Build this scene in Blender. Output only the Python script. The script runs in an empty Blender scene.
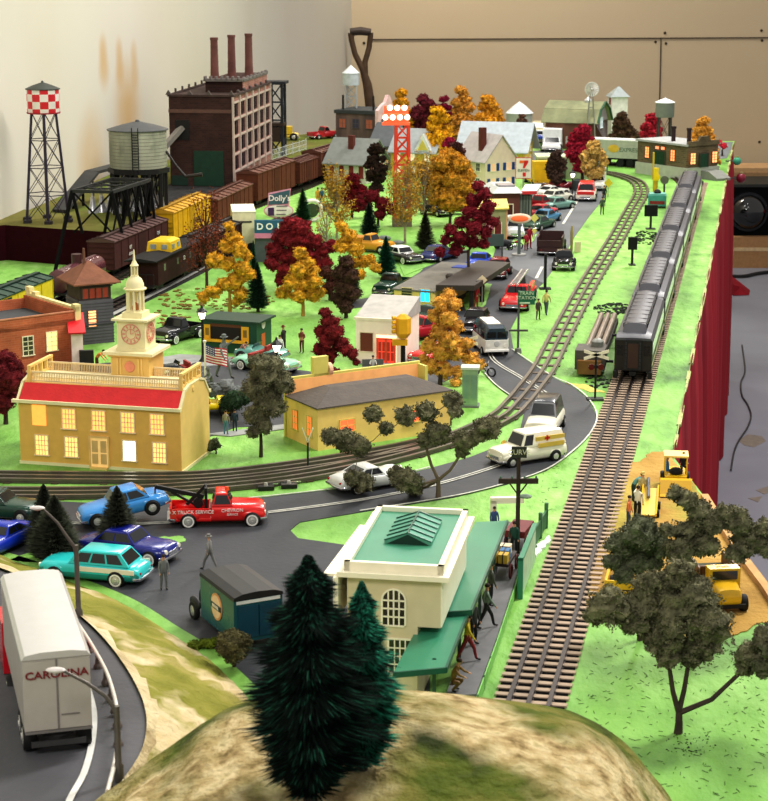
import bpy, math, random
import numpy as np
from mathutils import Vector, Matrix
R = random.Random(7)
K = 1/48.0          # everything below is written in scale metres of a 1:48 layout
SC = bpy.context.scene
COL = SC.collection
SC.view_settings.view_transform = 'Standard'
SC.view_settings.look = 'None'; SC.view_settings.gamma = .88; SC.view_settings.exposure = .17
PI = math.pi
# ---------------------------------------------------------------- camera geometry
F_ = 1900.0; CX = 384.0; CY = 400.5; TH = math.atan(450.5/1900.0); CH = 29.0
cT, sT = math.cos(TH), math.sin(TH)
def G(px, py, h=0.0):
    u = (px-CX)/F_; v = (py-CY)/F_
    dx, dy, dz = u, cT-v*sT, -sT-v*cT
    t = (h-CH)/dz
    return (dx*t, dy*t, h)
def HT(px, py, top, h=0.0):
    y = G(px, py, h)[1]; r = (CY-top)/F_
    return CH + y*(r*cT-sT)/(cT+r*sT)
def AT(px, py, y):
    """the point at distance y seen at a pixel"""
    u = (px-CX)/F_; v = (py-CY)/F_
    t = y/(cT-v*sT)
    return (u*t, y, CH+(-sT-v*cT)*t)
def PXM(px, py, h=0.0):
    p = G(px, py, h); return F_/(p[1]*cT-(p[2]-CH)*sT)
# ---------------------------------------------------------------- materials
def lin(c):
    return tuple(((x/255)/12.92 if x/255 <= .04045 else ((x/255+.055)/1.055)**2.4) for x in c)
MC = {}
def M(c, rough=.6, metal=0., var=.12, ns=1.5, spec=.4, emit=0., bump=0., bs=4., emc=None, alpha=1.):
    """painted / plastic surface: colour c (0-255 sRGB) mottled by noise"""
    key = (tuple(c), rough, metal, var, ns, spec, emit, bump, bs, emc, alpha)
    if key in MC: return MC[key]
    m = bpy.data.materials.new('surface'); m.use_nodes = True
    nt = m.node_tree; b = nt.nodes['Principled BSDF']
    l = lin(c)
    b.inputs['Roughness'].default_value = rough
    b.inputs['Metallic'].default_value = metal
    b.inputs['Specular IOR Level'].default_value = spec
    if alpha < 1: b.inputs['Alpha'].default_value = alpha
    tc = nt.nodes.new('ShaderNodeTexCoord')
    n = nt.nodes.new('ShaderNodeTexNoise'); n.inputs['Scale'].default_value = ns/K; n.inputs['Detail'].default_value = 4
    nt.links.new(tc.outputs['Object'], n.inputs['Vector'])
    r = nt.nodes.new('ShaderNodeValToRGB')
    r.color_ramp.elements[0].position = .3; r.color_ramp.elements[1].position = .7
    r.color_ramp.elements[0].color = (*[max(0, x*(1-var)) for x in l], 1)
    r.color_ramp.elements[1].color = (*[min(1, x*(1+var)) for x in l], 1)
    nt.links.new(n.outputs['Fac'], r.inputs['Fac']); nt.links.new(r.outputs['Color'], b.inputs['Base Color'])
    if emit:
        b.inputs['Emission Color'].default_value = (*lin(emc or c), 1); b.inputs['Emission Strength'].default_value = emit
    if bump:
        n2 = nt.nodes.new('ShaderNodeTexNoise'); n2.inputs['Scale'].default_value = bs/K; n2.inputs['Detail'].default_value = 6
        nt.links.new(tc.outputs['Object'], n2.inputs['Vector'])
        bp = nt.nodes.new('ShaderNodeBump'); bp.inputs['Strength'].default_value = bump; bp.inputs['Distance'].default_value = .1*K
        nt.links.new(n2.outputs['Fac'], bp.inputs['Height']); nt.links.new(bp.outputs['Normal'], b.inputs['Normal'])
    MC[key] = m
    return m
def paint(c): return M(c, rough=.22, var=.04, spec=.6)
def chrome(): return M((200, 200, 205), rough=.18, metal=.9, var=.03)
def glass(): return M((22, 26, 30), rough=.08, var=.1, spec=.8)
def lit(c, e=1.2): return M(c, emit=e, var=.1, ns=3, rough=.5)
def ramp_mat(cols, scale, detail=6, rough=.9, stretch=(1, 1, 1), bump=0., spec=.2, coord='Object', scale2=None, cols2=None, mixlo=.45, mixhi=.6, dist=.15, bscale=None):
    """ground-like surface: noise through a colour ramp, optional second layer"""
    m = bpy.data.materials.new('ground_surface'); m.use_nodes = True
    nt = m.node_tree; b = nt.nodes['Principled BSDF']; b.inputs['Roughness'].default_value = rough; b.inputs['Specular IOR Level'].default_value = spec
    tc = nt.nodes.new('ShaderNodeTexCoord'); mp = nt.nodes.new('ShaderNodeMapping'); mp.inputs['Scale'].default_value = stretch
    nt.links.new(tc.outputs[coord], mp.inputs['Vector'])
    def layer(cols, sc):
        n = nt.nodes.new('ShaderNodeTexNoise'); n.inputs['Scale'].default_value = sc/K; n.inputs['Detail'].default_value = detail
        nt.links.new(mp.outputs[0], n.inputs['Vector'])
        r = nt.nodes.new('ShaderNodeValToRGB'); e = r.color_ramp.elements
        for i, (p, c) in enumerate(cols):
            if i < 2: el = e[i]; el.position = p
            else: el = e.new(p)
            el.color = (*lin(c), 1)
        nt.links.new(n.outputs['Fac'], r.inputs['Fac']); return n, r
    n, r = layer(cols, scale); out = r.outputs['Color']
    if cols2:
        n3, r3 = layer(cols2, scale*3.1)
        nm = nt.nodes.new('ShaderNodeTexNoise'); nm.inputs['Scale'].default_value = scale2/K; nm.inputs['Detail'].default_value = 3
        nt.links.new(tc.outputs[coord], nm.inputs['Vector'])
        mr = nt.nodes.new('ShaderNodeMapRange'); mr.inputs['From Min'].default_value = mixlo; mr.inputs['From Max'].default_value = mixhi
        nt.links.new(nm.outputs['Fac'], mr.inputs['Value'])
        mx = nt.nodes.new('ShaderNodeMix'); mx.data_type = 'RGBA'
        nt.links.new(mr.outputs[0], mx.inputs['Factor']); nt.links.new(out, mx.inputs[6]); nt.links.new(r3.outputs['Color'], mx.inputs[7]); out = mx.outputs[2]
    nt.links.new(out, b.inputs['Base Color'])
    if bump:
        nb = nt.nodes.new('ShaderNodeTexNoise'); nb.inputs['Scale'].default_value = (bscale or scale*3)/K; nb.inputs['Detail'].default_value = 7
        nt.links.new(mp.outputs[0], nb.inputs['Vector'])
        bp = nt.nodes.new('ShaderNodeBump'); bp.inputs['Strength'].default_value = bump; bp.inputs['Distance'].default_value = dist*K
        nt.links.new(nb.outputs['Fac'], bp.inputs['Height']); nt.links.new(bp.outputs['Normal'], b.inputs['Normal'])
    return m
def brick(c1, c2, mortar, scale=1.0, bw=.6, rh=.25, ms=.02, axis='x'):
    m = bpy.data.materials.new('brick_surface'); m.use_nodes = True
    nt = m.node_tree; b = nt.nodes['Principled BSDF']; b.inputs['Roughness'].default_value = .85; b.inputs['Specular IOR Level'].default_value = .2
    tc = nt.nodes.new('ShaderNodeTexCoord'); sp = nt.nodes.new('ShaderNodeSeparateXYZ'); cb = nt.nodes.new('ShaderNodeCombineXYZ')
    ad = nt.nodes.new('ShaderNodeMath'); ad.operation = 'ADD'
    nt.links.new(tc.outputs['Object'], sp.inputs[0]); nt.links.new(sp.outputs[0], ad.inputs[0]); nt.links.new(sp.outputs[1], ad.inputs[1])
    nt.links.new(ad.outputs[0], cb.inputs[0]); nt.links.new(sp.outputs[2], cb.inputs[1])
    t = nt.nodes.new('ShaderNodeTexBrick'); t.inputs['Scale'].default_value = scale/K
    t.inputs['Color1'].default_value = (*lin(c1), 1); t.inputs['Color2'].default_value = (*lin(c2), 1); t.inputs['Mortar'].default_value = (*lin(mortar), 1)
    t.inputs['Mortar Size'].default_value = ms; t.inputs['Brick Width'].default_value = bw; t.inputs['Row Height'].default_value = rh
    nt.links.new(cb.outputs[0], t.inputs['Vector'])
    n = nt.nodes.new('ShaderNodeTexNoise'); n.inputs['Scale'].default_value = .5/K; n.inputs['Detail'].default_value = 5
    nt.links.new(tc.outputs['Object'], n.inputs['Vector'])
    mr = nt.nodes.new('ShaderNodeMapRange'); mr.inputs['From Min'].default_value = .3; mr.inputs['From Max'].default_value = .7; mr.inputs['To Min'].default_value = .7; mr.inputs['To Max'].default_value = 1.2
    nt.links.new(n.outputs['Fac'], mr.inputs['Value'])
    mx = nt.nodes.new('ShaderNodeVectorMath'); mx.operation = 'SCALE'
    nt.links.new(t.outputs['Color'], mx.inputs[0]); nt.links.new(mr.outputs[0], mx.inputs['Scale']); nt.links.new(mx.outputs[0], b.inputs['Base Color'])
    return m
# ---------------------------------------------------------------- mesh building
def frame(d):
    d = Vector(d).normalized(); a = Vector((0, 0, 1)) if abs(d.z) < .95 else Vector((1, 0, 0))
    s = d.cross(a).normalized(); return d, s, s.cross(d).normalized()
class MB:
    def __init__(s): s.v = []; s.f = []; s.mi = []; s.m = 0
    def add(s, vs, fs):
        o = len(s.v); s.v += [tuple(p) for p in vs]; s.f += [tuple(i+o for i in f) for f in fs]; s.mi += [s.m]*len(fs); return s
    def box(s, x0, x1, y0, y1, z0, z1):
        return s.add([(x0,y0,z0),(x1,y0,z0),(x1,y1,z0),(x0,y1,z0),(x0,y0,z1),(x1,y0,z1),(x1,y1,z1),(x0,y1,z1)],
                     [(0,3,2,1),(4,5,6,7),(0,1,5,4),(1,2,6,5),(2,3,7,6),(3,0,4,7)])
    def beam(s, p, q, w, h=None):
        h = h or w; p, q = Vector(p), Vector(q); d, a, u = frame(q-p)
        vs = [c + a*(sx*w/2) + u*(sz*h/2) for c in (p, q) for sx, sz in ((-1,-1),(1,-1),(1,1),(-1,1))]
        return s.add(vs, [(0,1,2,3),(7,6,5,4),(0,4,5,1),(1,5,6,2),(2,6,7,3),(3,7,4,0)])
    def cyl(s, p, q, r0, r1=None, n=12):
        r1 = r0 if r1 is None else r1; return s.tube([p, q], [r0, r1], n)
    def tube(s, pts, r, n=8):
        pts = [Vector(p) for p in pts]
        if not isinstance(r, (list, tuple)): r = [r]*len(pts)
        vs = []; pa = None
        for i, p in enumerate(pts):
            d = (pts[min(i+1, len(pts)-1)]-pts[max(i-1, 0)])
            if pa is None: d, a, u = frame(d)
            else:
                d = d.normalized(); a = (pa - d*pa.dot(d)); a = a.normalized() if a.length > 1e-6 else frame(d)[1]; u = a.cross(d).normalized()
            pa = a
            vs += [p + (a*math.cos(2*PI*k/n) + u*math.sin(2*PI*k/n))*r[i] for k in range(n)]
        fs = [(i*n+k, i*n+(k+1) % n, (i+1)*n+(k+1) % n, (i+1)*n+k) for i in range(len(pts)-1) for k in range(n)]
        fs += [tuple(range(n))[::-1], tuple((len(pts)-1)*n+k for k in range(n))]
        return s.add(vs, fs)
    def lathe(s, prof, n=20, c=(0, 0, 0)):
        vs = [(c[0]+r*math.cos(2*PI*k/n), c[1]+r*math.sin(2*PI*k/n), c[2]+z) for r, z in prof for k in range(n)]
        m = len(prof)
        fs = [(i*n+k, i*n+(k+1) % n, (i+1)*n+(k+1) % n, (i+1)*n+k) for i in range(m-1) for k in range(n)]
        fs += [tuple(range(n))[::-1], tuple((m-1)*n+k for k in range(n))]
        return s.add(vs, fs)
    def ell(s, c, r, n=12, m=8):
        if not isinstance(r, (tuple, list)): r = (r, r, r)
        prof = [(max(1e-4, math.sin(PI*i/m)), -math.cos(PI*i/m)) for i in range(m+1)]
        o = MB().lathe(prof, n)
        return s.add([(c[0]+x*r[0], c[1]+y*r[1], c[2]+z*r[2]) for x, y, z in o.v], o.f)
    def prism(s, poly, a, b, ax='z'):
        n = len(poly)
        def w(p, t): return {'z': (p[0], p[1], t), 'y': (p[0], t, p[1]), 'x': (t, p[0], p[1])}[ax]
        return s.add([w(p, a) for p in poly]+[w(p, b) for p in poly], [tuple(range(n))[::-1], tuple(range(n, 2*n))]+[(i, (i+1) % n, n+(i+1) % n, n+i) for i in range(n)])
    def loft(s, secs, caps=True):
        n = len(secs[0]); vs = [p for q in secs for p in q]
        fs = [(i*n+k, i*n+(k+1) % n, (i+1)*n+(k+1) % n, (i+1)*n+k) for i in range(len(secs)-1) for k in range(n)]
        if caps: fs += [tuple(range(n))[::-1], tuple((len(secs)-1)*n+k for k in range(n))]
        return s.add(vs, fs)
    def quad(s, a, b, c, d): return s.add([a, b, c, d], [(0, 1, 2, 3)])
    def panel(s, a, b, c, d, t):
        """thin slab whose outer face is offset t along the normal of quad abcd"""
        a, b, c, d = map(Vector, (a, b, c, d)); n = (b-a).cross(d-a).normalized()*t
        return s.add([a, b, c, d, a+n, b+n, c+n, d+n], [(3,2,1,0),(4,5,6,7),(0,1,5,4),(1,2,6,5),(2,3,7,6),(3,0,4,7)])
    def xf(s, rz=0, t=(0, 0, 0), sc=1, ry=0, rx=0):
        m = Matrix.Translation(t) @ Matrix.Rotation(rz, 4, 'Z') @ Matrix.Rotation(ry, 4, 'Y') @ Matrix.Rotation(rx, 4, 'X') @ Matrix.Scale(sc, 4)
        s.v = [tuple(m @ Vector(p)) for p in s.v]; return s
    def join(s, o): return s.add(o.v, o.f)
    def build(s, name, mat, parent=None, smooth=None, loc=None, fixn=True):
        me = bpy.data.meshes.new(name)
        me.from_pydata([(x*K, y*K, z*K) for x, y, z in s.v], [], s.f)
        mats = mat if isinstance(mat, (list, tuple)) else [mat]
        for m in mats: me.materials.append(m)
        if len(mats) > 1: me.polygons.foreach_set('material_index', s.mi)
        if fixn:
            import bmesh
            bm = bmesh.new(); bm.from_mesh(me); bmesh.ops.recalc_face_normals(bm, faces=bm.faces); bm.to_mesh(me); bm.free()
        if smooth is not None:
            me.polygons.foreach_set('use_smooth', [True]*len(me.polygons))
            if smooth < 180: me.set_sharp_from_angle(angle=math.radians(smooth))
        me.update()
        o = bpy.data.objects.new(name, me); COL.objects.link(o)
        if parent: o.parent = parent
        if loc is not None: o.location = [c*K for c in loc]
        return o
def tag(o, label=None, cat=None, group=None, kind=None):
    if label: o['label'] = label
    if cat: o['category'] = cat
    if group: o['group'] = group
    if kind: o['kind'] = kind
    return o
def thing(name, label, cat, loc=(0, 0, 0), rz=0., group=None):
    o = bpy.data.objects.new(name, None); COL.objects.link(o); o.empty_display_size = .01
    o.location = [c*K for c in loc]; o.rotation_euler = (0, 0, rz)
    return tag(o, label, cat, group)
def move(o, loc, rz=0.): o.location = [c*K for c in loc]; o.rotation_euler = (0, 0, rz); return o
def dup(o, parent=None, **t):
    c = o.copy(); COL.objects.link(c); c.parent = parent
    for ch in list(o.children): dup(ch, c)
    tag(c, **t); return c
def text(body, size, mat, parent, loc, rot=(PI/2, 0, 0), bold=.0, w=1., name='lettering', align='CENTER'):
    """real lettering as thin mesh, size in scale metres"""
    cu = bpy.data.curves.new('t', 'FONT'); cu.body = body; cu.size = size*K; cu.extrude = .015*K; cu.offset = bold*size*K; cu.align_x = align; cu.align_y = 'CENTER'
    cu.resolution_u = 3
    to = bpy.data.objects.new('t', cu); COL.objects.link(to)
    dg = bpy.context.evaluated_depsgraph_get(); me = bpy.data.meshes.new_from_object(to.evaluated_get(dg)); bpy.data.objects.remove(to)
    me.transform(Matrix.Scale(w, 4, (1, 0, 0)))
    me.materials.clear(); me.materials.append(mat)
    o = bpy.data.objects.new(name, me); COL.objects.link(o); o.parent = parent; o.location = [c*K for c in loc]; o.rotation_euler = rot
    return o
def two(a, b):
    """base point, heading and length between two ground points"""
    dx, dy = b[0]-a[0], b[1]-a[1]; return math.atan2(dy, dx), math.hypot(dx, dy)
# ================================================================ camera, light, world
cam = bpy.data.cameras.new('camera'); co = bpy.data.objects.new('camera', cam); COL.objects.link(co)
co.location = (0, 0, CH*K); co.rotation_euler = (PI/2-TH, 0, 0)
cam.sensor_fit = 'HORIZONTAL'; cam.sensor_width = 36; cam.lens = 36*F_/768; cam.clip_start = .05; cam.clip_end = 60
cam.dof.use_dof = True; cam.dof.focus_distance = 118*K; cam.dof.aperture_fstop = 48.0
SC.camera = co
w = bpy.data.worlds.new('room_light'); SC.world = w; w.use_nodes = True
w.node_tree.nodes['Background'].inputs[0].default_value = (1.0, .965, .91, 1); w.node_tree.nodes['Background'].inputs[1].default_value = .54
def area(loc, size, power, to, col=(1, .97, .92), sy=None):
    l = bpy.data.lights.new('ceiling_or_fill_lamp', 'AREA'); l.shape = 'RECTANGLE'; l.size = size*K; l.size_y = (sy or size)*K; l.energy = power; l.color = col
    o = bpy.data.objects.new('ceiling_or_fill_lamp', l); COL.objects.link(o); o.location = [c*K for c in loc]
    d = Vector(to)-Vector(loc); o.rotation_euler = d.to_track_quat('-Z', 'Y').to_euler(); return o
area((60, 270, 105), 14, 62, (40, 180, 0), sy=70)
area((62, 120, 105), 14, 66, (14, 85, 0), sy=70)
area((-6, 215, 105), 12, 27, (-20, 190, 0), sy=60)
area((-30, -30, 95), 30, 30, (-4, 150, 0), sy=30)  # added fill from behind the camera to brighten front faces, not a known fixture
area((5, 390, 105), 40, 50, (0, 425, 20), sy=14, col=(1, .95, .86))
# ================================================================ room
def S(o): o['kind'] = 'structure'; return o
def wall_mat(c1, c2, c3):
    return ramp_mat([(.3, c1), (.72, c2)], .012, 8, .9, bump=.12, bscale=.5, cols2=[(.2, c2), (.8, c3)], scale2=.02, mixlo=.45, mixhi=.8)
YB = 430.; XL = -7.2
back = wall_mat((198, 180, 152), (203, 186, 158), (194, 174, 144))
S(MB().box(XL, 260, YB, YB+4, -36, 160).build('wall_back', back))
dl = Vector((XL+39.2, YB-170)); dl.normalize()
ca = math.atan2(YB-170, XL+39.2)
leftm = ramp_mat([(.3, (202, 197, 184)), (.7, (212, 208, 196))], .01, 8, .9, bump=.12, bscale=.5, cols2=[(.3, (208, 203, 190)), (.75, (194, 184, 162))], scale2=.016, mixlo=.5, mixhi=.75)
def add_stain(mt, pts, col):
    nt = mt.node_tree; b = nt.nodes['Principled BSDF']; src = b.inputs['Base Color'].links[0].from_socket; tc = nt.nodes.new('ShaderNodeTexCoord')
    nz = nt.nodes.new('ShaderNodeTexNoise'); nz.inputs['Scale'].default_value = .08/K; nt.links.new(tc.outputs['Object'], nz.inputs['Vector'])
    for (x, z, r), amt in pts:
        d = nt.nodes.new('ShaderNodeVectorMath'); d.operation = 'DISTANCE'; d.inputs[1].default_value = (x*K, 0, z*K); nt.links.new(tc.outputs['Object'], d.inputs[0])
        mr = nt.nodes.new('ShaderNodeMapRange'); mr.interpolation_type = 'SMOOTHSTEP'; mr.inputs['From Min'].default_value = r*K; mr.inputs['From Max'].default_value = r*.15*K; mr.inputs['To Max'].default_value = amt; nt.links.new(d.outputs['Value'], mr.inputs['Value'])
        mu = nt.nodes.new('ShaderNodeMath'); mu.operation = 'MULTIPLY'; nt.links.new(mr.outputs[0], mu.inputs[0]); nt.links.new(nz.outputs['Fac'], mu.inputs[1])
        mx = nt.nodes.new('ShaderNodeMix'); mx.data_type = 'RGBA'; mx.inputs[7].default_value = (*lin(col), 1); nt.links.new(mu.outputs[0], mx.inputs['Factor']); nt.links.new(src, mx.inputs[6]); src = mx.outputs[2]
    nt.links.new(src, b.inputs['Base Color'])
def wall_local(px, py):
    u = (px-CX)/F_; v = (py-CY)/F_; d = Vector((u, cT-v*sT, -sT-v*cT)); nrm_ = Vector((-dl.y, dl.x, 0)); o_ = Vector((XL, YB, 0)); tt = (o_-Vector((0, 0, CH))).dot(nrm_)/d.dot(nrm_); h_ = Vector((0, 0, CH))+d*tt
    return (h_-o_).dot(Vector((dl.x, dl.y, 0))), h_.z
add_stain(leftm, [((*wall_local(128, 118), 9), 1.7), ((*wall_local(104, 70), 3.2), 1.3), ((*wall_local(103, 50), 2.6), 1.0), ((*wall_local(120, 72), 3), 1.3), ((*wall_local(119, 52), 2.4), 1.0), ((*wall_local(135, 74), 3), 1.3), ((*wall_local(134, 54), 2.4), 1.0), ((*wall_local(92, 160), 8), 1.3)], (196, 166, 120))
m = MB().box(-200, 0, 0, 4, -36, 160); o = S(m.build('wall_left', leftm)); o.location = (XL*K, YB*K, 0); o.rotation_euler = (0, 0, ca); 
m = MB().box(-420, -200, 0, 4, -36, 160); o = S(m.build('wall_left', leftm)); o.location = (XL*K, YB*K, 0); o.rotation_euler = (0, 0, ca)
def wpt(px, py, y=YB): return AT(px, py, y)
dk = M((60, 48, 36), rough=.9)
def seam(a, b, wd, name='trim_1'):
    A = wpt(*a, YB-.1); B = wpt(*b, YB-.1); S(MB().beam(A, B, wd, .2).build(name, dk))
seam((371, 39.5), (800, 37.5), .26); seam((661, 38), (659, 130), .14, 'trim_2')
for i, (x, y) in enumerate([(357, 57), (364, 43), (665, 33), (655.5, 42), (666, 43.5), (761.5, 30.5), (762, 40.5), (759.5, 142)]):
    p = wpt(x, y, YB-.05); o = MB().cyl((p[0], p[1]+.05, p[2]), (p[0], p[1]-.12, p[2]), .32, .25, 10).build('drywall_screw', dk, smooth=40)
    tag(o, 'small dark screw head in the tan back wall', 'screw', 'screws in the back wall')
fl = ramp_mat([(.35, (118, 121, 134)), (.65, (135, 138, 150))], .02, 6, .45, bump=.04, spec=.35, cols2=[(.3, (128, 130, 142)), (.7, (110, 112, 124))], scale2=.03)
S(MB().box(-80, 260, 20, YB+2, -37, -36).build('floor', fl))
def patch(px, z, name, mat, th=.05, h0=None):
    pts = [G(x, y, z)[:2] for x, y in px]; return MB().prism(pts, (h0 if h0 is not None else z-th), z).build(name, mat)
stn = M((112, 104, 98), rough=.4, var=.2)
for q in ([(738,440),(748,434),(762,436),(766,441),(754,447),(744,445)], [(756,490),(768,486),(775,490),(764,494)], [(748,498),(762,496),(758,502)]):
    p = [G(x, y, -35.95)[:2] for x, y in q]; tag(MB().prism(p, -36, -35.97).build('floor_stain', stn), 'dull brown scuff on the grey floor', 'stain', 'scuffs on the grey floor')
# ================================================================ table board
green = ramp_mat([(.28, (60, 94, 44)), (.4, (100, 146, 66)), (.52, (118, 168, 78)), (.75, (142, 188, 98))], .3, 12, .6, stretch=(1, .5, 1), bump=.9, bscale=1.6, dist=.2, spec=.25,
                 cols2=[(.25, (92, 138, 60)), (.42, (132, 182, 86)), (.6, (152, 198, 106)), (.78, (184, 218, 144))], scale2=.03, mixlo=.4, mixhi=.62)
board_edge = M((176, 140, 92), rough=.8)
edge_px = [(735, 141), (731, 150), (702, 304), (672, 455), (704, 496), (747, 565), (768, 593), (830, 690)]
outline = [(-75, 40), (-75, 170), (-38.8, 172), (-22.5, 296)] + [G(x, y)[:2] for x, y in edge_px] + [(30, 40)]
m = MB(); m.prism(outline, -.9, 0)
m.mi = [0]*len(m.f)
for i, f in enumerate(m.f):
    if i > 1: m.mi[i] = 1
tb = S(m.build('floor_board', [green, board_edge])); tb.name = 'trim_3'
del m
# table frame below
tl = thing('layout_table', 'low wooden table frame carrying the green board behind red cloth', 'table', (20, 150, -36))
for x, y in ((-20, -60), (-8, 120), (22, 120)):
    MB().box(x-1, x+1, y-1, y+1, 0, 35).build('leg', board_edge, tl)
MB().box(-30, 25, 118, 121, 33, 35).build('rail', board_edge, tl)
# red curtain
cur = ramp_mat([(.3, (110, 20, 30)), (.7, (164, 40, 52))], .08, 5, .85, stretch=(1, 1, .1), spec=.1)
A = Vector(G(732, 147)); B = Vector(G(671, 458)); D = (B-A); n = 160; nrm = Vector((D.y, -D.x, 0)).normalized()*(-1)
if nrm.x < 0: nrm = -nrm
secs = []
rr = random.Random(3); ph = [rr.uniform(0, 6) for _ in range(8)]
def fold(t, k): return sum(math.sin(t*f+p)*a for f, p, a in ((38, ph[0], .35), (71, ph[1], .22), (113, ph[2], .12), (17, ph[3], .3)))*k
Z0 = 0.5
m = MB(); rows = [(.1, .0), (-.6, .1), (-4, .45), (-12, .8), (-24, 1.0), (-35.9, 1.1)]
for i in range(n+1):
    t = i/n; p = A+D*t
    secs.append([tuple(p+nrm*(.16+.1*k+(fold(t*2.6, k)+abs(k)*.5)*.75)+Vector((0, 0, z+(.5*math.sin(t*90) if z > 0 else 0)))) for z, k in rows])
m.loft(secs, caps=False); tag(m.build('curtain', cur, smooth=60), 'long red cloth curtain hanging from the right edge of the green board', 'curtain')
# torn pale lip of the board edge
lp = M((170, 176, 120), rough=.9, var=.3, ns=4)
m = MB(); N = 70; vs = []
for i in range(N+1):
    t = i/N; p = A+D*t; vs.append(p)
for i in range(N):
    wv = rr.uniform(.05, .3)
    m.beam(vs[i]+nrm*.1+Vector((0, 0, .03)), vs[i+1]+nrm*.1+Vector((0, 0, .03)), wv, .16)
S(m.build('trim_4', lp))
# dirt area at lower right
dirt = ramp_mat([(.25, (140, 110, 58)), (.5, (172, 138, 74)), (.8, (196, 166, 100))], .25, 9, .95, bump=.8, bscale=2.5, dist=.2,
                cols2=[(.3, (120, 150, 62)), (.6, (176, 170, 80)), (.9, (150, 180, 84))], scale2=.09, mixlo=.52, mixhi=.66)
def blob(px, z, seed=1, amp=.5, n=6):
    rg = random.Random(seed); P0 = [Vector(G(x, y, z)[:2]) for x, y in px]; out = []
    for i, p in enumerate(P0):
        q = P0[(i+1) % len(P0)]
        for k in range(n):
            out.append(tuple(p.lerp(q, k/n)+(Vector((rg.uniform(-amp, amp), rg.uniform(-amp, amp))) if k else Vector((0, 0)))))
    return out
S(MB().prism(blob([(640, 462), (652, 452), (666, 452), (673, 461), (704, 497), (747, 567), (768, 595), (800, 645), (762, 622), (738, 634), (690, 640), (640, 618), (585, 605), (596, 560), (618, 500), (632, 462)], .03, 3, .12), .0, .05).build('trim_5', dirt))
# brown patches on the grass and by the crossing
sand = M((200, 178, 96), rough=.95, var=.2, ns=3)
S(MB().prism(blob([(566, 383), (585, 384), (606, 392), (590, 392)], .03, 8, .15), 0, .03).build('trim_6', sand))
# dark scatter (spilled ballast)
def scatter(px, n, label, seed, col=(26, 34, 24), size=.12, z=0):
    rg = random.Random(seed); m = MB()
    for _ in range(n):
        a = rg.uniform(0, 2*PI); r = math.sqrt(rg.random()); x = px[0]+px[2]*r*math.cos(a); y = px[1]+px[3]*r*math.sin(a); g = G(x, y, z)
        s_ = size*rg.uniform(.5, 1.5); m.ell((g[0], g[1], z+s_*.3), (s_*1.6, s_*rg.uniform(1, 2), s_*.5), 5, 3)
    tag(m.build('scattered_ballast', M(col, rough=.95, var=.3, ns=4)), label, 'gravel', kind='stuff')
scatter((614, 309, 20, 6), 170, 'dark grit spilled on the green beside the last coach', 1, size=.09)
scatter((646, 238, 14, 7), 120, 'dark grit spilled on the green beside the middle of the coaches', 2, size=.1)
scatter((690, 745, 26, 12), 60, 'dark crumbs under the tree in the right foreground', 3, size=.022)
scatter((600, 382, 16, 6), 40, 'dark crumbs around the foot of the crossing signal', 5, size=.09)
scatter((120, 318, 70, 10), 120, 'fallen leaf crumbs on the lawn behind the bell tower', 6, col=(120, 90, 40), size=.12)
scatter((215, 300, 60, 12), 160, 'fallen leaf crumbs on the lawn around the yellow trees', 7, col=(120, 96, 40), size=.12)
rg = random.Random(9); m = MB()
for _ in range(620):
    x = rg.uniform(560, 790); y = rg.uniform(640, 800) if rg.random() < .7 else rg.uniform(400, 560); x = x if y > 600 else rg.uniform(540, 590)
    g = G(x, y); a = rg.uniform(0, PI); l = rg.uniform(.06, .3)
    if abs(x-(771-(y+50)*.3226)) < 45*(y/640): continue
    m.beam((g[0], g[1], .012), (g[0]+l*math.cos(a), g[1]+l*math.sin(a), .02), .022, .01)
tag(m.build('dry_grass', M((58, 84, 36), rough=.95, var=.3)), 'thin dark grass scraps strewn over the bright green foreground', 'grass', kind='stuff')
# ================================================================ roads
asph = ramp_mat([(.3, (50, 52, 57)), (.55, (62, 64, 69)), (.8, (80, 82, 87))], .12, 9, .6, bump=.15, bscale=3, dist=.1, spec=.3)
asph2 = ramp_mat([(.3, (92, 95, 99)), (.8, (116, 118, 121))], .15, 8, .7, bump=.1, bscale=3, dist=.1, spec=.3)
road_px = [(-60, 496), (120, 504), (220, 502), (345, 488), (430, 468), (470, 457), (503, 444), (520, 430), (524, 413), (510, 396), (494, 384), (479, 367), (462, 345), (450, 325), (452, 300), (480, 285), (492, 260), (500, 235), (512, 210), (530, 186), (548, 176), (590, 176), (606, 184),
           (605, 197), (590, 215), (575, 236), (566, 252), (543, 283), (534, 292), (522, 307), (510, 330), (514, 351), (531, 363), (554, 378), (572, 386), (588, 399), (597, 416), (591, 433), (574, 451), (547, 470), (507, 484), (454, 497), (360, 512), (300, 522), (290, 530), (298, 538), (354, 546), (430, 560), (430, 690), (300, 740), (240, 735), (245, 690), (165, 630), (120, 602), (60, 577), (0, 557), (-60, 540)]
S(patch(road_px, .04, 'trim_7', asph))
S(patch([(505, 235), (512, 210), (530, 186), (548, 176), (590, 176), (606, 184), (605, 197), (590, 215), (575, 236), (566, 252), (543, 283), (500, 262)], .05, 'trim_8', asph2))
S(patch([(150, 366), (240, 362), (330, 374), (352, 384), (400, 360), (440, 330), (456, 300), (472, 330), (478, 367), (420, 392), (330, 400), (284, 425), (236, 427), (200, 440), (196, 410), (240, 392), (180, 386)], .03, 'trim_9', asph))
S(patch([(-60, 372), (60, 366), (160, 359), (170, 366), (100, 378), (-60, 390)], .03, 'trim_10', asph))
S(patch([(338, 302), (380, 296), (420, 272), (440, 250), (470, 250), (470, 262), (440, 275), (405, 292), (370, 306), (340, 310)], .03, 'trim_11', asph))
S(patch([(520, 152), (545, 150), (590, 150), (596, 158), (560, 172), (530, 172)], .03, 'trim_12', asph2))
conc = M((150, 152, 150), rough=.8, var=.12)
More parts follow.
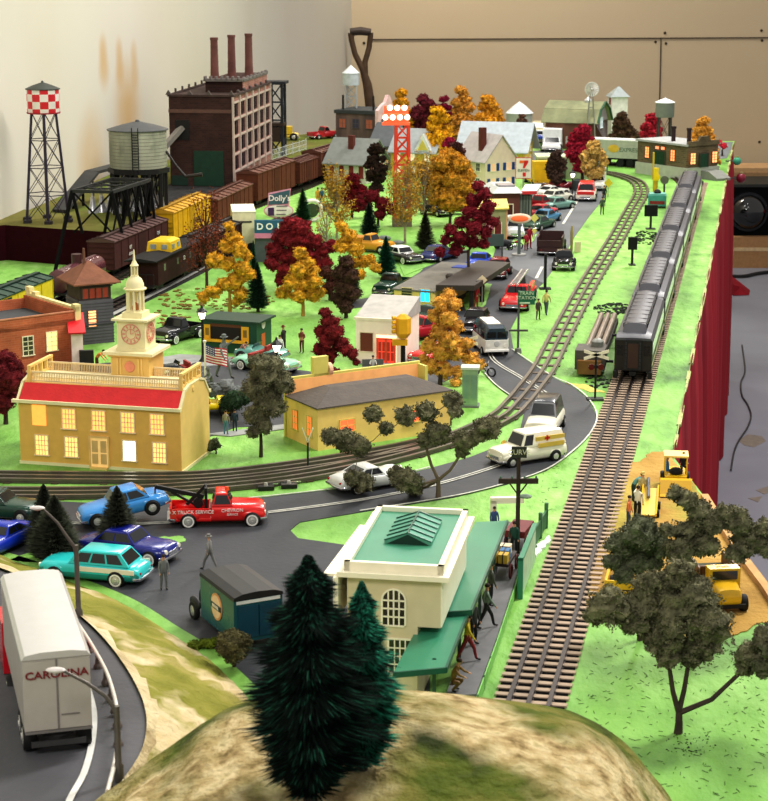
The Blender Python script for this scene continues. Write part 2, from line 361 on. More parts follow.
S(patch([(150, 359), (180, 354), (240, 357), (250, 361), (240, 364), (160, 368)], .06, 'trim_13', conc))
S(patch([(205, 434), (284, 424), (290, 428), (230, 436)], .06, 'trim_14', conc))
S(patch([(700, 161), (727, 158), (731, 150), (733, 142), (722, 142), (706, 152)], .03, 'trim_15', M((112, 116, 118), rough=.8)))
pale = M((196, 196, 186), rough=.8, var=.2, ns=3)
def smooth_path(pts, n=6):
    P_ = [Vector(p) for p in pts]; out = []
    for i in range(len(P_)-1):
        a = P_[max(i-1, 0)]; b = P_[i]; c = P_[i+1]; d = P_[min(i+2, len(P_)-1)]
        for k in range(n):
            t = k/n; out.append(.5*((2*b)+(-a+c)*t+(2*a-5*b+4*c-d)*t*t+(-a+3*b-3*c+d)*t**3))
    out.append(P_[-1]); return out
def offset(path, d):
    out = []
    for i, p in enumerate(path):
        t = path[min(i+1, len(path)-1)]-path[max(i-1, 0)]; t = Vector((t.x, t.y, 0)).normalized(); out.append(p+Vector((-t.y, t.x, 0))*d)
    return out
def ribbon(pts, wd, z, name, mat, off=0., dash=None, zs=0):
    pa = smooth_path([Vector(p) for p in pts]); L = offset(pa, off+wd/2); Rr = offset(pa, off-wd/2); m = MB(); s_ = 0
    for i in range(len(pa)-1):
        if dash:
            s_ += (pa[i+1]-pa[i]).length
            if int(s_/dash) % 2: continue
        m.panel(*(tuple(Vector((q.x, q.y, q.z+z))) for q in (L[i], L[i+1], Rr[i+1], Rr[i])), -.03)
    return S(m.build(name, mat))
GP = lambda L_: [G(x, y) for x, y in L_]
cl = GP([(-60, 520), (60, 524), (160, 524), (264, 514), (360, 501), (430, 487), (494, 468), (535, 450), (557, 432), (560, 415), (549, 397), (522, 379), (493, 360), (488, 340)])
ribbon(cl, .1, .06, 'trim_16', pale, .12); ribbon(cl, .1, .06, 'trim_17', pale, -.12)
ribbon(GP([(360, 512), (454, 497), (507, 484), (547, 470), (574, 451), (591, 433), (597, 416), (588, 399), (572, 386), (554, 378), (531, 363), (512, 350)]), .1, .07, 'trim_18', pale)
ribbon(GP([(479, 367), (494, 384), (510, 396)]), .1, .07, 'trim_19', pale)
ribbon(GP([(220, 502), (345, 488), (430, 468)]), .1, .07, 'trim_20', pale)
ribbon(GP([(588, 178), (578, 200), (560, 230), (545, 262), (528, 295), (520, 310)]), .28, .07, 'trim_21', pale, dash=2.2)
# green islands on the asphalt
S(MB().prism(blob([(8, 560), (40, 548), (110, 542), (155, 537), (182, 536), (186, 541), (160, 548), (100, 555), (60, 561), (24, 562)], .06, 2, .12), 0, .06).build('trim_22', green))
S(MB().prism(blob([(514, 238), (537, 234), (532, 242), (506, 250)], .07, 2, .12), 0, .07).build('trim_23', green))
S(MB().prism(blob([(462, 300), (476, 282), (492, 284), (486, 304), (468, 322)], .07, 2, .12), 0, .07).build('trim_24', green))
S(MB().prism(blob([(590, 168), (606, 168), (596, 180), (548, 182), (540, 176)], .07, 2, .12), 0, .07).build('trim_25', green))
S(MB().prism([G(x, y)[:2] for x, y in [(398, 262), (440, 246), (452, 252), (440, 262), (404, 276)]], 0, .06).build('trim_26', green))
# ================================================================ railway tracks
steel = M((104, 96, 86), rough=.4, metal=.35, var=.15)
steel_d = M((46, 38, 38), rough=.35, metal=.6, var=.15)
wood = M((170, 150, 130), rough=.85, var=.16, ns=.7)
wood_d = M((66, 52, 40), rough=.85, var=.25, ns=1)
black = M((14, 13, 13), rough=.7)
def track(name, label, pts, gauge=1.52, hr=.28, tie_l=2.4, tie_s=.8, tie_w=.4, ties=wood, rail=steel, rr_=.09, tub=False, nmax=100, third=None, bed=None):
    pa = [Vector(p) for p in pts]
    if len(pa) > 2: pa = smooth_path(pa, 10)
    t = thing(name, label, 'railway track', tuple(pa[0])); o0 = pa[0]
    loc = [p-o0 for p in pa]
    for off, mt in ((-gauge/2, rail), (0, third or rail), (gauge/2, rail)):
        m = MB(); q = [p+Vector((0, 0, hr)) for p in offset(loc, off)]
        # head, web and foot of the rail
        for w_, z0, z1 in ((rr_*2, -rr_*.9, 0), (rr_*.7, -.2, -rr_*.9), (rr_*2.6, -.26, -.2)) if not tub else ((rr_*2.2, -rr_*1.6, 0), (rr_*.8, -.2, -rr_*1.4), (rr_*3, -.24, -.18)):
            L = offset(q, w_/2); Q = offset(q, -w_/2)
            m.loft([[tuple(a+Vector((0, 0, z0))), tuple(a+Vector((0, 0, z1))), tuple(b+Vector((0, 0, z1))), tuple(b+Vector((0, 0, z0)))] for a, b in zip(L, Q)])
        m.build('rail', mt, t)
    # ties
    s_ = 0; nxt = tie_s*.5; cnt = 0; far = MB(); base = None
    for i in range(len(loc)-1):
        a, b = loc[i], loc[i+1]; L = (b-a).length
        while nxt <= s_+L:
            p = a.lerp(b, (nxt-s_)/L); d = math.atan2(b.y-a.y, b.x-a.x)
            if cnt < nmax:
                if base is None:
                    base = MB().box(-tie_w/2, tie_w/2, -tie_l/2, tie_l/2, .0, .09 if tub else .1).build('tie', ties, t); o = base
                else: o = base.copy(); COL.objects.link(o); o.parent = t
                o.location = [c*K for c in (p.x, p.y, R.uniform(-.004, .012))]; o.rotation_euler = (0, 0, d+R.uniform(-.015, .015))
            else: far.join(MB().box(-tie_w/2, tie_w/2, -tie_l/2, tie_l/2, 0, .1).xf(d, (p.x, p.y, 0)))
            cnt += 1; nxt += tie_s
        s_ += L
    if far.v: tag(far.build('tie', ties, t), kind='stuff')
    return t
TA0 = Vector(G(524, 722)); TA1 = Vector(G(632, 380)); TA2 = Vector(G(690.5, 187)); dA = (Vector(G(631.5, 383.4))-Vector(G(529.7, 700))).normalized()
tA = track('railway_track', 'straight three-rail track with brown ties running under the dark coaches', [TA0, TA0+dA*178], gauge=1.6, tie_l=2.95, tie_s=.72, tie_w=.31, rail=steel_d, ties=wood, nmax=100)
# dark roadbed under it
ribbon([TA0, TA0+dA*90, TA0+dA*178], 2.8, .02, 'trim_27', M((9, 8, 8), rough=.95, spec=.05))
TBp = [(-60, 495), (100, 495), (220, 488), (310, 477), (390, 460), (454, 441), (500, 420), (517, 405), (531, 388), (544, 370), (559, 340), (585, 291), (605, 258), (616, 240), (632, 211), (641, 194), (638, 184), (625, 178), (608, 174), (570, 169), (520, 166)]
tB = track('railway_track', 'long tubular three-rail track curving across the road and along the green', GP(TBp), gauge=1.52, tie_l=2.0, tie_s=2.7, tie_w=.42, rr_=.1, tub=True, ties=M((92, 78, 64), rough=.5, metal=.3), nmax=90)
tC = track('railway_track', 'second tubular track lying along the lawn below the town hall', GP([(-60, 478), (100, 480), (200, 479), (300, 468), (400, 451), (454, 438)]), gauge=1.52, tie_l=2.0, tie_s=2.7, tie_w=.42, rr_=.1, tub=True, ties=M((92, 78, 64), rough=.5, metal=.3))
tD = track('railway_track', 'track under the green, maroon and rust-brown freight cars', GP([(-60, 360), (0, 331), (50, 309), (75, 296), (112, 279), (160, 254), (235, 214), (300, 189), (345, 172), (420, 158)]), tie_l=2.4, tie_s=1.0, ties=wood_d, rail=steel_d, nmax=100)
tE = track('railway_track', 'track with pale edge running under the dark caboose with yellow cupola', GP([(40, 341), (100, 315), (150, 291), (190, 271), (245, 241), (300, 216), (330, 206)]), tie_l=2.4, tie_s=1.0, ties=wood_d, rail=steel_d, nmax=100)
ribbon(GP([(100, 322), (150, 297), (190, 276), (245, 245), (290, 222)]), .5, .12, 'trim_28', M((160, 160, 156), rough=.6))
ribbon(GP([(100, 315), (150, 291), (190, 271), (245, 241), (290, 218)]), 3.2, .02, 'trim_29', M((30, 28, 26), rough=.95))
tF = track('railway_track', 'dark-tied track curving in front of the brick engine house', GP([(500, 163), (560, 163), (615, 165), (655, 170), (680, 178), (692, 190)]), tie_l=2.6, tie_s=.8, ties=wood_d, rail=steel_d, nmax=100)
# track switch motors
sw = M((34, 32, 32), rough=.4)
for i, (x, y, lb) in enumerate([(266, 488, 'small dark switch housing with lamp beside the tubular track, left of its twin'), (289, 486, 'small dark switch housing beside the tubular track, right of its twin')]):
    t = thing('track_switch', lb, 'track switch', G(x, y+2), .15); t.scale = (.8, .8, .7)
    MB().box(-.55, .55, -.3, .3, .05, .35).build('housing', sw, t); MB().cyl((0, 0, .35), (0, 0, .6), .16, .12, 10).build('lamp', M((170, 168, 160), rough=.3), t, smooth=40)
    MB().beam((-.9, .6, .3), (.9, .6, .3), .14, .08).build('lever', chrome(), t)
for i, (x, y, lb) in enumerate([(652, 199, ''), (0, 0, '')][:0]): pass
# ================================================================ left rear platform
HP = 2.0; HPL = 3.4
pl = ramp_mat([(.3, (96, 92, 44)), (.7, (128, 122, 62))], .15, 8, .95, bump=.6, bscale=2, dist=.2, cols2=[(.3, (110, 128, 48)), (.7, (90, 92, 40))], scale2=.08)
dred = M((46, 5, 14), rough=.9, var=.15, spec=.1)
wallp = lambda q: (XL+.6-dl.x*q, YB-dl.y*q)
def plat(fe, bk, h, nm):
    m = MB().prism(fe+bk, 0.01, h); m.mi = [0 if i < 2 else 1 for i in range(len(m.f))]; S(m.build(nm, [pl, dred]))
plat([G(x, y, HPL)[:2] for x, y in [(-60, 232), (5, 225), (60, 229), (108, 232), (150, 216), (152, 205)]], [wallp(205), wallp(240), (-62, 200)], HPL, 'trim_30')
plat([G(x, y, HP)[:2] for x, y in [(140, 226), (160, 219), (200, 203), (236, 188), (280, 168), (318, 152), (336, 143), (346, 133)]], [G(340, 129, HP)[:2], wallp(168), wallp(235)], HP, 'trim_36')
S(patch([(155, 214), (200, 200), (234, 187), (236, 183), (176, 180), (150, 196)], HP+.03, 'trim_31', ramp_mat([(.3, (30, 30, 32)), (.7, (60, 60, 60))], .8, 8, .9, bump=1, bscale=3)))
# ================================================================ highway and embankments
hz = lambda x: 0
road_edge = [(-80, 553), (0, 570), (40, 592), (75, 614), (105, 642), (132, 680), (146, 716), (142, 752), (118, 790), (90, 830)]
RH = [1.2, 1.5, 1.8, 2.1, 2.4, 2.7, 2.9, 3.0, 3.0, 3.0]
re = smooth_path([G(x, y, h) for (x, y), h in zip(road_edge, RH)], 5)
hw = ramp_mat([(.3, (72, 72, 76)), (.7, (98, 98, 102))], .12, 8, .6, bump=.15, bscale=3)
inner = [Vector((-60, p.y+min(0, 0), p.z)) for p in re]
m = MB(); m.loft([[tuple(p), (p.x, p.y, -.0), (-60-.0, p.y-.001*i, 0), (-60, p.y-.001*i, p.z)] for i, p in enumerate(re)])
S(m.build('trim_32', hw))
ribbon([tuple(p+Vector((0, 0, .03))) for p in offset([Vector(G(x, y, h)) for x, y, h in [(88, 690, 2.8), (94, 715, 2.9), (92, 745, 3), (84, 775, 3), (70, 801, 3), (60, 830, 3)]], 0)], .22, .02, 'trim_33', M((214, 214, 208), rough=.7))
base_px = [(-80, 540), (0, 557), (60, 578), (120, 602), (165, 630), (200, 652), (228, 676), (250, 700), (262, 730), (270, 760)]
bs = smooth_path([G(x, y, 0) for x, y in base_px], 5)
emb = ramp_mat([(.3, (112, 116, 40)), (.55, (146, 142, 66)), (.8, (176, 160, 108))], .35, 9, .95, bump=1., bscale=2.2, dist=.3,
               cols2=[(.3, (196, 176, 132)), (.7, (214, 200, 166))], scale2=.3, mixlo=.52, mixhi=.62)
rock = ramp_mat([(.25, (150, 130, 92)), (.5, (206, 190, 152)), (.8, (228, 218, 190))], .5, 9, .95, bump=1., bscale=3, dist=.3)
m = MB(); NS = 9; rg = random.Random(5); secs = []
for i in range(len(re)):
    a, b = re[i], bs[i]; ring = []
    for k in range(NS+1):
        t = k/NS; q = a.lerp(b, t); bump_ = math.sin(t*PI)*(.35+.5*(a.z/3)) 
        ring.append((q.x+rg.uniform(-.1, .1)*(0 < k < NS), q.y+rg.uniform(-.1, .1)*(0 < k < NS), a.z*(1-t)**1.1+(.12 if k == 0 else 0)+bump_*.35+rg.uniform(-.12, .12)*(0 < k < NS)+(.02 if k == NS else 0)))
    secs.append(ring)
m.loft(secs, caps=False)
m.mi = [1 if (j % (NS+1)) < 1 or i_ < 9 and (j % (NS+1)) < 3 else 0 for i_ in range(len(re)-1) for j in range(NS+1)]
nf = len(m.f)
# drop the wrap-around faces of the open loft
keep = [(f, mi) for k_, (f, mi) in enumerate(zip(m.f, m.mi)) if k_ % (NS+1) != NS]
m.f = [f for f, _ in keep]; m.mi = [mi for _, mi in keep]
S(m.build('trim_34', [emb, rock], smooth=180))
ribbon([G(x, y) for x, y in base_px], .7, .03, 'trim_37', green, .25)
Ew = [Vector(G(x, y)) for x, y in [(706, 500), (725, 531), (747, 565), (768, 593), (830, 690)]]
m = MB()
for a_, b_ in zip(Ew, Ew[1:]): m.beam(tuple(a_+Vector((-.1, 0, .1))), tuple(b_+Vector((-.1, 0, .1))), .4, .5)
S(m.build('trim_38', M((190, 150, 98), rough=.8, var=.15)))
# near rocky hill
hillm = ramp_mat([(.3, (44, 54, 16)), (.45, (84, 96, 30)), (.6, (122, 118, 58)), (.75, (96, 106, 36))], .45, 11, .95, bump=1., bscale=2.5, dist=.35,
                 cols2=[(.3, (120, 100, 62)), (.45, (176, 156, 112)), (.6, (204, 188, 148)), (.75, (160, 146, 96))], scale2=.16, mixlo=.44, mixhi=.56)
crest_px = [(60, 830), (95, 800), (150, 762), (188, 733), (235, 704), (300, 694), (360, 690), (405, 690), (450, 693), (500, 699), (550, 706), (585, 716), (620, 738), (650, 772), (672, 803), (690, 840)]
ch = [3.2, 3.6, 4.1, 4.5, 4.9, 5.1, 5.2, 5.2, 5.1, 4.9, 4.6, 4.2, 3.4, 2.4, 1.4, .6]
from mathutils import noise
cr = smooth_path([G(x, y, h) for (x, y), h in zip(crest_px, ch)], 7)
prof = [(-14, -.9), (-11, .1), (-8, .75), (-5.5, 1.0), (-3.5, .9), (-2, .55), (-1, .28), (0, 0), (.6, -.5), (1.3, -1.4), (2.1, -2.6), (3.0, -99)]
secs = []
for i, p in enumerate(cr):
    ring = []
    for d, dz in prof:
        z = p.z+dz*(p.z/5.2) if dz > -50 else 0
        x = p.x+(p.x-0)*0; y = p.y+d
        if d < 0: x = p.x*(1+d*.012)
        z = max(0, z+ (noise.noise(Vector((x*.35, y*.35, 1)))*.35+noise.noise(Vector((x*1.3, y*1.3, 5)))*.14)*(.3 if abs(d) < .1 else 1)) if dz > -50 else 0
        ring.append((x, y, z))
    secs.append(ring)
m = MB().loft(secs, caps=False); NP = len(prof)
m.f = [f for k_, f in enumerate(m.f) if k_ % NP != NP-1]; m.mi = [0]*len(m.f)
S(m.build('trim_35', hillm, smooth=180))
# ================================================================ vehicles
TYRE = M((16, 16, 17), rough=.7)
def wheel_mesh(r, w, hub, white=True):
    pass
WC = {}
def add_wheel(t, x, y, r=.36, w=.26, hub=(205, 205, 200), wall=None):
    s = 1 if y > 0 else -1; key = (r, w, hub, wall, s)
    if key not in WC:
        a = MB().lathe([(r*.55, -w/2), (r*.93, -w/2), (r, -w*.3), (r, w*.3), (r*.93, w/2), (r*.6, w/2)], 18).xf(rx=-PI/2*s)
        o = a.build('wheel', TYRE, t, smooth=40)
        h = MB().lathe([(.02, w*.54), (r*.2, w*.62), (r*.25, w*.56), (r*.55, w*.53), (r*.6, w*.45)], 16).xf(rx=-PI/2*s)
        hm = M(hub, rough=.25, metal=.5 if min(hub) > 150 else 0, var=.03)
        h.build('hubcap', hm, o, smooth=40)
        if wall:
            MB().lathe([(r*.6, w*.47), (r*.62, w*.53), (r*.85, w*.5), (r*.86, w*.42)], 18).xf(rx=-PI/2*s).build('whitewall', M(wall, rough=.4, var=.03), o, smooth=40)
        WC[key] = o
    else:
        o = dup(WC[key], t)
    o.location = (x*K, y*K, r*K); return o
def body_loft(m, st, W, n=None):
    """st: list of (x, zbottom, ztop, half-width factor); tumblehome cross-section"""
    secs = []
    for x, zb, zt, wf in st:
        h = zt-zb; hw = W/2*wf
        r = [(hw*.86, zb), (hw*.97, zb+h*.14), (hw, zb+h*.42), (hw*.985, zb+h*.68), (hw*.93, zb+h*.86), (hw*.78, zb+h*.97), (hw*.4, zt+.015), (0, zt+.03)]
        secs.append([(x, y, z) for y, z in r]+[(x, -y, z) for y, z in r[::-1][1:]])
    return m.loft(secs)
KIND = {
 # stations (front -> rear) in fraction of L, heights in m ; cab: x_front_bottom, x_front_top, x_rear_top, x_rear_bottom, belt z, roof z
 'sedan': dict(L=5., st=[(.5, .42, .62, .82), (.488, .3, .8, .93), (.44, .26, .9, .98), (.3, .24, .95, 1), (.14, .24, .98, 1), (-.25, .24, .98, 1), (-.38, .26, .93, .98), (-.47, .3, .84, .92), (-.5, .4, .66, .84)], cab=(.17, .08, -.17, -.29, .95, 1.45), ww=.34),
 'wagon': dict(L=5.1, st=[(.5, .42, .62, .82), (.488, .3, .82, .93), (.44, .26, .92, .98), (.3, .24, .97, 1), (.16, .24, 1.0, 1), (-.3, .24, 1.0, 1), (-.42, .26, .95, .98), (-.48, .3, .86, .94), (-.5, .4, .66, .88)], cab=(.2, .1, -.3, -.4, .97, 1.55), ww=.33),
 'coupe': dict(L=4.8, st=[(.5, .4, .55, .8), (.485, .3, .74, .93), (.42, .26, .85, .98), (.28, .24, .9, 1), (.1, .24, .92, 1), (-.2, .24, .95, 1), (-.36, .26, .92, .98), (-.47, .3, .82, .9), (-.5, .4, .62, .82)], cab=(.1, .02, -.14, -.3, .9, 1.3), ww=.34),
 'fastback': dict(L=4.9, st=[(.5, .4, .6, .8), (.485, .3, .8, .93), (.42, .26, .92, .98), (.28, .24, 1.0, 1), (.1, .24, 1.02, 1), (-.2, .24, 1.0, 1), (-.36, .26, .9, .97), (-.47, .3, .72, .88), (-.5, .36, .55, .8)], cab=(.13, .05, -.12, -.42, .95, 1.45), ww=.34),
 'roadster': dict(L=4.6, st=[(.5, .4, .58, .8), (.485, .3, .78, .93), (.4, .26, .9, .98), (.28, .24, .95, 1), (.14, .24, .98, 1), (.02, .24, .8, 1), (-.2, .24, .8, 1), (-.26, .24, .95, 1), (-.42, .28, .86, .95), (-.5, .4, .64, .84)], cab=None, ww=.34),
 'hotrod': dict(L=4.2, st=[(.5, .4, .95, .5), (.47, .36, 1.02, .56), (.3, .34, 1.08, .6), (.12, .34, 1.12, .74), (-.3, .34, 1.12, .8), (-.42, .36, 1.05, .76), (-.5, .42, .8, .66)], cab=(.14, .08, -.25, -.33, 1.1, 1.6), ww=.34, fend=True),
 'pickup': dict(L=5., st=[(.5, .46, .7, .8), (.485, .34, .98, .9), (.44, .3, 1.08, .95), (.3, .28, 1.12, .97), (.16, .28, 1.15, .97), (-.06, .28, 1.15, .97), (-.07, .28, .55, .97), (-.49, .3, .55, .93), (-.5, .35, .55, .9)], cab=(.16, .1, -.02, -.06, 1.1, 1.72), ww=.36, bed=(-.075, -.5, 1.0)),
 'van': dict(L=4.9, st=[(.5, .46, .7, .8), (.485, .34, 1.0, .9), (.44, .3, 1.1, .95), (.3, .28, 1.15, .98), (.2, .28, 1.18, 1), (-.44, .28, 1.18, 1), (-.49, .3, 1.1, .97), (-.5, .4, .9, .94)], cab=(.21, .13, -.44, -.49, 1.12, 1.98), ww=.36, panel=True),
 'jeep': dict(L=3.8, st=[(.5, .5, 1.0, .62), (.48, .42, 1.05, .7), (.12, .4, 1.1, .78), (.1, .4, .82, .85), (-.3, .4, .82, .85), (-.48, .42, .95, .85), (-.5, .46, .8, .8)], cab=None, ww=.3, fend=True),
}
def car(label, rear, front, kind='sedan', col=(180, 30, 30), roof=None, lower=None, L=None, W=1.95, name='car', cat='car', group=None, z=0., hub=(205, 205, 200), wall=None, wr=.36, pitch=0, sc=1., lights=True, px=True, chm=None, stripe=None):
    A = G(*rear, z) if px else rear; B = G(*front, z) if px else front
    yaw, d = two(A, B); k = KIND[kind]; L = (L or k['L'])*sc; W = W*sc
    t = thing(name, label, cat, ((A[0]+B[0])/2, (A[1]+B[1])/2, z), yaw, group)
    if pitch: t.rotation_euler = (0, -pitch, yaw); 
    p = paint(col); rp = paint(roof) if roof else p; ch = chm or chrome(); s = sc; X = lambda f: f*L
    m = MB(); body_loft(m, [(X(x), zb*s, zt*s, wf) for x, zb, zt, wf in k['st']], W)
    if lower:
        m.mi = [1 if (m.v[f[0]][2]+m.v[f[2]][2])/2 < .62*s and len(f) == 4 else 0 for f in m.f]
        m.build('body', [p, paint(lower)], t, smooth=50)
    else: m.build('body', p, t, smooth=50)
    # fender bulges over the wheels
    hw = W/2
    ax = (X(k['ww']), -X(k['ww'])+.05*L)
    fm = MB()
    for xx in ax:
        for sy in (-1, 1):
            if k.get('fend'): fm.ell((xx, sy*hw*.8, wr*1.25*s), (.62*s, hw*.2, .34*s), 12, 6)
            else: fm.ell((xx, sy*hw*.86, .6*s), (.68*s, hw*.19, .3*s), 12, 6)
    fm.build('fender', p, t, smooth=60)
    wa = MB()
    for xx in ax:
        for sy in (-1, 1):
            wa.cyl((xx, sy*hw*.72, wr*s), (xx, sy*hw*1.035, wr*s), wr*1.17*s, n=16)
            add_wheel(t, xx, sy*hw*.97, wr*s, .24*s, hub, wall)
    wa.build('wheel_arch', black, t, smooth=40)
    gl = glass()
    if k['cab']:
        a, b, c, d_, zb, zr = k['cab']; zb *= s; zr *= s; y0 = hw*.88; y1 = hw*.70
        cb = MB(); N_ = []
        lo = [(X(a), -y0, zb), (X(a), y0, zb), (X(d_), y0, zb), (X(d_), -y0, zb)]
        hi = [(X(b), -y1, zr), (X(b), y1, zr), (X(c), y1, zr), (X(c), -y1, zr)]
        top = [(X(b)-.12*s, -y1*.75, zr+.07*s), (X(b)-.12*s, y1*.75, zr+.07*s), (X(c)+.12*s, y1*.75, zr+.07*s), (X(c)+.12*s, -y1*.75, zr+.07*s)]
        cb.loft([lo, hi, top]); cb.build('cabin', rp, t, smooth=35)
        def face(P0, P1, P2, P3, u0, u1, v0, v1, nm='window'):
            P0, P1, P2, P3 = map(Vector, (P0, P1, P2, P3))
            f = lambda u, v: (P0.lerp(P1, u)).lerp(P3.lerp(P2, u), v)
            MB().panel(f(u0, v0), f(u1, v0), f(u1, v1), f(u0, v1), .02).build(nm, gl, t)
        face(lo[0], lo[1], hi[1], hi[0], .06, .94, .14, .9, 'windshield')
        face(lo[2], lo[3], hi[3], hi[2], .08, .92, .14, .88, 'rear_window')
        ns = 1 if kind == 'pickup' else (1 if k.get('panel') else (3 if kind == 'wagon' else 2))
        for sd in (0, 1):
            q = (lo[1], lo[2], hi[2], hi[1]) if sd == 0 else (lo[3], lo[0], hi[0], hi[3])
            for i in range(ns):
                u0, u1 = (.06+i*.9/ns, .02+(i+1)*.9/ns)
                if k.get('panel'): u0, u1 = .05, .24
                if sd: u0, u1 = 1-u1, 1-u0
                face(*q, u0, u1, .16, .88)
    else:
        MB().panel((X(.14), -hw*.75, .93*s), (X(.14), hw*.75, .93*s), (X(.08), hw*.65, 1.3*s), (X(.08), -hw*.65, 1.3*s), .03).build('windshield', gl, t)
        st_ = MB(); st_.box(X(-.16), X(-.03), -hw*.75, hw*.75, .7*s, .88*s); st_.box(X(-.21), X(-.15), -hw*.75, hw*.75, .75*s, 1.2*s); st_.build('seat', M((150, 40, 36), rough=.6), t)
    if k.get('bed'):
        x0, x1, zt = k['bed']; bd = MB(); zt *= s
        for sy in (-1, 1): bd.box(X(x1), X(x0), min(sy*hw*.92, sy*hw*.82), max(sy*hw*.92, sy*hw*.82), .5*s, zt)
        bd.box(X(x1), X(x1)+.08*s, -hw*.9, hw*.9, .5*s, zt); bd.box(X(x0)-.08*s, X(x0), -hw*.9, hw*.9, .5*s, zt); bd.build('cargo_bed', p, t)
    xf_, xr_ = X(k['st'][0][0]), X(k['st'][-1][0])
    for xx, sg in ((xf_, 1), (xr_, -1)):
        b = MB(); b.tube([(xx-sg*.28*s, -hw*.97, .42*s), (xx+sg*.03*s, -hw*.86, .42*s), (xx+sg*.1*s, 0, .42*s), (xx+sg*.03*s, hw*.86, .42*s), (xx-sg*.28*s, hw*.97, .42*s)], .075*s, 6); b.build('bumper', ch, t, smooth=60)
    if kind != 'jeep': MB().box(xf_-.12*s, xf_+.05*s, -hw*.5, hw*.5, .5*s, .68*s).build('grille', ch, t)
    if lights:
        for sy in (-1, 1):
            MB().cyl((xf_-.2*s, sy*hw*.68, .7*s), (xf_+.03*s, sy*hw*.68, .7*s), .12*s, .11*s, 10).build('headlight', M((236, 232, 214), rough=.15), t, smooth=40)
            MB().cyl((xr_+.2*s, sy*hw*.68, .66*s), (xr_-.03*s, sy*hw*.68, .66*s), .07*s, .06*s, 8).build('tail_light', M((160, 20, 16), rough=.2), t, smooth=40)
    if stripe:
        x0, x1, z0, z1, c_ = stripe
        for sy in (-1, 1): MB().box(X(x1), X(x0), sy*hw*1.0-.03, sy*hw*1.0+.03, z0*s, z1*s).build('side_stripe', paint(c_), t)
    return t
# ================================================================ foliage
def leaf_mat(c, var=.35, ns=2.5, tr=.0):
    d = [int(x*(1-var)) for x in c]; l = [min(255, int(x*(1+var*.75))) for x in c]
    key = ('leaf', tuple(c), var)
    if key not in MC: MC[key] = ramp_mat([(.3, d), (.5, c), (.7, l)], ns, 5, .9, spec=.12, bump=.8, bscale=9, dist=.06)
    return MC[key]
def shards(centers, normals, size, rg, n, spread=.6, tri=True):
    """random small triangles; numpy"""
    u = rg.normal(size=(n, 3)); u /= np.linalg.norm(u, axis=1)[:, None]
    v = rg.normal(size=(n, 3)); v -= u*(u*v).sum(1)[:, None]; v /= np.linalg.norm(v, axis=1)[:, None]
    s_ = size*rg.uniform(.6, 1.4, (n, 1))
    a = centers + u*s_; b = centers - u*s_*.6 + v*s_*.7; c = centers - u*s_*.6 - v*s_*.7
    vs = np.stack([a, b, c], 1).reshape(-1, 3)
    return vs
ICO = None
def foliage(name, clumps, mat, parent, size=.12, dens=60, seed=1, jag=.28, core=.82):
    """clumps: list of (cx,cy,cz,rx,ry,rz): lumpy core plus leaf flakes standing off its surface"""
    rg = np.random.default_rng(seed); V = []; Fc = []; o = 0
    for cx, cy, cz, rx, ry, rz in clumps:
        n_, m_ = 14, 9
        q = MB().ell((0, 0, 0), 1, n_, m_); P_ = np.array(q.v)
        d = np.array([noise.noise(Vector((x*1.7+seed, y*1.7+cx, z*1.7+cz)))*jag*2.4 + noise.noise(Vector((x*4+cz, y*4, z*4)))*jag*1.2 for x, y, z in P_])
        P_ = P_*(core+d)[:, None]*np.array([rx, ry, rz])+np.array([cx, cy, cz])
        V.append(P_); Fc += [tuple(i+o for i in f) for f in q.f]; o += len(P_)
        area_ = 4*PI*((rx*ry+rx*rz+ry*rz)/3); n = int(area_*dens)
        if n > 0:
            dr = rg.normal(size=(n, 3)); dr /= np.linalg.norm(dr, axis=1)[:, None]
            dd_ = np.array([noise.noise(Vector((x*1.7+seed, y*1.7+cx, z*1.7+cz)))*jag*2.4 + noise.noise(Vector((x*4+cz, y*4, z*4)))*jag*1.2 for x, y, z in dr])
            pos = dr*(core+dd_+rg.uniform(-.04, .13, n))[:, None]*np.array([rx, ry, rz])+np.array([cx, cy, cz])
            vs = shards(pos, None, size, rg, n); V.append(vs)
            Fc += [(o+3*i, o+3*i+1, o+3*i+2) for i in range(n)]; o += 3*n
    m = MB(); m.v = np.concatenate(V).tolist(); m.f = Fc; m.mi = [0]*len(Fc)
    return m.build(name, mat, parent, fixn=False, smooth=None)
BARK = M((64, 52, 44), rough=.9, var=.3, ns=3); BARKL = M((150, 138, 120), rough=.9, var=.3, ns=3)
def px_clumps(base, lst, flat=.8, jit=.4, seed=0, z=0):
    """clumps given where they show, built around the tree's own standing place"""
    rg = random.Random(seed); B = G(*base, z); k = PXM(*base, z); out = []
    for it in lst:
        x, y, r = it[:3]; asp = it[3] if len(it) > 3 else flat
        dy = rg.uniform(-jit, jit)*r/k*2 if len(it) < 5 else it[4]
        p = AT(x, y, B[1]+dy); kk = F_/(p[1]*cT-(p[2]-CH)*sT); q = r/kk
        out.append((p[0]-B[0], p[1]-B[1], max(p[2], q*asp*.6)-z, q, q*.95, q*asp))
    return B, out
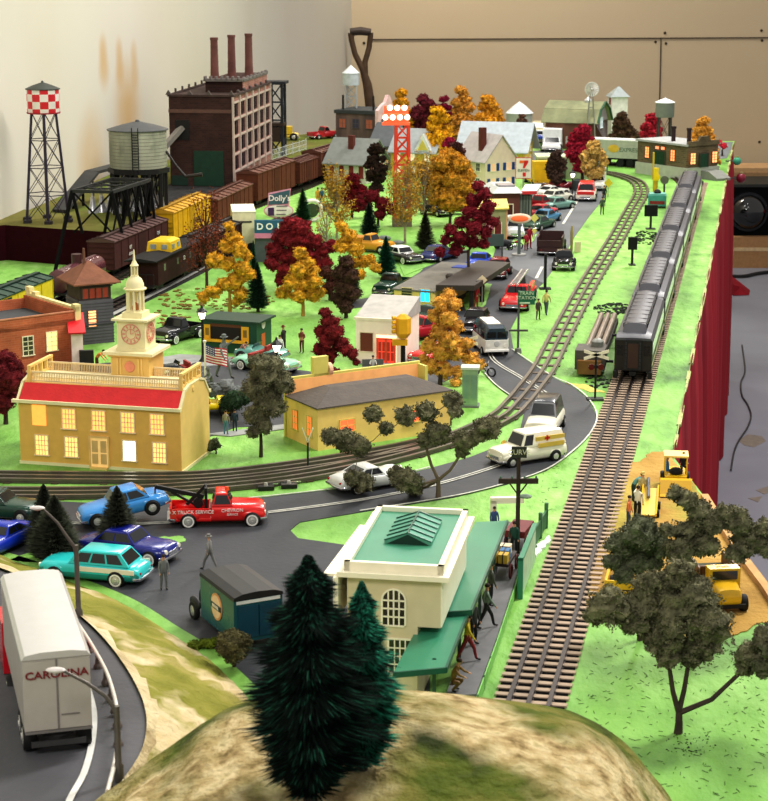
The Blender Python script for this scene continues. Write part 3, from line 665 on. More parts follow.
def tree(label, base, lst, col, name='tree', cat='tree', group=None, size=.13, dens=40, seed=1, flat=.85, tw=.14, bark=None, jag=.2, core=.88, z=0, limbs=True, fork=.45, var=.35, jit=.4, fw=1):
    B, cl_ = px_clumps(base, lst, flat, seed=seed, z=z, jit=jit)
    t = thing(name, label, cat, B, 0, group)
    top = max(c[2] for c in cl_); m = MB(); bk_ = bark or BARK
    low = min(c[2]-c[5] for c in cl_)
    fk = Vector((0, 0, max(.15, top*fork if fork else low)))
    m.tube([(0, 0, -.02), (0.02, 0, fk.z*.5), tuple(fk)], [tw*1.2, tw, tw*.85], 7)
    if limbs:
        nodes = [(fk*.96, tw*.8)]; todo = [Vector(c[:3]) for c in cl_]
        while todo:
            a_, e, _ = min(((i_, e_, (e_-nd[0]).length*(fw if i_ == 0 else 1.15)) for i_, nd in enumerate(nodes) for e_ in todo), key=lambda q: q[2])
            todo.remove(e); p0, r0 = nodes[a_]; mid = p0.lerp(e, .5)+Vector((0, 0, -.12*(e-p0).length)); r1 = max(.022, r0*.66)
            m.tube([tuple(p0), tuple(mid), tuple(e)], [r0, (r0+r1)/2, r1], 5); nodes.append((e, r1))
    m.build('trunk', bk_, t, smooth=60)
    foliage('foliage', cl_, leaf_mat(col, var), t, size*.72, min(dens*1.5, 260), seed, jag, core)
    return t
def auto_clumps(base, top, halfw, n=12, seed=1, low=.25, shape='cone', r=None):
    """fill a crown silhouette given its base pixel, top pixel row and half-width in pixels"""
    rg = random.Random(seed); out = []; H = base[1]-top
    n = max(5, int(n*.8))
    for i in range(n):
        f = (i+.5)/n; y = base[1]-H*(low+(1-low)*f)
        w_ = {'cone': (1-f)**.55*.95+.1, 'round': math.sin(PI*(.12+.8*f)), 'col': .8*(1-f*.5)}[shape]*halfw
        q = (r or .5)*halfw*(1-.5*f if shape != 'round' else .85)
        e_ = max(0, w_-q*.55)
        for sd in (-1, 1): out.append((base[0]+sd*e_*rg.uniform(.65, 1), y+q*.3+rg.uniform(-.4, .4)*q, max(q*.9, 2)))
        if e_ > q*.5: out.append((base[0]+rg.uniform(-.3, .3)*q, y, max(q, 2.2)))
    return out
def clump_tree(label, base, top, hw_, col, n=10, shape='cone', seed=1, **k):
    return tree(label, base, auto_clumps(base, top, hw_, n, seed, k.pop('low', .28), shape, k.pop('r', None)), col, seed=seed, **k)
def sparse_tree(label, base, top, hw_, col, seed=1, z=0, name='tree', group=None, n=26, leaves=70, size=.2, bark=None, shape='round', lean=0):
    """open tree: real twigs with separate leaf flakes"""
    rg = random.Random(seed); g2 = np.random.default_rng(seed)
    B = G(*base, z); H = HT(base[0], base[1], top, z)-z; W_ = hw_/PXM(*base, z)
    t = thing(name, label, 'tree', B, 0, group); m = MB(); pts = []
    m.tube([(0, 0, 0), (.05*H*lean, 0, H*.4), (.1*H*lean, 0, H*.85)], [.16, .1, .04], 6)
    for i in range(n):
        f = rg.uniform(.25, .9); a = rg.uniform(0, 2*PI); r = W_*(math.sin(PI*min(1, .15+.85*f*.9)))*rg.uniform(.5, 1)
        b = Vector((0, 0, H*f*.7)); e = Vector((r*math.cos(a), r*math.sin(a), min(H, H*f+rg.uniform(.0, .2)*H))); mid = b.lerp(e, .5)+Vector((0, 0, -.05*H))
        m.tube([tuple(b), tuple(mid), tuple(e)], [.055, .04, .02], 4)
        for k in range(leaves):
            q = mid.lerp(e, rg.uniform(0, 1.12)); pts.append((q.x+rg.gauss(0, .09*W_+.07), q.y+rg.gauss(0, .09*W_+.07), q.z+rg.gauss(0, .06*W_+.07)))
    m.build('trunk', bark or BARKL, t, smooth=60)
    vs = shards(np.array(pts), None, size*.75, g2, len(pts)); fm = MB(); fm.v = vs.tolist(); fm.f = [(3*i, 3*i+1, 3*i+2) for i in range(len(pts))]; fm.mi = [0]*len(fm.f)
    fm.build('foliage', leaf_mat(col), t, fixn=False)
    return t
def pine(label, base, top, hw_, col, tip=None, z=0, n=2600, seed=1, name='pine_tree', group=None, lay=15, nl=.34, wid=.035, droop=-.25, tipcol=None, loc=None, H=None, W_=None, loww=.12, basel=.06, pw=.85, bk=5, rough=0, b0=.55, la=.24):
    """bottle-brush conifer: bristles in whorled layers around a wire stem"""
    B = loc or G(*base, z); H = H or HT(base[0], base[1], top, z)-z; W_ = W_ or hw_/PXM(*base, z)
    t = thing(name, label, 'tree', B, 0, group); rg = np.random.default_rng(seed)
    MB().tube([(0, 0, 0), (0, 0, H*.5), (0, 0, H*.97)], [.06+.02*H, .05+.01*H, .02], 7).build('trunk', BARK, t, smooth=60)
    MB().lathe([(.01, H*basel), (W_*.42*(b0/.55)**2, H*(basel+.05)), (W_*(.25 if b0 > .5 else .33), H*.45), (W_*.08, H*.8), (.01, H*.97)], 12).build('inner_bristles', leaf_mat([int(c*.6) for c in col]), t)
    f = rg.uniform(0, 1, n)**.85; f = basel+f*(1-basel); lay_ = (np.sin(f*lay*2*PI)+1)/2*la+1.04-la
    a = rg.uniform(0, 2*PI, n); asym = 1+.13*np.sin(a*3+seed)+.09*np.sin(a*5+f*9)
    R1 = W_*((1-f)**pw*.93+.03)*lay_*asym; R1 *= np.minimum(1, b0+(f-basel)*bk); R1 *= 1+rough*(rg.uniform(-1, .35, n))*np.where(np.sin(a*7+f*31) > 0, 1, .3)
    r0 = R1*rg.uniform(.2, .72, n); r1 = R1*rg.uniform(.92, 1.08, n)
    z0 = f*H; dz = -droop*(r1-r0)*rg.uniform(.2, 1.6, n)
    ca_, sa_ = np.cos(a), np.sin(a)
    p0 = np.stack([r0*ca_, r0*sa_, z0], 1); p1 = np.stack([r1*ca_, r1*sa_, z0+dz], 1)
    side = np.stack([-sa_, ca_, rg.uniform(-.7, .7, n)], 1)*(wid*rg.uniform(.7, 1.5, n))[:, None]
    vs = np.stack([p0-side, p0+side, p1], 1).reshape(-1, 3); m = MB(); m.v = vs.tolist(); m.f = [(3*i, 3*i+1, 3*i+2) for i in range(n)]; m.mi = [0]*n
    if tipcol:
        m.mi = [1 if rg.random() < tipcol[1] else 0 for _ in range(n)]
        m.build('foliage', [leaf_mat(col), leaf_mat(tipcol[0])], t, fixn=False)
    else: m.build('foliage', leaf_mat(col), t, fixn=False)
    return t
# ================================================================ people
SKIN = (196, 148, 118)
PROTO = {}
def skin_body(J, E, Rd, tags):
    """one continuous body grown around a joint skeleton"""
    me = bpy.data.meshes.new('p'); me.from_pydata([Vector(j)*K for j in J], E, []); o = bpy.data.objects.new('p', me); COL.objects.link(o)
    s = o.modifiers.new('s', 'SKIN'); s.use_smooth_shade = True; s.branch_smoothing = .4
    for i, v in enumerate(me.skin_vertices[0].data): v.radius = (Rd[i][0]*K, Rd[i][1]*K); v.use_root = (i == 0)
    b = o.modifiers.new('b', 'SUBSURF'); b.levels = 1; b.render_levels = 1
    dg = bpy.context.evaluated_depsgraph_get(); r = bpy.data.meshes.new_from_object(o.evaluated_get(dg)); bpy.data.objects.remove(o); bpy.data.meshes.remove(me)
    segs = [(Vector(J[a])*K, Vector(J[b_])*K, tg) for (a, b_), tg in zip(E, tags)]
    idx = []
    for p in r.polygons:
        c = p.center; best = None
        for a, b_, tg in segs:
            ab = b_-a; tt = max(0, min(1, (c-a).dot(ab)/max(ab.length_squared, 1e-12))); dd_ = (c-(a+ab*tt)).length
            if best is None or dd_ < best[0]: best = (dd_, tg)
        idx.append(best[1])
    return r, idx
def make_pose(pose):
    sit = pose == 'sit'; bend = pose == 'bend'; walk = pose == 'walk'; crouch = pose == 'crouch'
    hz_ = .5 if sit else (.42 if crouch else .95); lean = {'bend': .42, 'crouch': .2}.get(pose, .02)
    P_ = [(0, 0, hz_), (lean*.4, 0, hz_+.26), (lean*.9, 0, hz_+.48-(.12 if bend else 0)), (lean*1.12, 0, hz_+.58-(.16 if bend else 0)), (lean*1.25+.02, 0, hz_+.70-(.18 if bend else 0)), (lean*1.3+.02, 0, hz_+.80-(.18 if bend else 0))]
    R_ = [(.15, .17), (.13, .155), (.13, .17), (.055, .055), (.095, .085), (.075, .07)]
    E = [(0, 1), (1, 2), (2, 3), (3, 4), (4, 5)]; T = [1, 1, 1, 0, 0]
    sh = Vector(P_[2])+Vector((0, 0, -.03))
    arms = {'stand': [(.03, -.28), (.1, -.26)], 'walk': [(-.12, -.24), (.05, -.25)], 'sit': [(.12, -.2), (.2, -.02)], 'bend': [(.16, -.22), (.16, -.2)], 'crouch': [(.16, -.15), (.2, -.05)], 'point': [(.03, -.28), (.1, -.26)], 'hips': [(-.04, -.26), (.1, -.1)]}[pose]
    for s in (1, -1):
        k = len(P_); (ex, ez), (hx, hz2) = arms
        if walk and s < 0: ex, hx = .12, .18
        a0 = sh+Vector((0, s*.17, 0)); a1 = a0+Vector((ex, s*.06, ez)); a2 = a1+Vector((hx, s*.0 if pose != 'hips' else -s*.1, hz2)); 
        if pose == 'point' and s > 0: a1 = a0+Vector((.22, .05, -.03)); a2 = a1+Vector((.26, 0, .05))
        a3 = a2+(a2-a1).normalized()*.09; th = a2+Vector((.05, -s*.04, -.03))
        P_ += [tuple(a0), tuple(a1), tuple(a2), tuple(a3), tuple(th)]; R_ += [(.07, .07), (.05, .05), (.036, .036), (.03, .02), (.014, .014)]
        E += [(2, k), (k, k+1), (k+1, k+2), (k+2, k+3), (k+2, k+4)]; T += [1, 1, 1, 0, 0]
        k = len(P_); st = (.2 if walk else .02)*s
        hip = Vector((0, s*.1, hz_-.06))
        if sit: kn = Vector((.42, s*.13, .52)); an = Vector((.42, s*.13, .08))
        elif crouch: kn = Vector((.36, s*.16, .42)); an = Vector((.05, s*.14, .08))
        else: kn = Vector((st+.03, s*.11, .5)); an = Vector((st*1.7-.02, s*.12, .08))
        toe = an+Vector((.17, s*.02, -.03))
        P_ += [tuple(hip), tuple(kn), tuple(an), tuple(toe)]; R_ += [(.1, .1), (.07, .07), (.05, .05), (.04, .035)]
        E += [(0, k), (k, k+1), (k+1, k+2), (k+2, k+3)]; T += [2, 2, 2, 3]
    return skin_body(P_, E, R_, T), P_
def person(label, px, shirt, pants, pose='stand', face=0., h=1.78, hair=(50, 34, 24), hat=None, z=0, group=None, loc=None, tip=0, sk=SKIN):
    if pose not in PROTO: PROTO[pose] = make_pose(pose)
    (me0, idx), J = PROTO[pose]; me = me0.copy(); me.materials.clear()
    for c in (sk, shirt, pants, (30, 24, 22)): me.materials.append(M(c, rough=.55, var=.06))
    me.polygons.foreach_set('material_index', idx)
    o = bpy.data.objects.new('person', me); COL.objects.link(o)
    B = loc or G(*px, z); s = h/1.80
    o.location = [c*K for c in B]; o.scale = (s, s, s); o.rotation_euler = (0, tip, face)
    tag(o, label, 'person', group)
    hx, hy, hz_ = J[4]
    m = MB(); m.ell((hx-.015, 0, hz_+.045), (.108, .098, .09), 10, 6)
    if hat:
        m = MB(); m.lathe([(.17 if hat[1] == 'brim' else .115, hz_+.06), (.17 if hat[1] == 'brim' else .115, hz_+.075), (.1, hz_+.08), (.095, hz_+.17), (.05, hz_+.19), (.001, hz_+.19)], 12, (hx, 0, 0))
        if hat[1] != 'brim': m.box(hx+.05, hx+.19, -.07, .07, hz_+.06, hz_+.08)
        m.build('hat', M(hat[0], rough=.7), o, smooth=40)
    else: m.build('hair', M(hair, rough=.8), o, smooth=60)
    fm = MB(); fm.ell((hx+.098, 0, hz_+.0), (.022, .014, .028), 6, 4); fm.build('nose', M(sk, rough=.55, var=.06), o, smooth=60)
    em = MB()
    for sy in (-1, 1): em.ell((hx+.083, sy*.035, hz_+.028), (.012, .014, .009), 6, 4)
    em.build('eye', M((30, 22, 20), rough=.3), o)
    return o
# ================================================================ buildings
def window(t, x, y, z, w_, h, face='front', frame_c=(236, 226, 196), glow=(255, 190, 120), e=1.4, mull=(2, 3), d=.06, arch=False, name='window', sill=True, fw=.07):
    """window in local wall coords; face front: wall in xz at y (looking -y); right: wall in yz at x (looking +x)"""
    fm = M(frame_c, rough=.6, var=.05); gm = lit(glow, e) if e > 0 else M(glow, rough=.15, spec=.8)
    m = MB()
    m.box(-w_/2-fw, -w_/2, -d, 0, 0, h); m.box(w_/2, w_/2+fw, -d, 0, 0, h); m.box(-w_/2-fw, w_/2+fw, -d, 0, h, h+fw)
    if sill: m.box(-w_/2-fw*1.8, w_/2+fw*1.8, -d*2, 0, -fw, 0)
    for i in range(1, mull[0]+1-0 if False else mull[0]): xx = -w_/2+w_*i/mull[0]; m.box(xx-.025, xx+.025, -d*.8, 0, 0, h)
    for j in range(1, mull[1]): zz = h*j/mull[1]; m.box(-w_/2, w_/2, -d*.8, 0, zz-.025, zz+.025)
    p = MB(); pts = [(-w_/2, 0), (w_/2, 0), (w_/2, h), (-w_/2, h)]
    if arch:
        pts = [(-w_/2, 0), (w_/2, 0), (w_/2, h)]+[(w_/2*math.cos(PI*k/8), h+w_/2*math.sin(PI*k/8)) for k in range(1, 8)]+[(-w_/2, h)]
        m = MB(); m.box(-w_/2-fw, -w_/2, -d, 0, 0, h); m.box(w_/2, w_/2+fw, -d, 0, 0, h); m.box(-w_/2, w_/2, -d, 0, -fw, 0)
        m.tube([((w_/2+fw/2)*math.cos(PI*k/10), -d/2, h+(w_/2+fw/2)*math.sin(PI*k/10)) for k in range(11)], fw*.6, 5)
        for i in range(1, mull[0]): xx = -w_/2+w_*i/mull[0]; m.box(xx-.03, xx+.03, -d*.8, 0, 0, h+math.sqrt(max(0, (w_/2)**2-xx**2)))
        for j in range(1, mull[1]+1): zz = h*j/mull[1]; m.box(-w_/2, w_/2, -d*.8, 0, zz-.03, zz+.03)
    p.prism(pts, -.015, 0, 'y')
    rz = {'front': 0, 'right': PI/2, 'left': -PI/2, 'back': PI}[face]
    for q in (m, p): q.xf(rz, (x, y, z))
    o = m.build(name, fm, t); p.build('pane', gm, o); return o
def door(t, x, y, z, w_, h, col, face='front', frame_c=(236, 226, 196), panels=True, e=0, name='door'):
    rz = {'front': 0, 'right': PI/2, 'left': -PI/2, 'back': PI}[face]
    m = MB(); m.box(-w_/2, w_/2, -.06, 0, 0, h).xf(rz, (x, y, z)); o = m.build(name, lit(col, e) if e else M(col, rough=.5), t)
    f = MB(); f.box(-w_/2-.1, -w_/2, -.12, 0, 0, h+.1); f.box(w_/2, w_/2+.1, -.12, 0, 0, h+.1); f.box(-w_/2, w_/2, -.12, 0, h, h+.1); f.xf(rz, (x, y, z)).build('door_frame', M(frame_c, rough=.6), o)
    if panels:
        pm = MB()
        for sx in (-1, 1):
            for z0, z1 in ((.1, .45), (.5, .9)): pm.box(sx*w_*.25-w_*.17, sx*w_*.25+w_*.17, -.09, -.05, z0*h, z1*h)
        pm.xf(rz, (x, y, z)).build('door_panel', M([int(c*.9) for c in col], rough=.5), o)
    return o
def gable(t, x0, x1, y0, y1, z0, zr, over, mat, ridge='x', name='roof', th=.12):
    m = MB()
    if ridge == 'x':
        yc = (y0+y1)/2; k = (zr-z0)/(yc-y0); yo = y0-over; yo1 = y1+over; zo = z0-k*over
        m.prism([(yo, zo), (yc, zr), (yo1, zo), (yo1, zo+th), (yc, zr+th*1.3), (yo, zo+th)], x0-over, x1+over, 'x')
    else:
        xc = (x0+x1)/2; k = (zr-z0)/(xc-x0); xo = x0-over; xo1 = x1+over; zo = z0-k*over
        m.prism([(xo, zo), (xc, zr), (xo1, zo), (xo1, zo+th), (xc, zr+th*1.3), (xo, zo+th)], y0-over, y1+over, 'y')
    return m.build(name, mat, t)
def walls_gable(t, x0, x1, y0, y1, z, zr, mat, ridge='x', name='wall'):
    m = MB()
    if ridge == 'x': m.prism([(y0, 0), (y1, 0), (y1, z), ((y0+y1)/2, zr), (y0, z)], x0, x1, 'x')
    else: m.prism([(x0, 0), (x1, 0), (x1, z), ((x0+x1)/2, zr), (x0, z)], y0, y1, 'y')
    return m.build(name, mat, t)
# ================================================================ buildings
def H2(x, y, row):
    r = (CY-row)/F_; return CH + y*(r*cT-sT)/(cT+r*sT)
def place(name, label, cat, fl, fr, z=0, group=None):
    A = G(*fl, z); B = G(*fr, z); yaw, W = two(A, B); return thing(name, label, cat, A, yaw, group), W, A, yaw
def W2(A, yaw, x, y): return (A[0]+x*math.cos(yaw)-y*math.sin(yaw), A[1]+x*math.sin(yaw)+y*math.cos(yaw))
CREAM = (232, 222, 186)
# ---- town hall
t, W, A, yaw = place('town_hall', 'ochre model town hall with red roof, lit windows and cream bell tower', 'building', (21, 463), (182, 474))
Dp = 4.9; oc = M((222, 178, 92), rough=.55, var=.06); oc2 = M((228, 196, 120), rough=.55, var=.05); cr_ = M((230, 220, 176), rough=.55, var=.05)
ze = 3.75; RZ = 4.6; prof = [(0, 0), (Dp, 0), (Dp, ze), (Dp-.8, RZ), (Dp-1.6, RZ+.2), (1.6, RZ+.2), (.8, RZ), (0, ze)]
MB().prism(prof, 0, W, 'x').build('wall', oc2, t)
MB().box(0.02, W-.02, -.04, 0, 0, ze).build('front_wall', oc, t)
m = MB(); m.panel((.12, -.12, ze+.02), (W-.12, -.12, ze+.02), (W-.12, .78, RZ+.02), (.12, .78, RZ+.02), .07); m.panel((W-.12, Dp+.12, ze), (.12, Dp+.12, ze), (.12, Dp-.78, RZ+.02), (W-.12, Dp-.78, RZ+.02), .07)
m.build('roof', M((196, 40, 44), rough=.6, var=.08, bump=.3, bs=6), t)
m = MB(); m.box(-.3, W+.08, -.28, -.02, ze-.08, ze+.1); m.box(-.3, W+.08, Dp, Dp+.2, ze-.08, ze+.1); m.box(-.05, W+.03, -.09, 0, 0, .18); m.box(W, W+.05, -.09, Dp, 0, .18)
for xx in (-.06, W-.06):
    for q in (((0, ze), (.8, RZ+.05)), ((.8, RZ+.05), (1.6, RZ+.26)), ((Dp, ze), (Dp-.8, RZ+.05)), ((Dp-.8, RZ+.05), (Dp-1.6, RZ+.26))): m.beam((xx+.03, q[0][0], q[0][1]), (xx+.03, q[1][0], q[1][1]), .16, .14)
m.box(0, W, 1.6, Dp-1.6, RZ+.18, RZ+.24)
m.build('cornice', cr_, t)
bz = RZ+.1; bl = M((224, 204, 160), rough=.5)
for yy in (1.0, Dp-1.2):
    m = MB(); m.box(.15, W-.1, yy-.05, yy+.05, bz+.5, bz+.6); m.box(.15, W-.1, yy-.05, yy+.05, bz, bz+.08)
    n = 92
    for i in range(n): xx = .2+(W-.35)*i/n; m.box(xx, xx+.05, yy-.02, yy+.02, bz+.05, bz+.52)
    m.build('balustrade', bl, t)
for xx in (.35, W-.25):
    m = MB()
    for yy in (.9, 1.45, 1.95, 2.6, 3.3, Dp-.9): m.box(xx-.09, xx+.09, yy-.07, yy+.07, RZ-.1, RZ+.95)
    m.box(xx-.11, xx+.11, .85, Dp-.8, RZ+.9, RZ+1.03); m.box(xx-.08, xx+.08, .85, Dp-.8, RZ, RZ+.35); m.build('end_railing', oc2, t)
def sx(px): return (px-21)/161.0*W
xs = [42, 71, 100, 128, 156]
for i, px in enumerate(xs):
    x = sx(px)+ (0.05*i)
    if i == 0:
        MB().box(x-.42, x+.42, -.09, -.04, 2.35, 3.55).build('lit_panel', lit((255, 168, 80), .9), t)
    else: window(t, x, -.04, 2.28, .74, 1.12, frame_c=(238, 214, 170), glow=(255, 176, 96), e=1.3, mull=(4, 4))
    if i == 2: continue
    if i == 3: window(t, x+.05, -.04, .62, .72, 1.12, frame_c=(244, 232, 200), glow=(255, 246, 226), e=4, mull=(1, 1))
    else: window(t, x+.1, -.04, .62, .72, 1.12, frame_c=(238, 214, 170), glow=(255, 190, 110), e=1.5, mull=(4, 4))
door(t, sx(101.5), -.04, .12, 1.05, 1.72, (232, 196, 128), e=.35, frame_c=(226, 190, 120))
MB().box(sx(93), sx(110), -.35, -.04, 0, .12).build('doorstep', oc2, t)
MB().lathe([(.01, 0), (.16, 0), (.16, .05), (.01, .06)], 14).xf(rx=0, ry=PI/2, t=(W, 2.2, 4.5)).build('gable_medallion', oc2, t)
# bell tower
tx, ty = 5.75, 4.15; wp = W2(A, yaw, tx, ty); hz_ = lambda r: H2(wp[0], wp[1], r)
z1 = hz_(350); z2 = hz_(318); a1 = 1.18; a2 = .86
m = MB(); m.box(tx-a1, tx+a1, ty-a1, ty+a1, 3.0, z1); o = m.build('tower_base', M((222, 186, 112), rough=.55, var=.05), t)
m = MB()
for xx in (-.75, -.55, .55, .75): m.box(tx+xx-.05, tx+xx+.05, ty-a1-.06, ty-a1, 4, z1-.25)
m.box(tx-1.3, tx+1.3, ty-a1-.1, ty+a1+.1, z1-.2, z1-.08)
m.build('pilaster', oc2, o)
MB().lathe([(.3, 0), (.33, .04), (.3, .08), (.24, .08), (.2, .05), (.01, .06)], 20).xf(rx=PI/2, t=(tx, ty-a1, z1-.75)).build('medallion', M((226, 150, 120), rough=.5), o, smooth=40)
m = MB(); m.box(tx-a1-.35, tx+a1+.35, ty-a1-.35, ty+a1+.35, z1-.05, z1+.12); m.box(tx-a2-.08, tx+a2+.08, ty-a2-.08, ty+a2+.08, z1+.1, z1+.28); m.build('lower_ledge', cr_, t)
o = MB().box(tx-a2, tx+a2, ty-a2, ty+a2, z1+.2, z2).build('clock_stage', cr_, t)
cf = M((216, 150, 130), rough=.5)
for rz, ox, oy in ((0, 0, -a2-.01), (PI/2, a2+.01, 0)):
    m = MB(); zc = (z1+.28+z2)/2+.02
    for k in range(12):
        a = k*PI/6; m.box(-.035, .035, -.05, 0, .36, .52); vs = m.v[-8:]; m.v[-8:] = [(x*math.cos(a)-z*math.sin(a), y, x*math.sin(a)+z*math.cos(a)) for x, y, z in vs]
    pts = [(.58*math.cos(2*PI*k/24), -.03, .58*math.sin(2*PI*k/24)) for k in range(25)]; m.tube(pts, .03, 5); pts = [(.3*math.cos(2*PI*k/24), -.03, .3*math.sin(2*PI*k/24)) for k in range(25)]; m.tube(pts, .02, 5)
    m.beam((0, -.05, 0), (.0, -.05, .3), .05, .03); m.beam((0, -.05, 0), (.2, -.05, .1), .05, .03)
    m.xf(rz, (tx+ox, ty+oy, zc)).build('clock_face', cf, t)
m = MB(); m.box(tx-a2-.25, tx+a2+.25, ty-a2-.25, ty+a2+.25, z2-.02, z2+.1); m.box(tx-.62, tx+.62, ty-.62, ty+.62, z2+.1, z2+.42); m.build('upper_ledge', cr_, t)
zl = z2+.42; zd = hz_(290); zt = hz_(277); zs = hz_(270); ztop = hz_(249)
m = MB()
for k in range(8): a = k*PI/4+.2; m.cyl((tx+.46*math.cos(a), ty+.46*math.sin(a), zl), (tx+.46*math.cos(a), ty+.46*math.sin(a), zd), .085, n=7)
m.lathe([(.56, zl-.02), (.56, zl+.06)], 8, (tx, ty, 0)); m.lathe([(.58, zd), (.68, zd+.06), (.68, zd+.12), (.5, zd+.16)], 16, (tx, ty, 0))
m.build('belfry', cr_, t, smooth=40)
MB().lathe([(.22, zl+.1), (.2, zl+.3), (.1, zl+.5), (.02, zl+.52)], 12, (tx, ty, 0)).build('bell', M((190, 120, 70), rough=.35, metal=.6), t, smooth=50)
m = MB(); hh = zt-zd-.1; m.lathe([(.54, zd+.14), (.52, zd+.14+hh*.4), (.4, zd+.14+hh*.8), (.24, zt+.04), (.24, zt+.08)], 16, (tx, ty, 0)); m.build('dome', cr_, t, smooth=50)
m = MB()
for k in range(6): a = k*PI/3; m.cyl((tx+.18*math.cos(a), ty+.18*math.sin(a), zt), (tx+.18*math.cos(a), ty+.18*math.sin(a), zs+.25), .045, n=6)
m.lathe([(.24, zs+.22), (.26, zs+.28), (.2, zs+.34), (.12, zs+.5), (.07, zs+.6), (.055, ztop-.3), (.03, ztop-.05), (.001, ztop)], 12, (tx, ty, 0)); m.build('spire', cr_, t, smooth=40)
# ---- yellow depot with hipped grey roof in the middle
t, W, A, yaw = place('depot_building', 'pale yellow low building with dark hipped roof and parapet behind the wide olive tree', 'building', (285, 437), (318, 451))
# local x = short side (front-left), rotate so that long side is x
A2 = G(318, 451); B2 = G(450, 431); yaw2, L2 = two(A2, B2); t.location = [c*K for c in A2]; t.rotation_euler = (0, 0, yaw2)
yl = M((238, 204, 122), rough=.55, var=.06); ylt = M((214, 204, 108), rough=.55, var=.05)
Wd = 3.9; h = 2.55
MB().box(0, L2, 0, Wd, 0, h).build('wall', yl, t)
m = MB(); m.loft([[(-.12, -.12, h), (L2+.12, -.12, h), (L2+.12, Wd, h), (-.12, Wd, h)], [(-.12, -.12, h+.08), (L2+.12, -.12, h+.08), (L2+.12, Wd, h+.08), (-.12, Wd, h+.08)], [(1.9, 1.8, h+.75), (L2-1.6, 1.8, h+.75), (L2-1.6, 2.6, h+.75), (1.9, 2.6, h+.75)]])
m.build('roof', M((92, 84, 78), rough=.8, var=.1, bump=.3, bs=5), t)
m = MB(); m.box(-.1, L2+.25, Wd, Wd+.2, 0, h+1.15); m.box(L2+.05, L2+.25, Wd-.9, Wd, 0, h+1.0); m.build('parapet', ylt, t)
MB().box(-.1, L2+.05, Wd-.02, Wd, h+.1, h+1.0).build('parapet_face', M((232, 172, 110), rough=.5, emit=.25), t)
o = MB().box(1.9, 2.95, Wd-.0, Wd+.35, h+.9, h+2.2).build('sign_tower', ylt, t); MB().cyl((3.0, Wd+.3, h+1.3), (3.25, Wd+.3, h+1.3), .42, n=16).build('round_sign', M((226, 180, 150), rough=.5), o)
for x in (2.0, 6.6): window(t, x, 0, .95, .95, .7, frame_c=(206, 190, 104), glow=(255, 96, 56), e=1.6, mull=(2, 2))
for y in (1.1, 2.9): window(t, 0, Wd-y+.0, .75, .55, 1.15, face='left', frame_c=(206, 190, 104), glow=(236, 120, 60), e=.9, mull=(2, 3))
# ---- brick building at left
bm_ = brick((186, 104, 68), (172, 94, 62), (184, 122, 92), 1., .5, .16, .012)
A2 = G(-60, 386); B2 = G(77, 366); yaw2, L2 = two(A2, B2)
t = thing('brick_building', 'red-brown brick building with cream stepped cornice behind the maroon tree', 'building', A2, yaw2)
h = H2(B2[0], B2[1], 311); Wd = 7.5
m = MB(); m.box(0, L2, 0, Wd, 0, h-.9); m.box(0, L2, 0, .22, h-.9, h-.55); m.box(L2-6.2, L2, 0, .22, h-.9, h); m.box(0, L2, Wd-.2, Wd, h-.9, h-.1); m.box(L2-.22, L2, .22, Wd, h-.9, h+.1)
m.build('wall', bm_, t)
MB().box(.1, L2-.22, .22, Wd-.2, h-.9, h-.82).build('roof', M((72, 74, 76), rough=.9), t)
m = MB(); m.box(L2-.02, L2+.32, -.1, Wd, h-.05, h+.28); m.box(L2-.02, L2+.42, -.1, .5, h-.9, h+.45); m.box(L2, L2+.4, Wd-.6, Wd+.1, h, h+.75); m.box(L2, L2+.4, Wd-1.5, Wd-.9, h, h+.5); m.box(L2, L2+.12, 0, Wd, 0, h)
m.build('cornice', M((222, 208, 150), rough=.6), t)
m = MB(); m.box(L2-6.2, L2, -.05, .1, h-.04, h+.05); m.box(0, L2-6.2, -.05, .1, h-.6, h-.5); m.build('coping', M((190, 132, 100), rough=.8), t)
pm = PXM(50, 375)
for px, e_, z_ in ((24, .0, 1.3), (50, 1.6, 1.4)):
    x = L2-(77-px)/pm*1.02; window(t, x, 0, z_, .75, 1.3, frame_c=(232, 224, 190), glow=(255, 190, 120) if e_ else (60, 44, 40), e=e_, mull=(2, 4)); window(t, x+.05, 0, z_-2.0+.9, .75, .5, frame_c=(232, 224, 190), glow=(50, 40, 40), e=0, mull=(2, 2)) if False else None
# white shed with red roof left of it & small white shop between
t = thing('shed', 'small white kiosk with red roof trim seen over the brick parapet', 'building', G(-4, 348), .25)
MB().box(-2.2, 1.0, -.6, .9, 0, 3.0).build('wall', M((226, 214, 216), rough=.6), t); MB().box(-2.4, 1.15, -.7, 1.0, 3.0, 3.4).build('roof', M((206, 30, 38), rough=.5), t)
A2 = G(72, 372); t = thing('shed', 'small white shed with red sloping roof between brick building and grey tower', 'building', (A2[0], A2[1]+.3, 0), .2)
MB().prism([(0, 0), (2.6, 0), (2.6, 3.4), (0, 2.7)], 0, .8, 'x').build('wall', M((232, 210, 206), rough=.6), t); m = MB(); m.panel((-.2, -.3, 2.7), (1.0, -.3, 2.7), (1.0, 2.9, 3.55), (-.2, 2.9, 3.55), .12); m.build('roof', M((206, 34, 44), rough=.5), t)
MB().box(.5, 1.5, -.35, -.0, .1, 1.5).build('dark_barrel', M((26, 22, 22)), t)
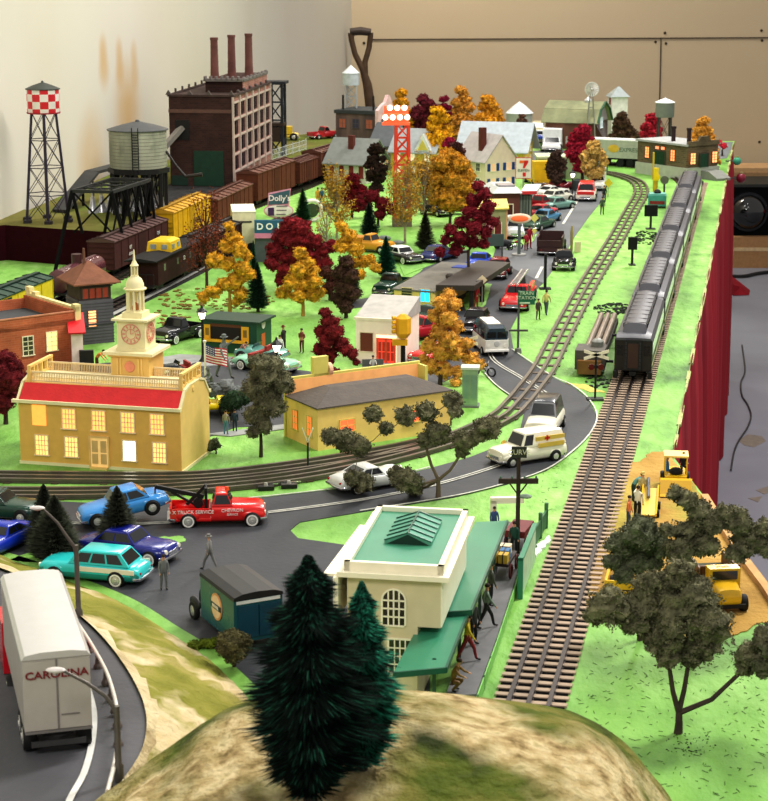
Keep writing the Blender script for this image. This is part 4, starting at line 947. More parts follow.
# ---- grey signal tower with brown hipped roof
A2 = G(78, 374); B2 = G(113, 372); yaw2, L2 = two(A2, B2)
A2 = G(82, 345); B2 = G(113, 342)
yaw2, L2 = two(A2, B2)
t = thing('signal_tower', 'grey clapboard signal tower with brown pyramid roof and amber window', 'building', A2, yaw2)
hE = H2(A2[0], A2[1], 285); sidg = M((92, 88, 98), rough=.75, var=.1)
m = MB(); m.box(-.1, L2+.1, 0, 3.2, 0, hE-1.25); m.build('wall', sidg, t)
m = MB(); N_ = 14
for i in range(N_): z_ = i*(hE-1.3)/N_; m.box(-.13, L2+.13, -.03, 3.23, z_, z_+.05)
m.box(-.2, L2+.2, -.1, 3.3, (hE-1.3)*.45, (hE-1.3)*.45+.12); m.build('clapboard', M((78, 74, 84), rough=.8), t)
m = MB(); m.box(0, L2, .1, 3.1, hE-1.3, hE); m.build('cabin', M((66, 54, 50), rough=.8), t)
for i in range(4): window(t, .45+i*(L2-.9)/3, .1, hE-1.1, .42, .75, frame_c=(84, 66, 60), glow=(150, 60, 44), e=.2, mull=(1, 1), sill=False)
for i in range(3): window(t, L2, .6+i*1.0, hE-1.1, .5, .75, face='right', frame_c=(84, 66, 60), glow=(120, 50, 40), e=.1, mull=(1, 1), sill=False)
o_ = .62; m = MB(); m.loft([[(-o_, -o_+.1, hE), (L2+o_, -o_+.1, hE), (L2+o_, 3.1+o_, hE), (-o_, 3.1+o_, hE)], [(-o_, -o_+.1, hE+.1), (L2+o_, -o_+.1, hE+.1), (L2+o_, 3.1+o_, hE+.1), (-o_, 3.1+o_, hE+.1)], [(L2/2-.1, 1.5, hE+1.5), (L2/2+.1, 1.5, hE+1.5), (L2/2+.1, 1.7, hE+1.5), (L2/2-.1, 1.7, hE+1.5)]])
m.build('roof', M((128, 84, 62), rough=.85, var=.15, bump=.4, bs=4), t)
MB().cyl((L2/2-.3, 1.6, hE+1.0), (L2/2-.3, 1.6, hE+2.5), .13, .1, 8).build('chimney', M((110, 74, 56)), t)
window(t, L2*.36, 0, 1.35, .6, 1.2, frame_c=(96, 84, 86), glow=(255, 176, 120), e=1.7, mull=(1, 2))
# ---- green passenger station in front
zR = 5.75
c1 = G(347, 566, zR); c2 = G(441, 571, zR); c3 = G(474, 507, zR); yaw2, L2 = two(c1, c2); _, D2 = two(c2, c3)
t = thing('train_station', 'cream passenger station with green flat roof, skylight and arched windows', 'building', (c1[0], c1[1], 0), yaw2)
crm = M((206, 194, 160), rough=.6, var=.05); crl = M((236, 230, 206), rough=.5, var=.04); grn = M((66, 138, 108), rough=.45, var=.08, ns=.5)
D2 = 7.6
MB().box(0, L2, 0, D2, 3.42, zR-.3).build('wall', crm, t); MB().box(0, L2-.9, .003, D2, 0, 3.42).build('lower_wall', crm, t)
m = MB(); m.box(-.35, L2+.35, -.35, D2+.3, zR-.35, zR-.15); 
for q in ((-.1, L2+.1, -.1, .12), (-.1, L2+.1, D2-.12, D2+.1), (-.1, .12, -.1, D2+.1), (L2-.12, L2+.1, -.1, D2+.1)): m.box(q[0], q[1], q[2], q[3], zR-.2, zR+.22)
m.build('cornice', crl, t)
MB().box(.1, L2-.1, .1, D2-.1, zR-.2, zR+.02).build('roof', grn, t)
# skylight
x0, x1, y0, y1 = L2*.26, L2*.78, D2*.4, D2*.8; zr = zR+.02; o = MB().prism([(x0, zr), (x1, zr), (x1, zr+.12), ((x0+x1)/2, zr+.46), (x0, zr+.12)], y0, y1, 'y').build('skylight', M((88, 150, 126), rough=.6), t)
m = MB()
for k in range(6):
    yy = y0+(y1-y0)*k/5
    m.beam((x0, yy, zr+.15), ((x0+x1)/2, yy, zr+.49), .05); m.beam((x1, yy, zr+.15), ((x0+x1)/2, yy, zr+.49), .05)
m.beam(((x0+x1)/2, y0-.03, zr+.5), ((x0+x1)/2, y1+.03, zr+.5), .06); m.build('glazing_bar', M((30, 84, 66), rough=.4), o)
MB().prism([(x0+.1, zr), (x1-.1, zr), ((x0+x1)/2, zr+.42)], y0-.03, y0, 'y').build('skylight_end', M((16, 50, 36)), o)
xa = L2*.5
window(t, xa, 0, 3.45, .85, 1.0, arch=True, frame_c=(236, 230, 206), glow=(38, 34, 34), e=0, mull=(4, 3))
window(t, xa+.25, 0, 1.5, .85, 1.35, frame_c=(236, 230, 206), glow=(38, 34, 34), e=0, mull=(4, 4))
m = MB(); m.box(-.5, -.3, -.3, D2*.9, zR-2.1, zR-.4); m.build('side_panel', crl, t)
MB().box(L2, L2+.05, 0, D2, 3.45, zR-.35).build('side_panel', crl, t)
m = MB(); m.panel((-.95, 0, zR-.45), (-.3, 0, zR-.45), (-.3, D2*.8, zR-.3), (-.6, D2*.8, zR-.3), .1); m.build('side_awning', crl, t)
door(t, L2-.9, 3.2, .6, 1.2, 2.2, (70, 110, 90), face='right')
# canopies (world px -> pieces on their own height)
def slab(px, z, th=.14): return MB().prism([tuple(Vector(G(x, y, z)[:2])) for x, y in px], z-th, z)
inv = Matrix.Rotation(-yaw2, 4, 'Z') @ Matrix.Translation((-c1[0], -c1[1], 0))
def wl(m): m.v = [tuple(inv @ Vector(p)) for p in m.v]; return m
cg = M((58, 134, 104), rough=.35, var=.06, ns=.5); ce = M((30, 88, 70), rough=.4)
up = [(423.5, 613.5), (471, 610.5), (507.5, 520.5), (476, 522)]; lo = [(393, 673), (446, 668), (468, 611.5), (423.5, 616)]
def canopy(px, z, za, nm):
    P_ = [Vector(G(x, y, z)) for x, y in px]; m = MB(); m.add([tuple(p) for p in P_]+[tuple(p-Vector((0, 0, .12))) for p in P_], [(0, 1, 2, 3), (7, 6, 5, 4), (0, 4, 5, 1), (1, 5, 6, 2), (2, 6, 7, 3), (3, 7, 4, 0)])
    o = wl(m).build(nm, cg, t); e = MB()
    for i in (0, 1): e.beam(tuple(P_[i]-Vector((0, 0, .08))), tuple(P_[i+1]-Vector((0, 0, .08))), .09, .22)
    wl(e).build('canopy_edge', ce, o); return o
canopy(up, 3.3, 0, 'canopy'); canopy(lo, 3.1, 0, 'canopy')
m = MB()
for x, y in ((466, 604), (500, 530), (441, 660), (486, 565)):
    p = G(x, y, 3.1); m.beam((p[0]-.25, p[1]+.1, .6), (p[0]-.25, p[1]+.1, 3.1), .14)
wl(m).build('canopy_post', M((60, 90, 76)), t)
# platform (its own thing)
HPf = .65
pf = [(c2[0]+.2, c2[1]-.1)]+[G(x, y, HPf)[:2] for x, y in [(476, 694), (497, 636), (515, 581), (520, 560), (530, 527), (507, 521)]]+[(c3[0]+.2, c3[1]+.6)]
t2 = thing('station_platform', 'grey station platform with light green side beside the straight track', 'platform', (0, 0, 0))
m = MB().prism(pf, .02, HPf); m.build('platform_slab', M((108, 108, 110), rough=.7, var=.1), t2)
m = MB(); P_ = [Vector((*p, 0)) for p in pf]
for a, b in ((1, 2), (2, 3), (3, 4), (4, 5)): m.beam(tuple(P_[a]+Vector((.04, 0, .3))), tuple(P_[b]+Vector((.04, 0, .3))), .05, .5)
m.build('skirt', M((134, 196, 104), rough=.6), t2)
m = MB()
for i in range(9): p = P_[1].lerp(P_[4], i/8); m.box(p.x+.04, p.x+.1, p.y-.04, p.y+.04, .02, .62)
m.build('skirt_rib', M((72, 130, 70), rough=.6), t2)
# standing green panel
a = G(520, 599, .0); b = G(534, 562, .0)
t3 = thing('platform_screen', 'upright green panel standing at the far end of the station platform', 'panel', a, two(a, b)[0]); L3 = two(a, b)[1]
MB().box(0, L3, -.06, .06, .05, 1.85).build('board', M((186, 216, 182), rough=.5), t3); m = MB(); m.box(-.05, L3+.05, -.12, .12, 1.85, 1.95); m.box(-.05, .1, -.12, .12, 0, 2); m.build('frame', cg, t3)
# white angular post-and-beam arch near platform
a = G(493, 533); t3 = thing('gate_arch', 'cream L-shaped arch standing beyond the station canopy', 'arch', a, .05)
MB().box(-.15, .15, -.15, .15, 0, 1.75).build('post', crl, t3); MB().box(-.15, 1.55, -.15, .15, 1.6, 1.9).build('crossbeam', crl, t3)
a = G(534, 549); b = G(546, 528); t3 = thing('picket_fence', 'short green fence in a white snow patch by the straight track', 'fence', a, two(a, b)[0]); L3 = two(a, b)[1]
MB().box(0, L3, -.05, .05, .15, 1.0).build('fence_panel', M((66, 112, 74), rough=.7), t3)
for x in (0, L3*.5, L3): MB().box(x-.09, x+.09, -.09, .09, 0, 1.35).build('post', M((86, 130, 92), rough=.7), t3)
tag(MB().prism(blob([(533, 552), (541, 541), (549, 535), (550, 541), (541, 549), (536, 556)], .1, 3, .1), .0, .1).build('snow_patch', M((236, 238, 236), rough=.9)), 'small white patch of snow at the foot of the green fence', 'snow')
# ---- small white shop
A2 = G(356, 362); B2 = G(403, 365); yaw2, L2 = two(A2, B2)
t = thing('shop_building', 'small white shop with glowing red door and dark display window', 'building', A2, yaw2)
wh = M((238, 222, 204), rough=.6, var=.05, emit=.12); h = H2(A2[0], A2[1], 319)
MB().box(0, L2, 0, 4.2, 0, h).build('wall', wh, t)
m = MB(); m.prism([(-.05, h-.05), (4.3, h-.05), (4.3, h+1.1), (4.0, h+1.1), (.0, h+.12)], -.08, L2+.08, 'x'); m.build('roof', M((176, 172, 166), rough=.8), t)
m = MB(); m.box(-.12, L2+.12, -.1, .05, h-.05, h+.16); m.build('fascia', M((246, 232, 210), rough=.6), t)
window(t, L2*.23, 0, .85, .95, 1.35, frame_c=(232, 214, 190), glow=(96, 44, 30), e=.3, mull=(1, 1))
MB().box(L2*.44, L2*.86, -.02, .0, .15, 2.1).build('lit_doorway', lit((255, 190, 150), 2.2), t)
for x in (L2*.56, L2*.74): door(t, x, -.03, .1, .6, 1.7, (220, 70, 50), e=.8, frame_c=(230, 90, 60))
MB().box(0, L2, -.7, 0, 0, .1).build('pavement', M((150, 150, 150)), t)
# ---- yellow garage with flat grey roof and black canopy
A2 = G(394, 317); B2 = G(430, 320); yaw2, L2 = two(A2, B2); hh = 3.0
A2 = G(394, 310); B2 = G(433, 313); yaw2, L2 = two(A2, B2); Dg = 14
hh = H2(A2[0], A2[1], 290)
t = thing('garage_building', 'yellow garage with long flat grey roof and black canopy at its right', 'building', A2, yaw2-.0)
C2 = G(442, 263, hh); q = Vector((C2[0]-A2[0], C2[1]-A2[1])); Dg = q.length*.92
shx = math.tan(math.radians(3))
dirg = q.normalized(); 
rot = Matrix.Rotation(-yaw2, 2); ql = rot @ q; 
def par(z0, z1, e=0): 
    return MB().add([(-e, -e, z0), (L2+e, -e, z0), (L2+e+ql.x*.93, ql.y, z0), (-e+ql.x*.93, ql.y, z0), (-e, -e, z1), (L2+e, -e, z1), (L2+e+ql.x*.93, ql.y, z1), (-e+ql.x*.93, ql.y, z1)], [(0,3,2,1),(4,5,6,7),(0,1,5,4),(1,2,6,5),(2,3,7,6),(3,0,4,7)])
par(0, hh).build('wall', M((240, 208, 128), rough=.55, var=.05), t); par(hh, hh+.14, .12).build('roof', M((112, 108, 100), rough=.8, var=.12), t)
window(t, L2*.33, 0, .9, .9, 1.0, frame_c=(206, 190, 140), glow=(40, 38, 34), e=0, mull=(1, 5)); window(t, L2*.8, 0, .9, .8, 1.0, frame_c=(206, 190, 140), glow=(40, 190, 240), e=1.5, mull=(2, 1))
m = MB(); m.add([(L2, .6, hh+.1), (L2+3.0, 1.6, hh+.1), (L2+3.0+ql.x*.9, ql.y*.97, hh+.1), (L2+ql.x*.9, ql.y*.97, hh+.1), (L2, .6, hh+.55), (L2+3.0, 1.6, hh+.55), (L2+3.0+ql.x*.9, ql.y*.97, hh+.55), (L2+ql.x*.9, ql.y*.97, hh+.55)], [(0,3,2,1),(4,5,6,7),(0,1,5,4),(1,2,6,5),(2,3,7,6),(3,0,4,7)]); m.build('canopy', M((58, 50, 44), rough=.6), t)
m = MB(); m.box(L2+2.5, L2+2.8, 1.8, 2.1, 0, hh); m.box(L2+2.5+ql.x*.4, L2+2.8+ql.x*.4, ql.y*.4, ql.y*.4+.3, 0, hh); m.box(L2+1.0, L2+1.3, 1.2, 1.5, 0, hh); m.build('canopy_post', M((24, 22, 20)), t)
MB().ell((L2*.75, ql.y*.42, hh+.35), (.4, .3, .3), 8, 5).build('roof_vent', M((70, 64, 58)), t)
MB().box(L2*.5+ql.x*.8, L2*1.0+ql.x*.8, ql.y*.8, ql.y*.9, hh+.1, hh+.2).build('tarp', M((28, 60, 150)), t)
# ---- green lunch stand
A2 = G(203, 351); B2 = G(257, 355); yaw2, L2 = two(A2, B2); hh = H2(A2[0], A2[1], 320)
t = thing('food_stand', 'dark green lunch stand with yellow framed serving hatch on the lawn', 'building', A2, yaw2)
gg = M((24, 74, 52), rough=.5, var=.06)
MB().box(0, L2, 0, 2.8, 0, hh).build('wall', gg, t); MB().box(-.15, L2+.3, -.2, 3, hh, hh+.14).build('roof', M((30, 60, 44), rough=.5), t)
m = MB(); yf = M((230, 176, 44), rough=.4)
x0, x1, z0, z1 = .15, L2*.86, .95, 2.05
m.box(x0, x1, -.35, 0, z0-.12, z0+.05); m.box(x0, x0+.5, -.06, 0, z0, z1); m.box(x1-.6, x1, -.06, 0, z0, z1); m.build('hatch_frame', yf, t)
MB().box(x0+.5, x1-.6, -.03, 0, z0+.05, z1+.1).build('serving_hatch', M((18, 12, 10)), t); MB().box(x0+.5, x1-.6, -.05, 0, z1-.12, z1+.1).build('hatch_valance', M((90, 50, 22), emit=.1), t)
for x in (x0+.25, x1-.3): MB().box(x-.14, x+.14, -.08, -.06, z0+.3, z1-.25).build('menu_board', M((140, 110, 40)), t)
MB().cyl((L2+.01, 1.2, 2.1), (L2+.06, 1.2, 2.1), .35, n=14).build('round_sign', M((200, 200, 186)), t)
MB().box(L2, L2+.05, .8, 1.5, .3, 1.4).build('poster', M((190, 96, 44)), t)
# ================= rear buildings
def house(label, fl, fr, D_, eave_row, ridge_h, wallc, roofc, ridge='x', name='house', winc=(60, 60, 90), glow=(255, 200, 150), e=.8, cols=3, rows=2, over=.3, shut=None, z=0, side_cols=2, chim=None, wm=None, rm=None, group=None):
    A = G(*fl, z); B = G(*fr, z); yaw, L = two(A, B); h = H2(A[0], A[1], eave_row)-z
    t = thing(name, label, 'building', A, yaw, group); wm = wm or M(wallc, rough=.6, var=.05); rm = rm or M(roofc, rough=.75, var=.1)
    walls_gable(t, 0, L, 0, D_, h, h+ridge_h, wm, ridge); gable(t, 0, L, 0, D_, h, h+ridge_h, over, rm, ridge, th=.14)
    wh_ = h/rows*.5
    for r in range(rows):
        for c in range(cols):
            x = L*(c+.5)/cols; z_ = h*(r+.28)/rows
            window(t, x, 0, z_, min(.9, L/cols*.3), wh_, frame_c=winc, glow=glow, e=e, mull=(2, 2), fw=.1)
            if shut:
                s_ = min(.9, L/cols*.3)
                for q in (-1, 1): MB().box(x+q*s_*.95-.2, x+q*s_*.95+.2, -.1, 0, z_, z_+wh_).build('shutter', M(shut), t)
        for c in range(side_cols):
            y = D_*(c+.5)/side_cols
            window(t, L, y, h*(r+.28)/rows, .7, wh_, face='right', frame_c=winc, glow=glow, e=e*.7, mull=(2, 2), fw=.1); window(t, 0, y, h*(r+.28)/rows, .7, wh_, face='left', frame_c=winc, glow=(50, 50, 60), e=0, mull=(2, 2), fw=.1)
    if chim: MB().box(L*chim[0]-.35, L*chim[0]+.35, D_*chim[1]-.35, D_*chim[1]+.35, h, h+ridge_h+chim[2]).build('chimney', M((96, 44, 36), rough=.8), t)
    return t, L, h
# cream house with blue shutters (gable towards camera)
house('cream house with steep grey roof, blue shutters and dark red chimney', (485, 191), (516, 188), 5.5, 161, 2.9, (232, 214, 192), (176, 170, 168), 'y', cols=2, shut=(30, 66, 130), winc=(226, 222, 200), glow=(238, 190, 150), e=.3, chim=(.22, .35, 1.0))
house('long yellow house with broad white roof behind the cream house', (462, 164), (523, 166), 6, 145, 2.9, (222, 190, 70), (176, 184, 192), 'x', cols=5, winc=(230, 230, 216), glow=(246, 206, 90), e=.4, over=.9)
house('low building with plain grey roof and dark chimney at rear left', (327, 182), (366, 184), 6.5, 161, 2.6, (206, 200, 190), (122, 126, 122), 'x', cols=4, rows=1, winc=(120, 40, 40), glow=(120, 40, 36), e=.2, chim=(.48, .3, .6), over=.5)
t, L_, h_ = house('yellow house with grey dormer roof right of the lit red tower', (391, 176), (434, 178), 6, 150, 2.5, (204, 172, 66), (150, 156, 158), 'x', cols=3, winc=(226, 220, 200), glow=(240, 230, 200), e=.5, over=.4)
m = MB(); m.prism([(L_*.55, h_), (L_*.95, h_), (L_*.75, h_+2.3)], -.3, 3, 'y'); m.build('dormer', M((204, 206, 208), rough=.6), t); MB().prism([(L_*.63, h_+.2), (L_*.87, h_+.2), (L_*.75, h_+1.5)], -.36, -.3, 'y').build('dormer_window', M((210, 190, 90)), t)
house('small grey-roofed house wing left of the lit red tower', (372, 170), (392, 171), 5.5, 143, 2.4, (150, 140, 120), (96, 100, 104), 'x', cols=2, rows=1, e=.1, over=.5)
# brown two-storey shop with ornate pink front (carries the silver tank)
A2 = G(336, 152); B2 = G(376, 154); yaw2, L2 = two(A2, B2); hh = H2(A2[0], A2[1], 113)
t = thing('shop_building', 'dark weathered two-storey building with pale pink ornate end wall', 'building', A2, yaw2)
MB().box(0, L2, 0, 7, 0, hh).build('wall', ramp_mat([(.3, (74, 62, 60)), (.7, (118, 98, 92))], .8, 6, .9, stretch=(1, 1, .1)), t)
MB().box(-.2, L2+.1, -.2, 7, hh, hh+.5).build('roof', M((58, 62, 64), rough=.8), t)
pk = M((226, 190, 190), rough=.6); m = MB(); m.box(L2, L2+.5, -.3, 7, 0, hh+.6); m.prism([(-.3, hh+.6), (7, hh+.6), (5.2, hh+1.4), (4.4, hh+1.6), (3.6, hh+2.6), (3.1, hh+2.6), (2.3, hh+1.6), (1.4, hh+1.4)], L2, L2+.5, 'x'); m.build('facade', pk, t)
for r in range(2):
    for c in range(3): window(t, L2*(c+.5)/3, 0, .8+r*hh*.5, 1.0, hh*.22, frame_c=(96, 84, 84), glow=(150, 84, 60) if (c+r) % 2 else (50, 50, 64), e=.25, mull=(2, 2))
    for c in range(3): window(t, L2+.5, 1+c*2, .8+r*hh*.5, .9, hh*.24, face='right', frame_c=(240, 214, 214), glow=(110, 90, 110), e=0, mull=(1, 2))
for x in (.8, L2-.8): MB().cyl((x, .8, hh), (x, .8, hh+2.6), .16, n=8).build('stovepipe', M((30, 26, 26)), t)
# ---- water tanks
def tank(label, base, top, dome_row, hw_, bot_row, col, z=0, legs=4, dome=(150, 152, 150), legc=(60, 60, 64), pattern=None, flat=False, lathe_n=28, name='water_tower', brace=4, spread=1.0, legr=.12, n0=0):
    B = G(*base, z); k = PXM(*base, z); r = hw_/k; y = B[1]
    zt = H2(B[0], y, top); z1 = H2(B[0], y, dome_row); z0 = H2(B[0], y, bot_row)
    t = thing(name, label, 'water tower', B, 0)
    tm = col if not isinstance(col, tuple) else M(col, rough=.4, var=.06)
    MB().lathe([(r*.98, z0-z), (r, z0-z+.1), (r, z1-z)], lathe_n).build('tank', tm, t, smooth=40)
    MB().lathe([(r*1.07, z1-z-.02), (r*1.07, z1-z+.05), (r*.6, z1-z+(zt-z1)*.55), (r*.12, zt-z-.05), (.001, zt-z)], lathe_n).build('roof', M(dome, rough=.5), t, smooth=40)
    MB().ell((0, 0, zt-z), (r*.08, r*.08, .15), 8, 5).build('finial', M(dome, rough=.5), t)
    if legs:
        lm = M(legc, rough=.5); rb = r*spread; zz = z0-z; feet = []
        for i in range(legs):
            a = 2*PI*(i+.5)/legs+n0; p = Vector((rb*math.cos(a), rb*math.sin(a), 0)); q = Vector((r*.85*math.cos(a), r*.85*math.sin(a), zz)); feet.append((p, q)); MB().cyl(tuple(p), tuple(q), legr, n=8).build('leg', lm, t, smooth=60)
        m = MB()
        for i in range(legs):
            p0, q0 = feet[i]; p1, q1 = feet[(i+1) % legs]
            for b in range(brace):
                u0, u1 = b/brace, (b+1)/brace; a_, b_ = p0.lerp(q0, u0), p1.lerp(q1, u0); c_, d_ = p0.lerp(q0, u1), p1.lerp(q1, u1)
                m.beam(tuple(a_), tuple(d_), legr*.45); m.beam(tuple(b_), tuple(c_), legr*.45); m.beam(tuple(c_), tuple(d_), legr*.7)
        m.build('cross_brace', lm, t)
    return t, r, z0-z, z1-z
# checkered tower
def checker():
    m = bpy.data.materials.new('checker_paint'); m.use_nodes = True; nt = m.node_tree; b = nt.nodes['Principled BSDF']; b.inputs['Roughness'].default_value = .35
    tc = nt.nodes.new('ShaderNodeTexCoord'); sp = nt.nodes.new('ShaderNodeSeparateXYZ'); nt.links.new(tc.outputs['Object'], sp.inputs[0])
    at = nt.nodes.new('ShaderNodeMath'); at.operation = 'ARCTAN2'; nt.links.new(sp.outputs[1], at.inputs[0]); nt.links.new(sp.outputs[0], at.inputs[1])
    mu = nt.nodes.new('ShaderNodeMath'); mu.operation = 'MULTIPLY'; mu.inputs[1].default_value = 12/(2*PI); nt.links.new(at.outputs[0], mu.inputs[0])
    mz = nt.nodes.new('ShaderNodeMath'); mz.operation = 'MULTIPLY'; mz.inputs[1].default_value = 1/(.69*K); nt.links.new(sp.outputs[2], mz.inputs[0])
    cb = nt.nodes.new('ShaderNodeCombineXYZ'); nt.links.new(mu.outputs[0], cb.inputs[0]); nt.links.new(mz.outputs[0], cb.inputs[1]); cb.inputs[2].default_value = .5
    ad = nt.nodes.new('ShaderNodeVectorMath'); ad.operation = 'ADD'; ad.inputs[1].default_value = (20.05, 20.25, 0); nt.links.new(cb.outputs[0], ad.inputs[0])
    ch = nt.nodes.new('ShaderNodeTexChecker'); ch.inputs['Scale'].default_value = 1; ch.inputs['Color1'].default_value = (*lin((206, 34, 48)), 1); ch.inputs['Color2'].default_value = (*lin((232, 222, 216)), 1)
    nt.links.new(ad.outputs[0], ch.inputs['Vector']); nt.links.new(ch.outputs[0], b.inputs['Base Color']); return m
tk, r_, a_, b_ = tank('tall water tower with red and white checkered tank on thin legs', (48, 221), 82, 89, 16, 112, checker(), z=HPL, legs=6, dome=(52, 58, 52), legc=(44, 34, 54), brace=4, spread=1.5, legr=.11, n0=.2)
m = MB(); m.cyl((0, 0, 0), (0, 0, a_), .13, n=8); m.build('riser_pipe', M((44, 34, 54)), tk)
m = MB()
for i in range(6): a = 2*PI*(i+.5)/6+.2; m.box(r_*1.45*math.cos(a)-.35, r_*1.45*math.cos(a)+.35, r_*1.45*math.sin(a)-.35, r_*1.45*math.sin(a)+.35, 0, .3)
m.build('footing', M((40, 34, 40)), tk); MB().lathe([(r_*1.02, a_-.12), (r_*1.04, a_)], 28).build('tank_rim', M((150, 40, 50)), tk)
# big grey-green wooden tank
wood_t = ramp_mat([(.3, (150, 152, 136)), (.7, (190, 190, 172))], .5, 6, .8, stretch=(1, 1, .15), cols2=[(.3, (120, 124, 108)), (.7, (176, 176, 158))], scale2=.3)
tk, r_, a_, b_ = tank('broad grey wooden water tank with black ladder on a dark trestle base', (140, 213), 121, 129.5, 28.5, 167, wood_t, z=HPL, legs=8, dome=(70, 72, 74), legc=(24, 22, 22), brace=1, spread=.85, legr=.22)
m = MB()
for i in range(10): m.lathe([(r_*1.005, a_+.25+i*(b_-a_-.3)/10), (r_*1.008, a_+.3+i*(b_-a_-.3)/10)], 28)
m.build('hoop', M((128, 128, 116), rough=.5), tk)
m = MB(); lx = .1
for s_ in (-.3, .3): m.beam((lx+s_, -r_-.15, a_-.4), (lx+s_, -r_-.15, b_+.4), .09)
for i in range(14): m.beam((lx-.3, -r_-.15, a_+i*(b_-a_)/14), (lx+.3, -r_-.15, a_+i*(b_-a_)/14), .07)
m.build('ladder', M((24, 24, 24)), tk)
MB().lathe([(r_*1.08, a_-.5), (r_*1.08, a_-.05)], 8).build('deck', M((22, 20, 20)), tk)
m = MB()
for i in range(12): a = 2*PI*i/12; m.beam((r_*.95*math.cos(a), r_*.95*math.sin(a), 0), (r_*.95*math.cos(a), r_*.95*math.sin(a), a_-.4), .3)
m.build('support_post', M((26, 24, 24)), tk)
sp_ = MB(); sp_.tube([(r_, -.5, a_+1.6), (r_+1, -.9, a_+.2), (r_+1.9, -1.2, a_-.8), (r_+3.6, -1.3, a_-.6)], [.14, .12, .16, .22], 7); sp_.build('spout', M((40, 34, 28)), tk)
for i, x in enumerate((95, 104, 112, 119, 128, 136, 144, 150, 157, 164)):
    p = G(x-2, 213-(i % 3), HPL); t = thing('metal_cone', 'row of silver cone under the broad tank, one of many alike', 'cone', p, 0, 'silver cones under the broad tank'); t['label'] = 'shiny silver cone standing in the row under the broad wooden tank'
    MB().lathe([(.55, 0), (.5, .2), (.22, 1.3), (.22, 1.6)], 14).build('shell', M((206, 206, 210), rough=.25, metal=.6), t, smooth=40); MB().cyl((0, 0, 1.6), (0, 0, 3.0), .12, n=7).build('stem', M((190, 190, 190), metal=.5, rough=.3), t)
# silver tank on the rear shop roof
tb_ = G(357, 152); hz0 = hh+.5
def small_tank(label, px, base_row, top, dome_row, bot_row, hwpx, col, y, dome, legc, n=4):
    B = AT(px, base_row, y); z = B[2]; r = hwpx/(F_/(y*cT-(z-CH)*sT)); t = thing('water_tower', label, 'water tower', B, 0)
    zt, z1, z0 = (H2(B[0], y, q)-z for q in (top, dome_row, bot_row))
    MB().lathe([(r, z0), (r, z1)], 22).build('tank', M(col, rough=.35, metal=.3), t, smooth=40); MB().lathe([(r*1.08, z1), (r*.55, z1+(zt-z1)*.5), (.02, zt)], 22).build('roof', M(dome, rough=.4), t, smooth=40)
    feet = []
    for i in range(n):
        a = 2*PI*(i+.5)/n; p = Vector((r*.95*math.cos(a), r*.95*math.sin(a), 0)); q = Vector((p.x*.9, p.y*.9, z0)); feet.append((p, q)); MB().cyl(tuple(p), tuple(q), .13, n=6).build('leg', M(legc, rough=.4, metal=.3), t)
    m = MB()
    for i in range(n):
        p0, q0 = feet[i]; p1, q1 = feet[(i+1) % n]
        for u in (0, .5): m.beam(tuple(p0.lerp(q0, u)), tuple(p1.lerp(q1, u+.5)), .08); m.beam(tuple(p1.lerp(q1, u)), tuple(p0.lerp(q0, u+.5)), .08); m.beam(tuple(p0.lerp(q0, u+.5)), tuple(p1.lerp(q1, u+.5)), .1)
    m.build('cross_brace', M(legc, rough=.4, metal=.3), t); return t
yt = A2[1]+3.5; z_top = hh+.5; 
small_tank('silver water tank with pointed top on the weathered shop roof', 351, CY-F_*((yt*sT+(z_top-CH)*cT)/(yt*cT-(z_top-CH)*sT)), 65, 73, 85, 8.3, (196, 206, 210), yt, (222, 228, 230), (176, 182, 184))
tank('grey water tower with white dome behind the brick engine house', (663, 166), 98, 102.5, 9.3, 117, (120, 128, 116), dome=(226, 230, 232), legc=(70, 66, 62), brace=2, spread=1.0, legr=.13)
# round bin
B = G(519, 142); t = thing('grain_bin', 'round white grain bin with conical roof beside the barn', 'silo', B, 0); k = PXM(519, 142); r = 13/k; y = B[1]
MB().lathe([(r, 0), (r, H2(B[0], y, 113))], 24).build('bin', M((176, 178, 172), rough=.5, metal=.2), t, smooth=40); MB().lathe([(r*1.08, H2(B[0], y, 113)), (r*.5, H2(B[0], y, 106)), (.02, H2(B[0], y, 101.5))], 24).build('roof', M((222, 226, 230), rough=.4), t, smooth=40)
# ---- barn
A2 = G(545, 148); B2 = G(594, 150); yaw2, L2 = two(A2, B2); hh = H2(A2[0], A2[1], 121)
t = thing('barn', 'weathered red-brown barn with pale green gambrel roof and lilac gable', 'barn', A2, yaw2); D_ = 7.0
MB().box(0, L2, 0, D_, 0, hh).build('wall', ramp_mat([(.3, (96, 66, 54)), (.7, (130, 92, 76))], .6, 6, .9, stretch=(1, 1, .1)), t)
MB().prism([(0, 0), (D_, 0), (D_, hh), (D_-1.2, hh+1.6), (D_/2, hh+2.6), (1.2, hh+1.6), (0, hh)], L2-.05, L2, 'x').build('gable_wall', M((176, 156, 176), rough=.7), t)
rm_ = ramp_mat([(.3, (128, 132, 104)), (.7, (164, 166, 132))], .4, 6, .9, bump=.5)
m = MB(); m.panel((-.6, -.4, hh-.2), (L2+.7, -.4, hh-.2), (L2+.7, 1.2, hh+1.7), (-.6, 1.2, hh+1.7), .14); m.panel((-.6, 1.2, hh+1.7), (L2+.7, 1.2, hh+1.7), (L2+.7, D_/2, hh+2.75), (-.6, D_/2, hh+2.75), .14); m.panel((L2+.7, D_/2, hh+2.75), (L2+.7, D_-1.2, hh+1.7), (-.6, D_-1.2, hh+1.7), (-.6, D_/2, hh+2.75), .14); m.panel((L2+.7, D_-1.2, hh+1.7), (L2+.7, D_+.4, hh-.2), (-.6, D_+.4, hh-.2), (-.6, D_-1.2, hh+1.7), .14)
m.build('roof', rm_, t)
m = MB(); 
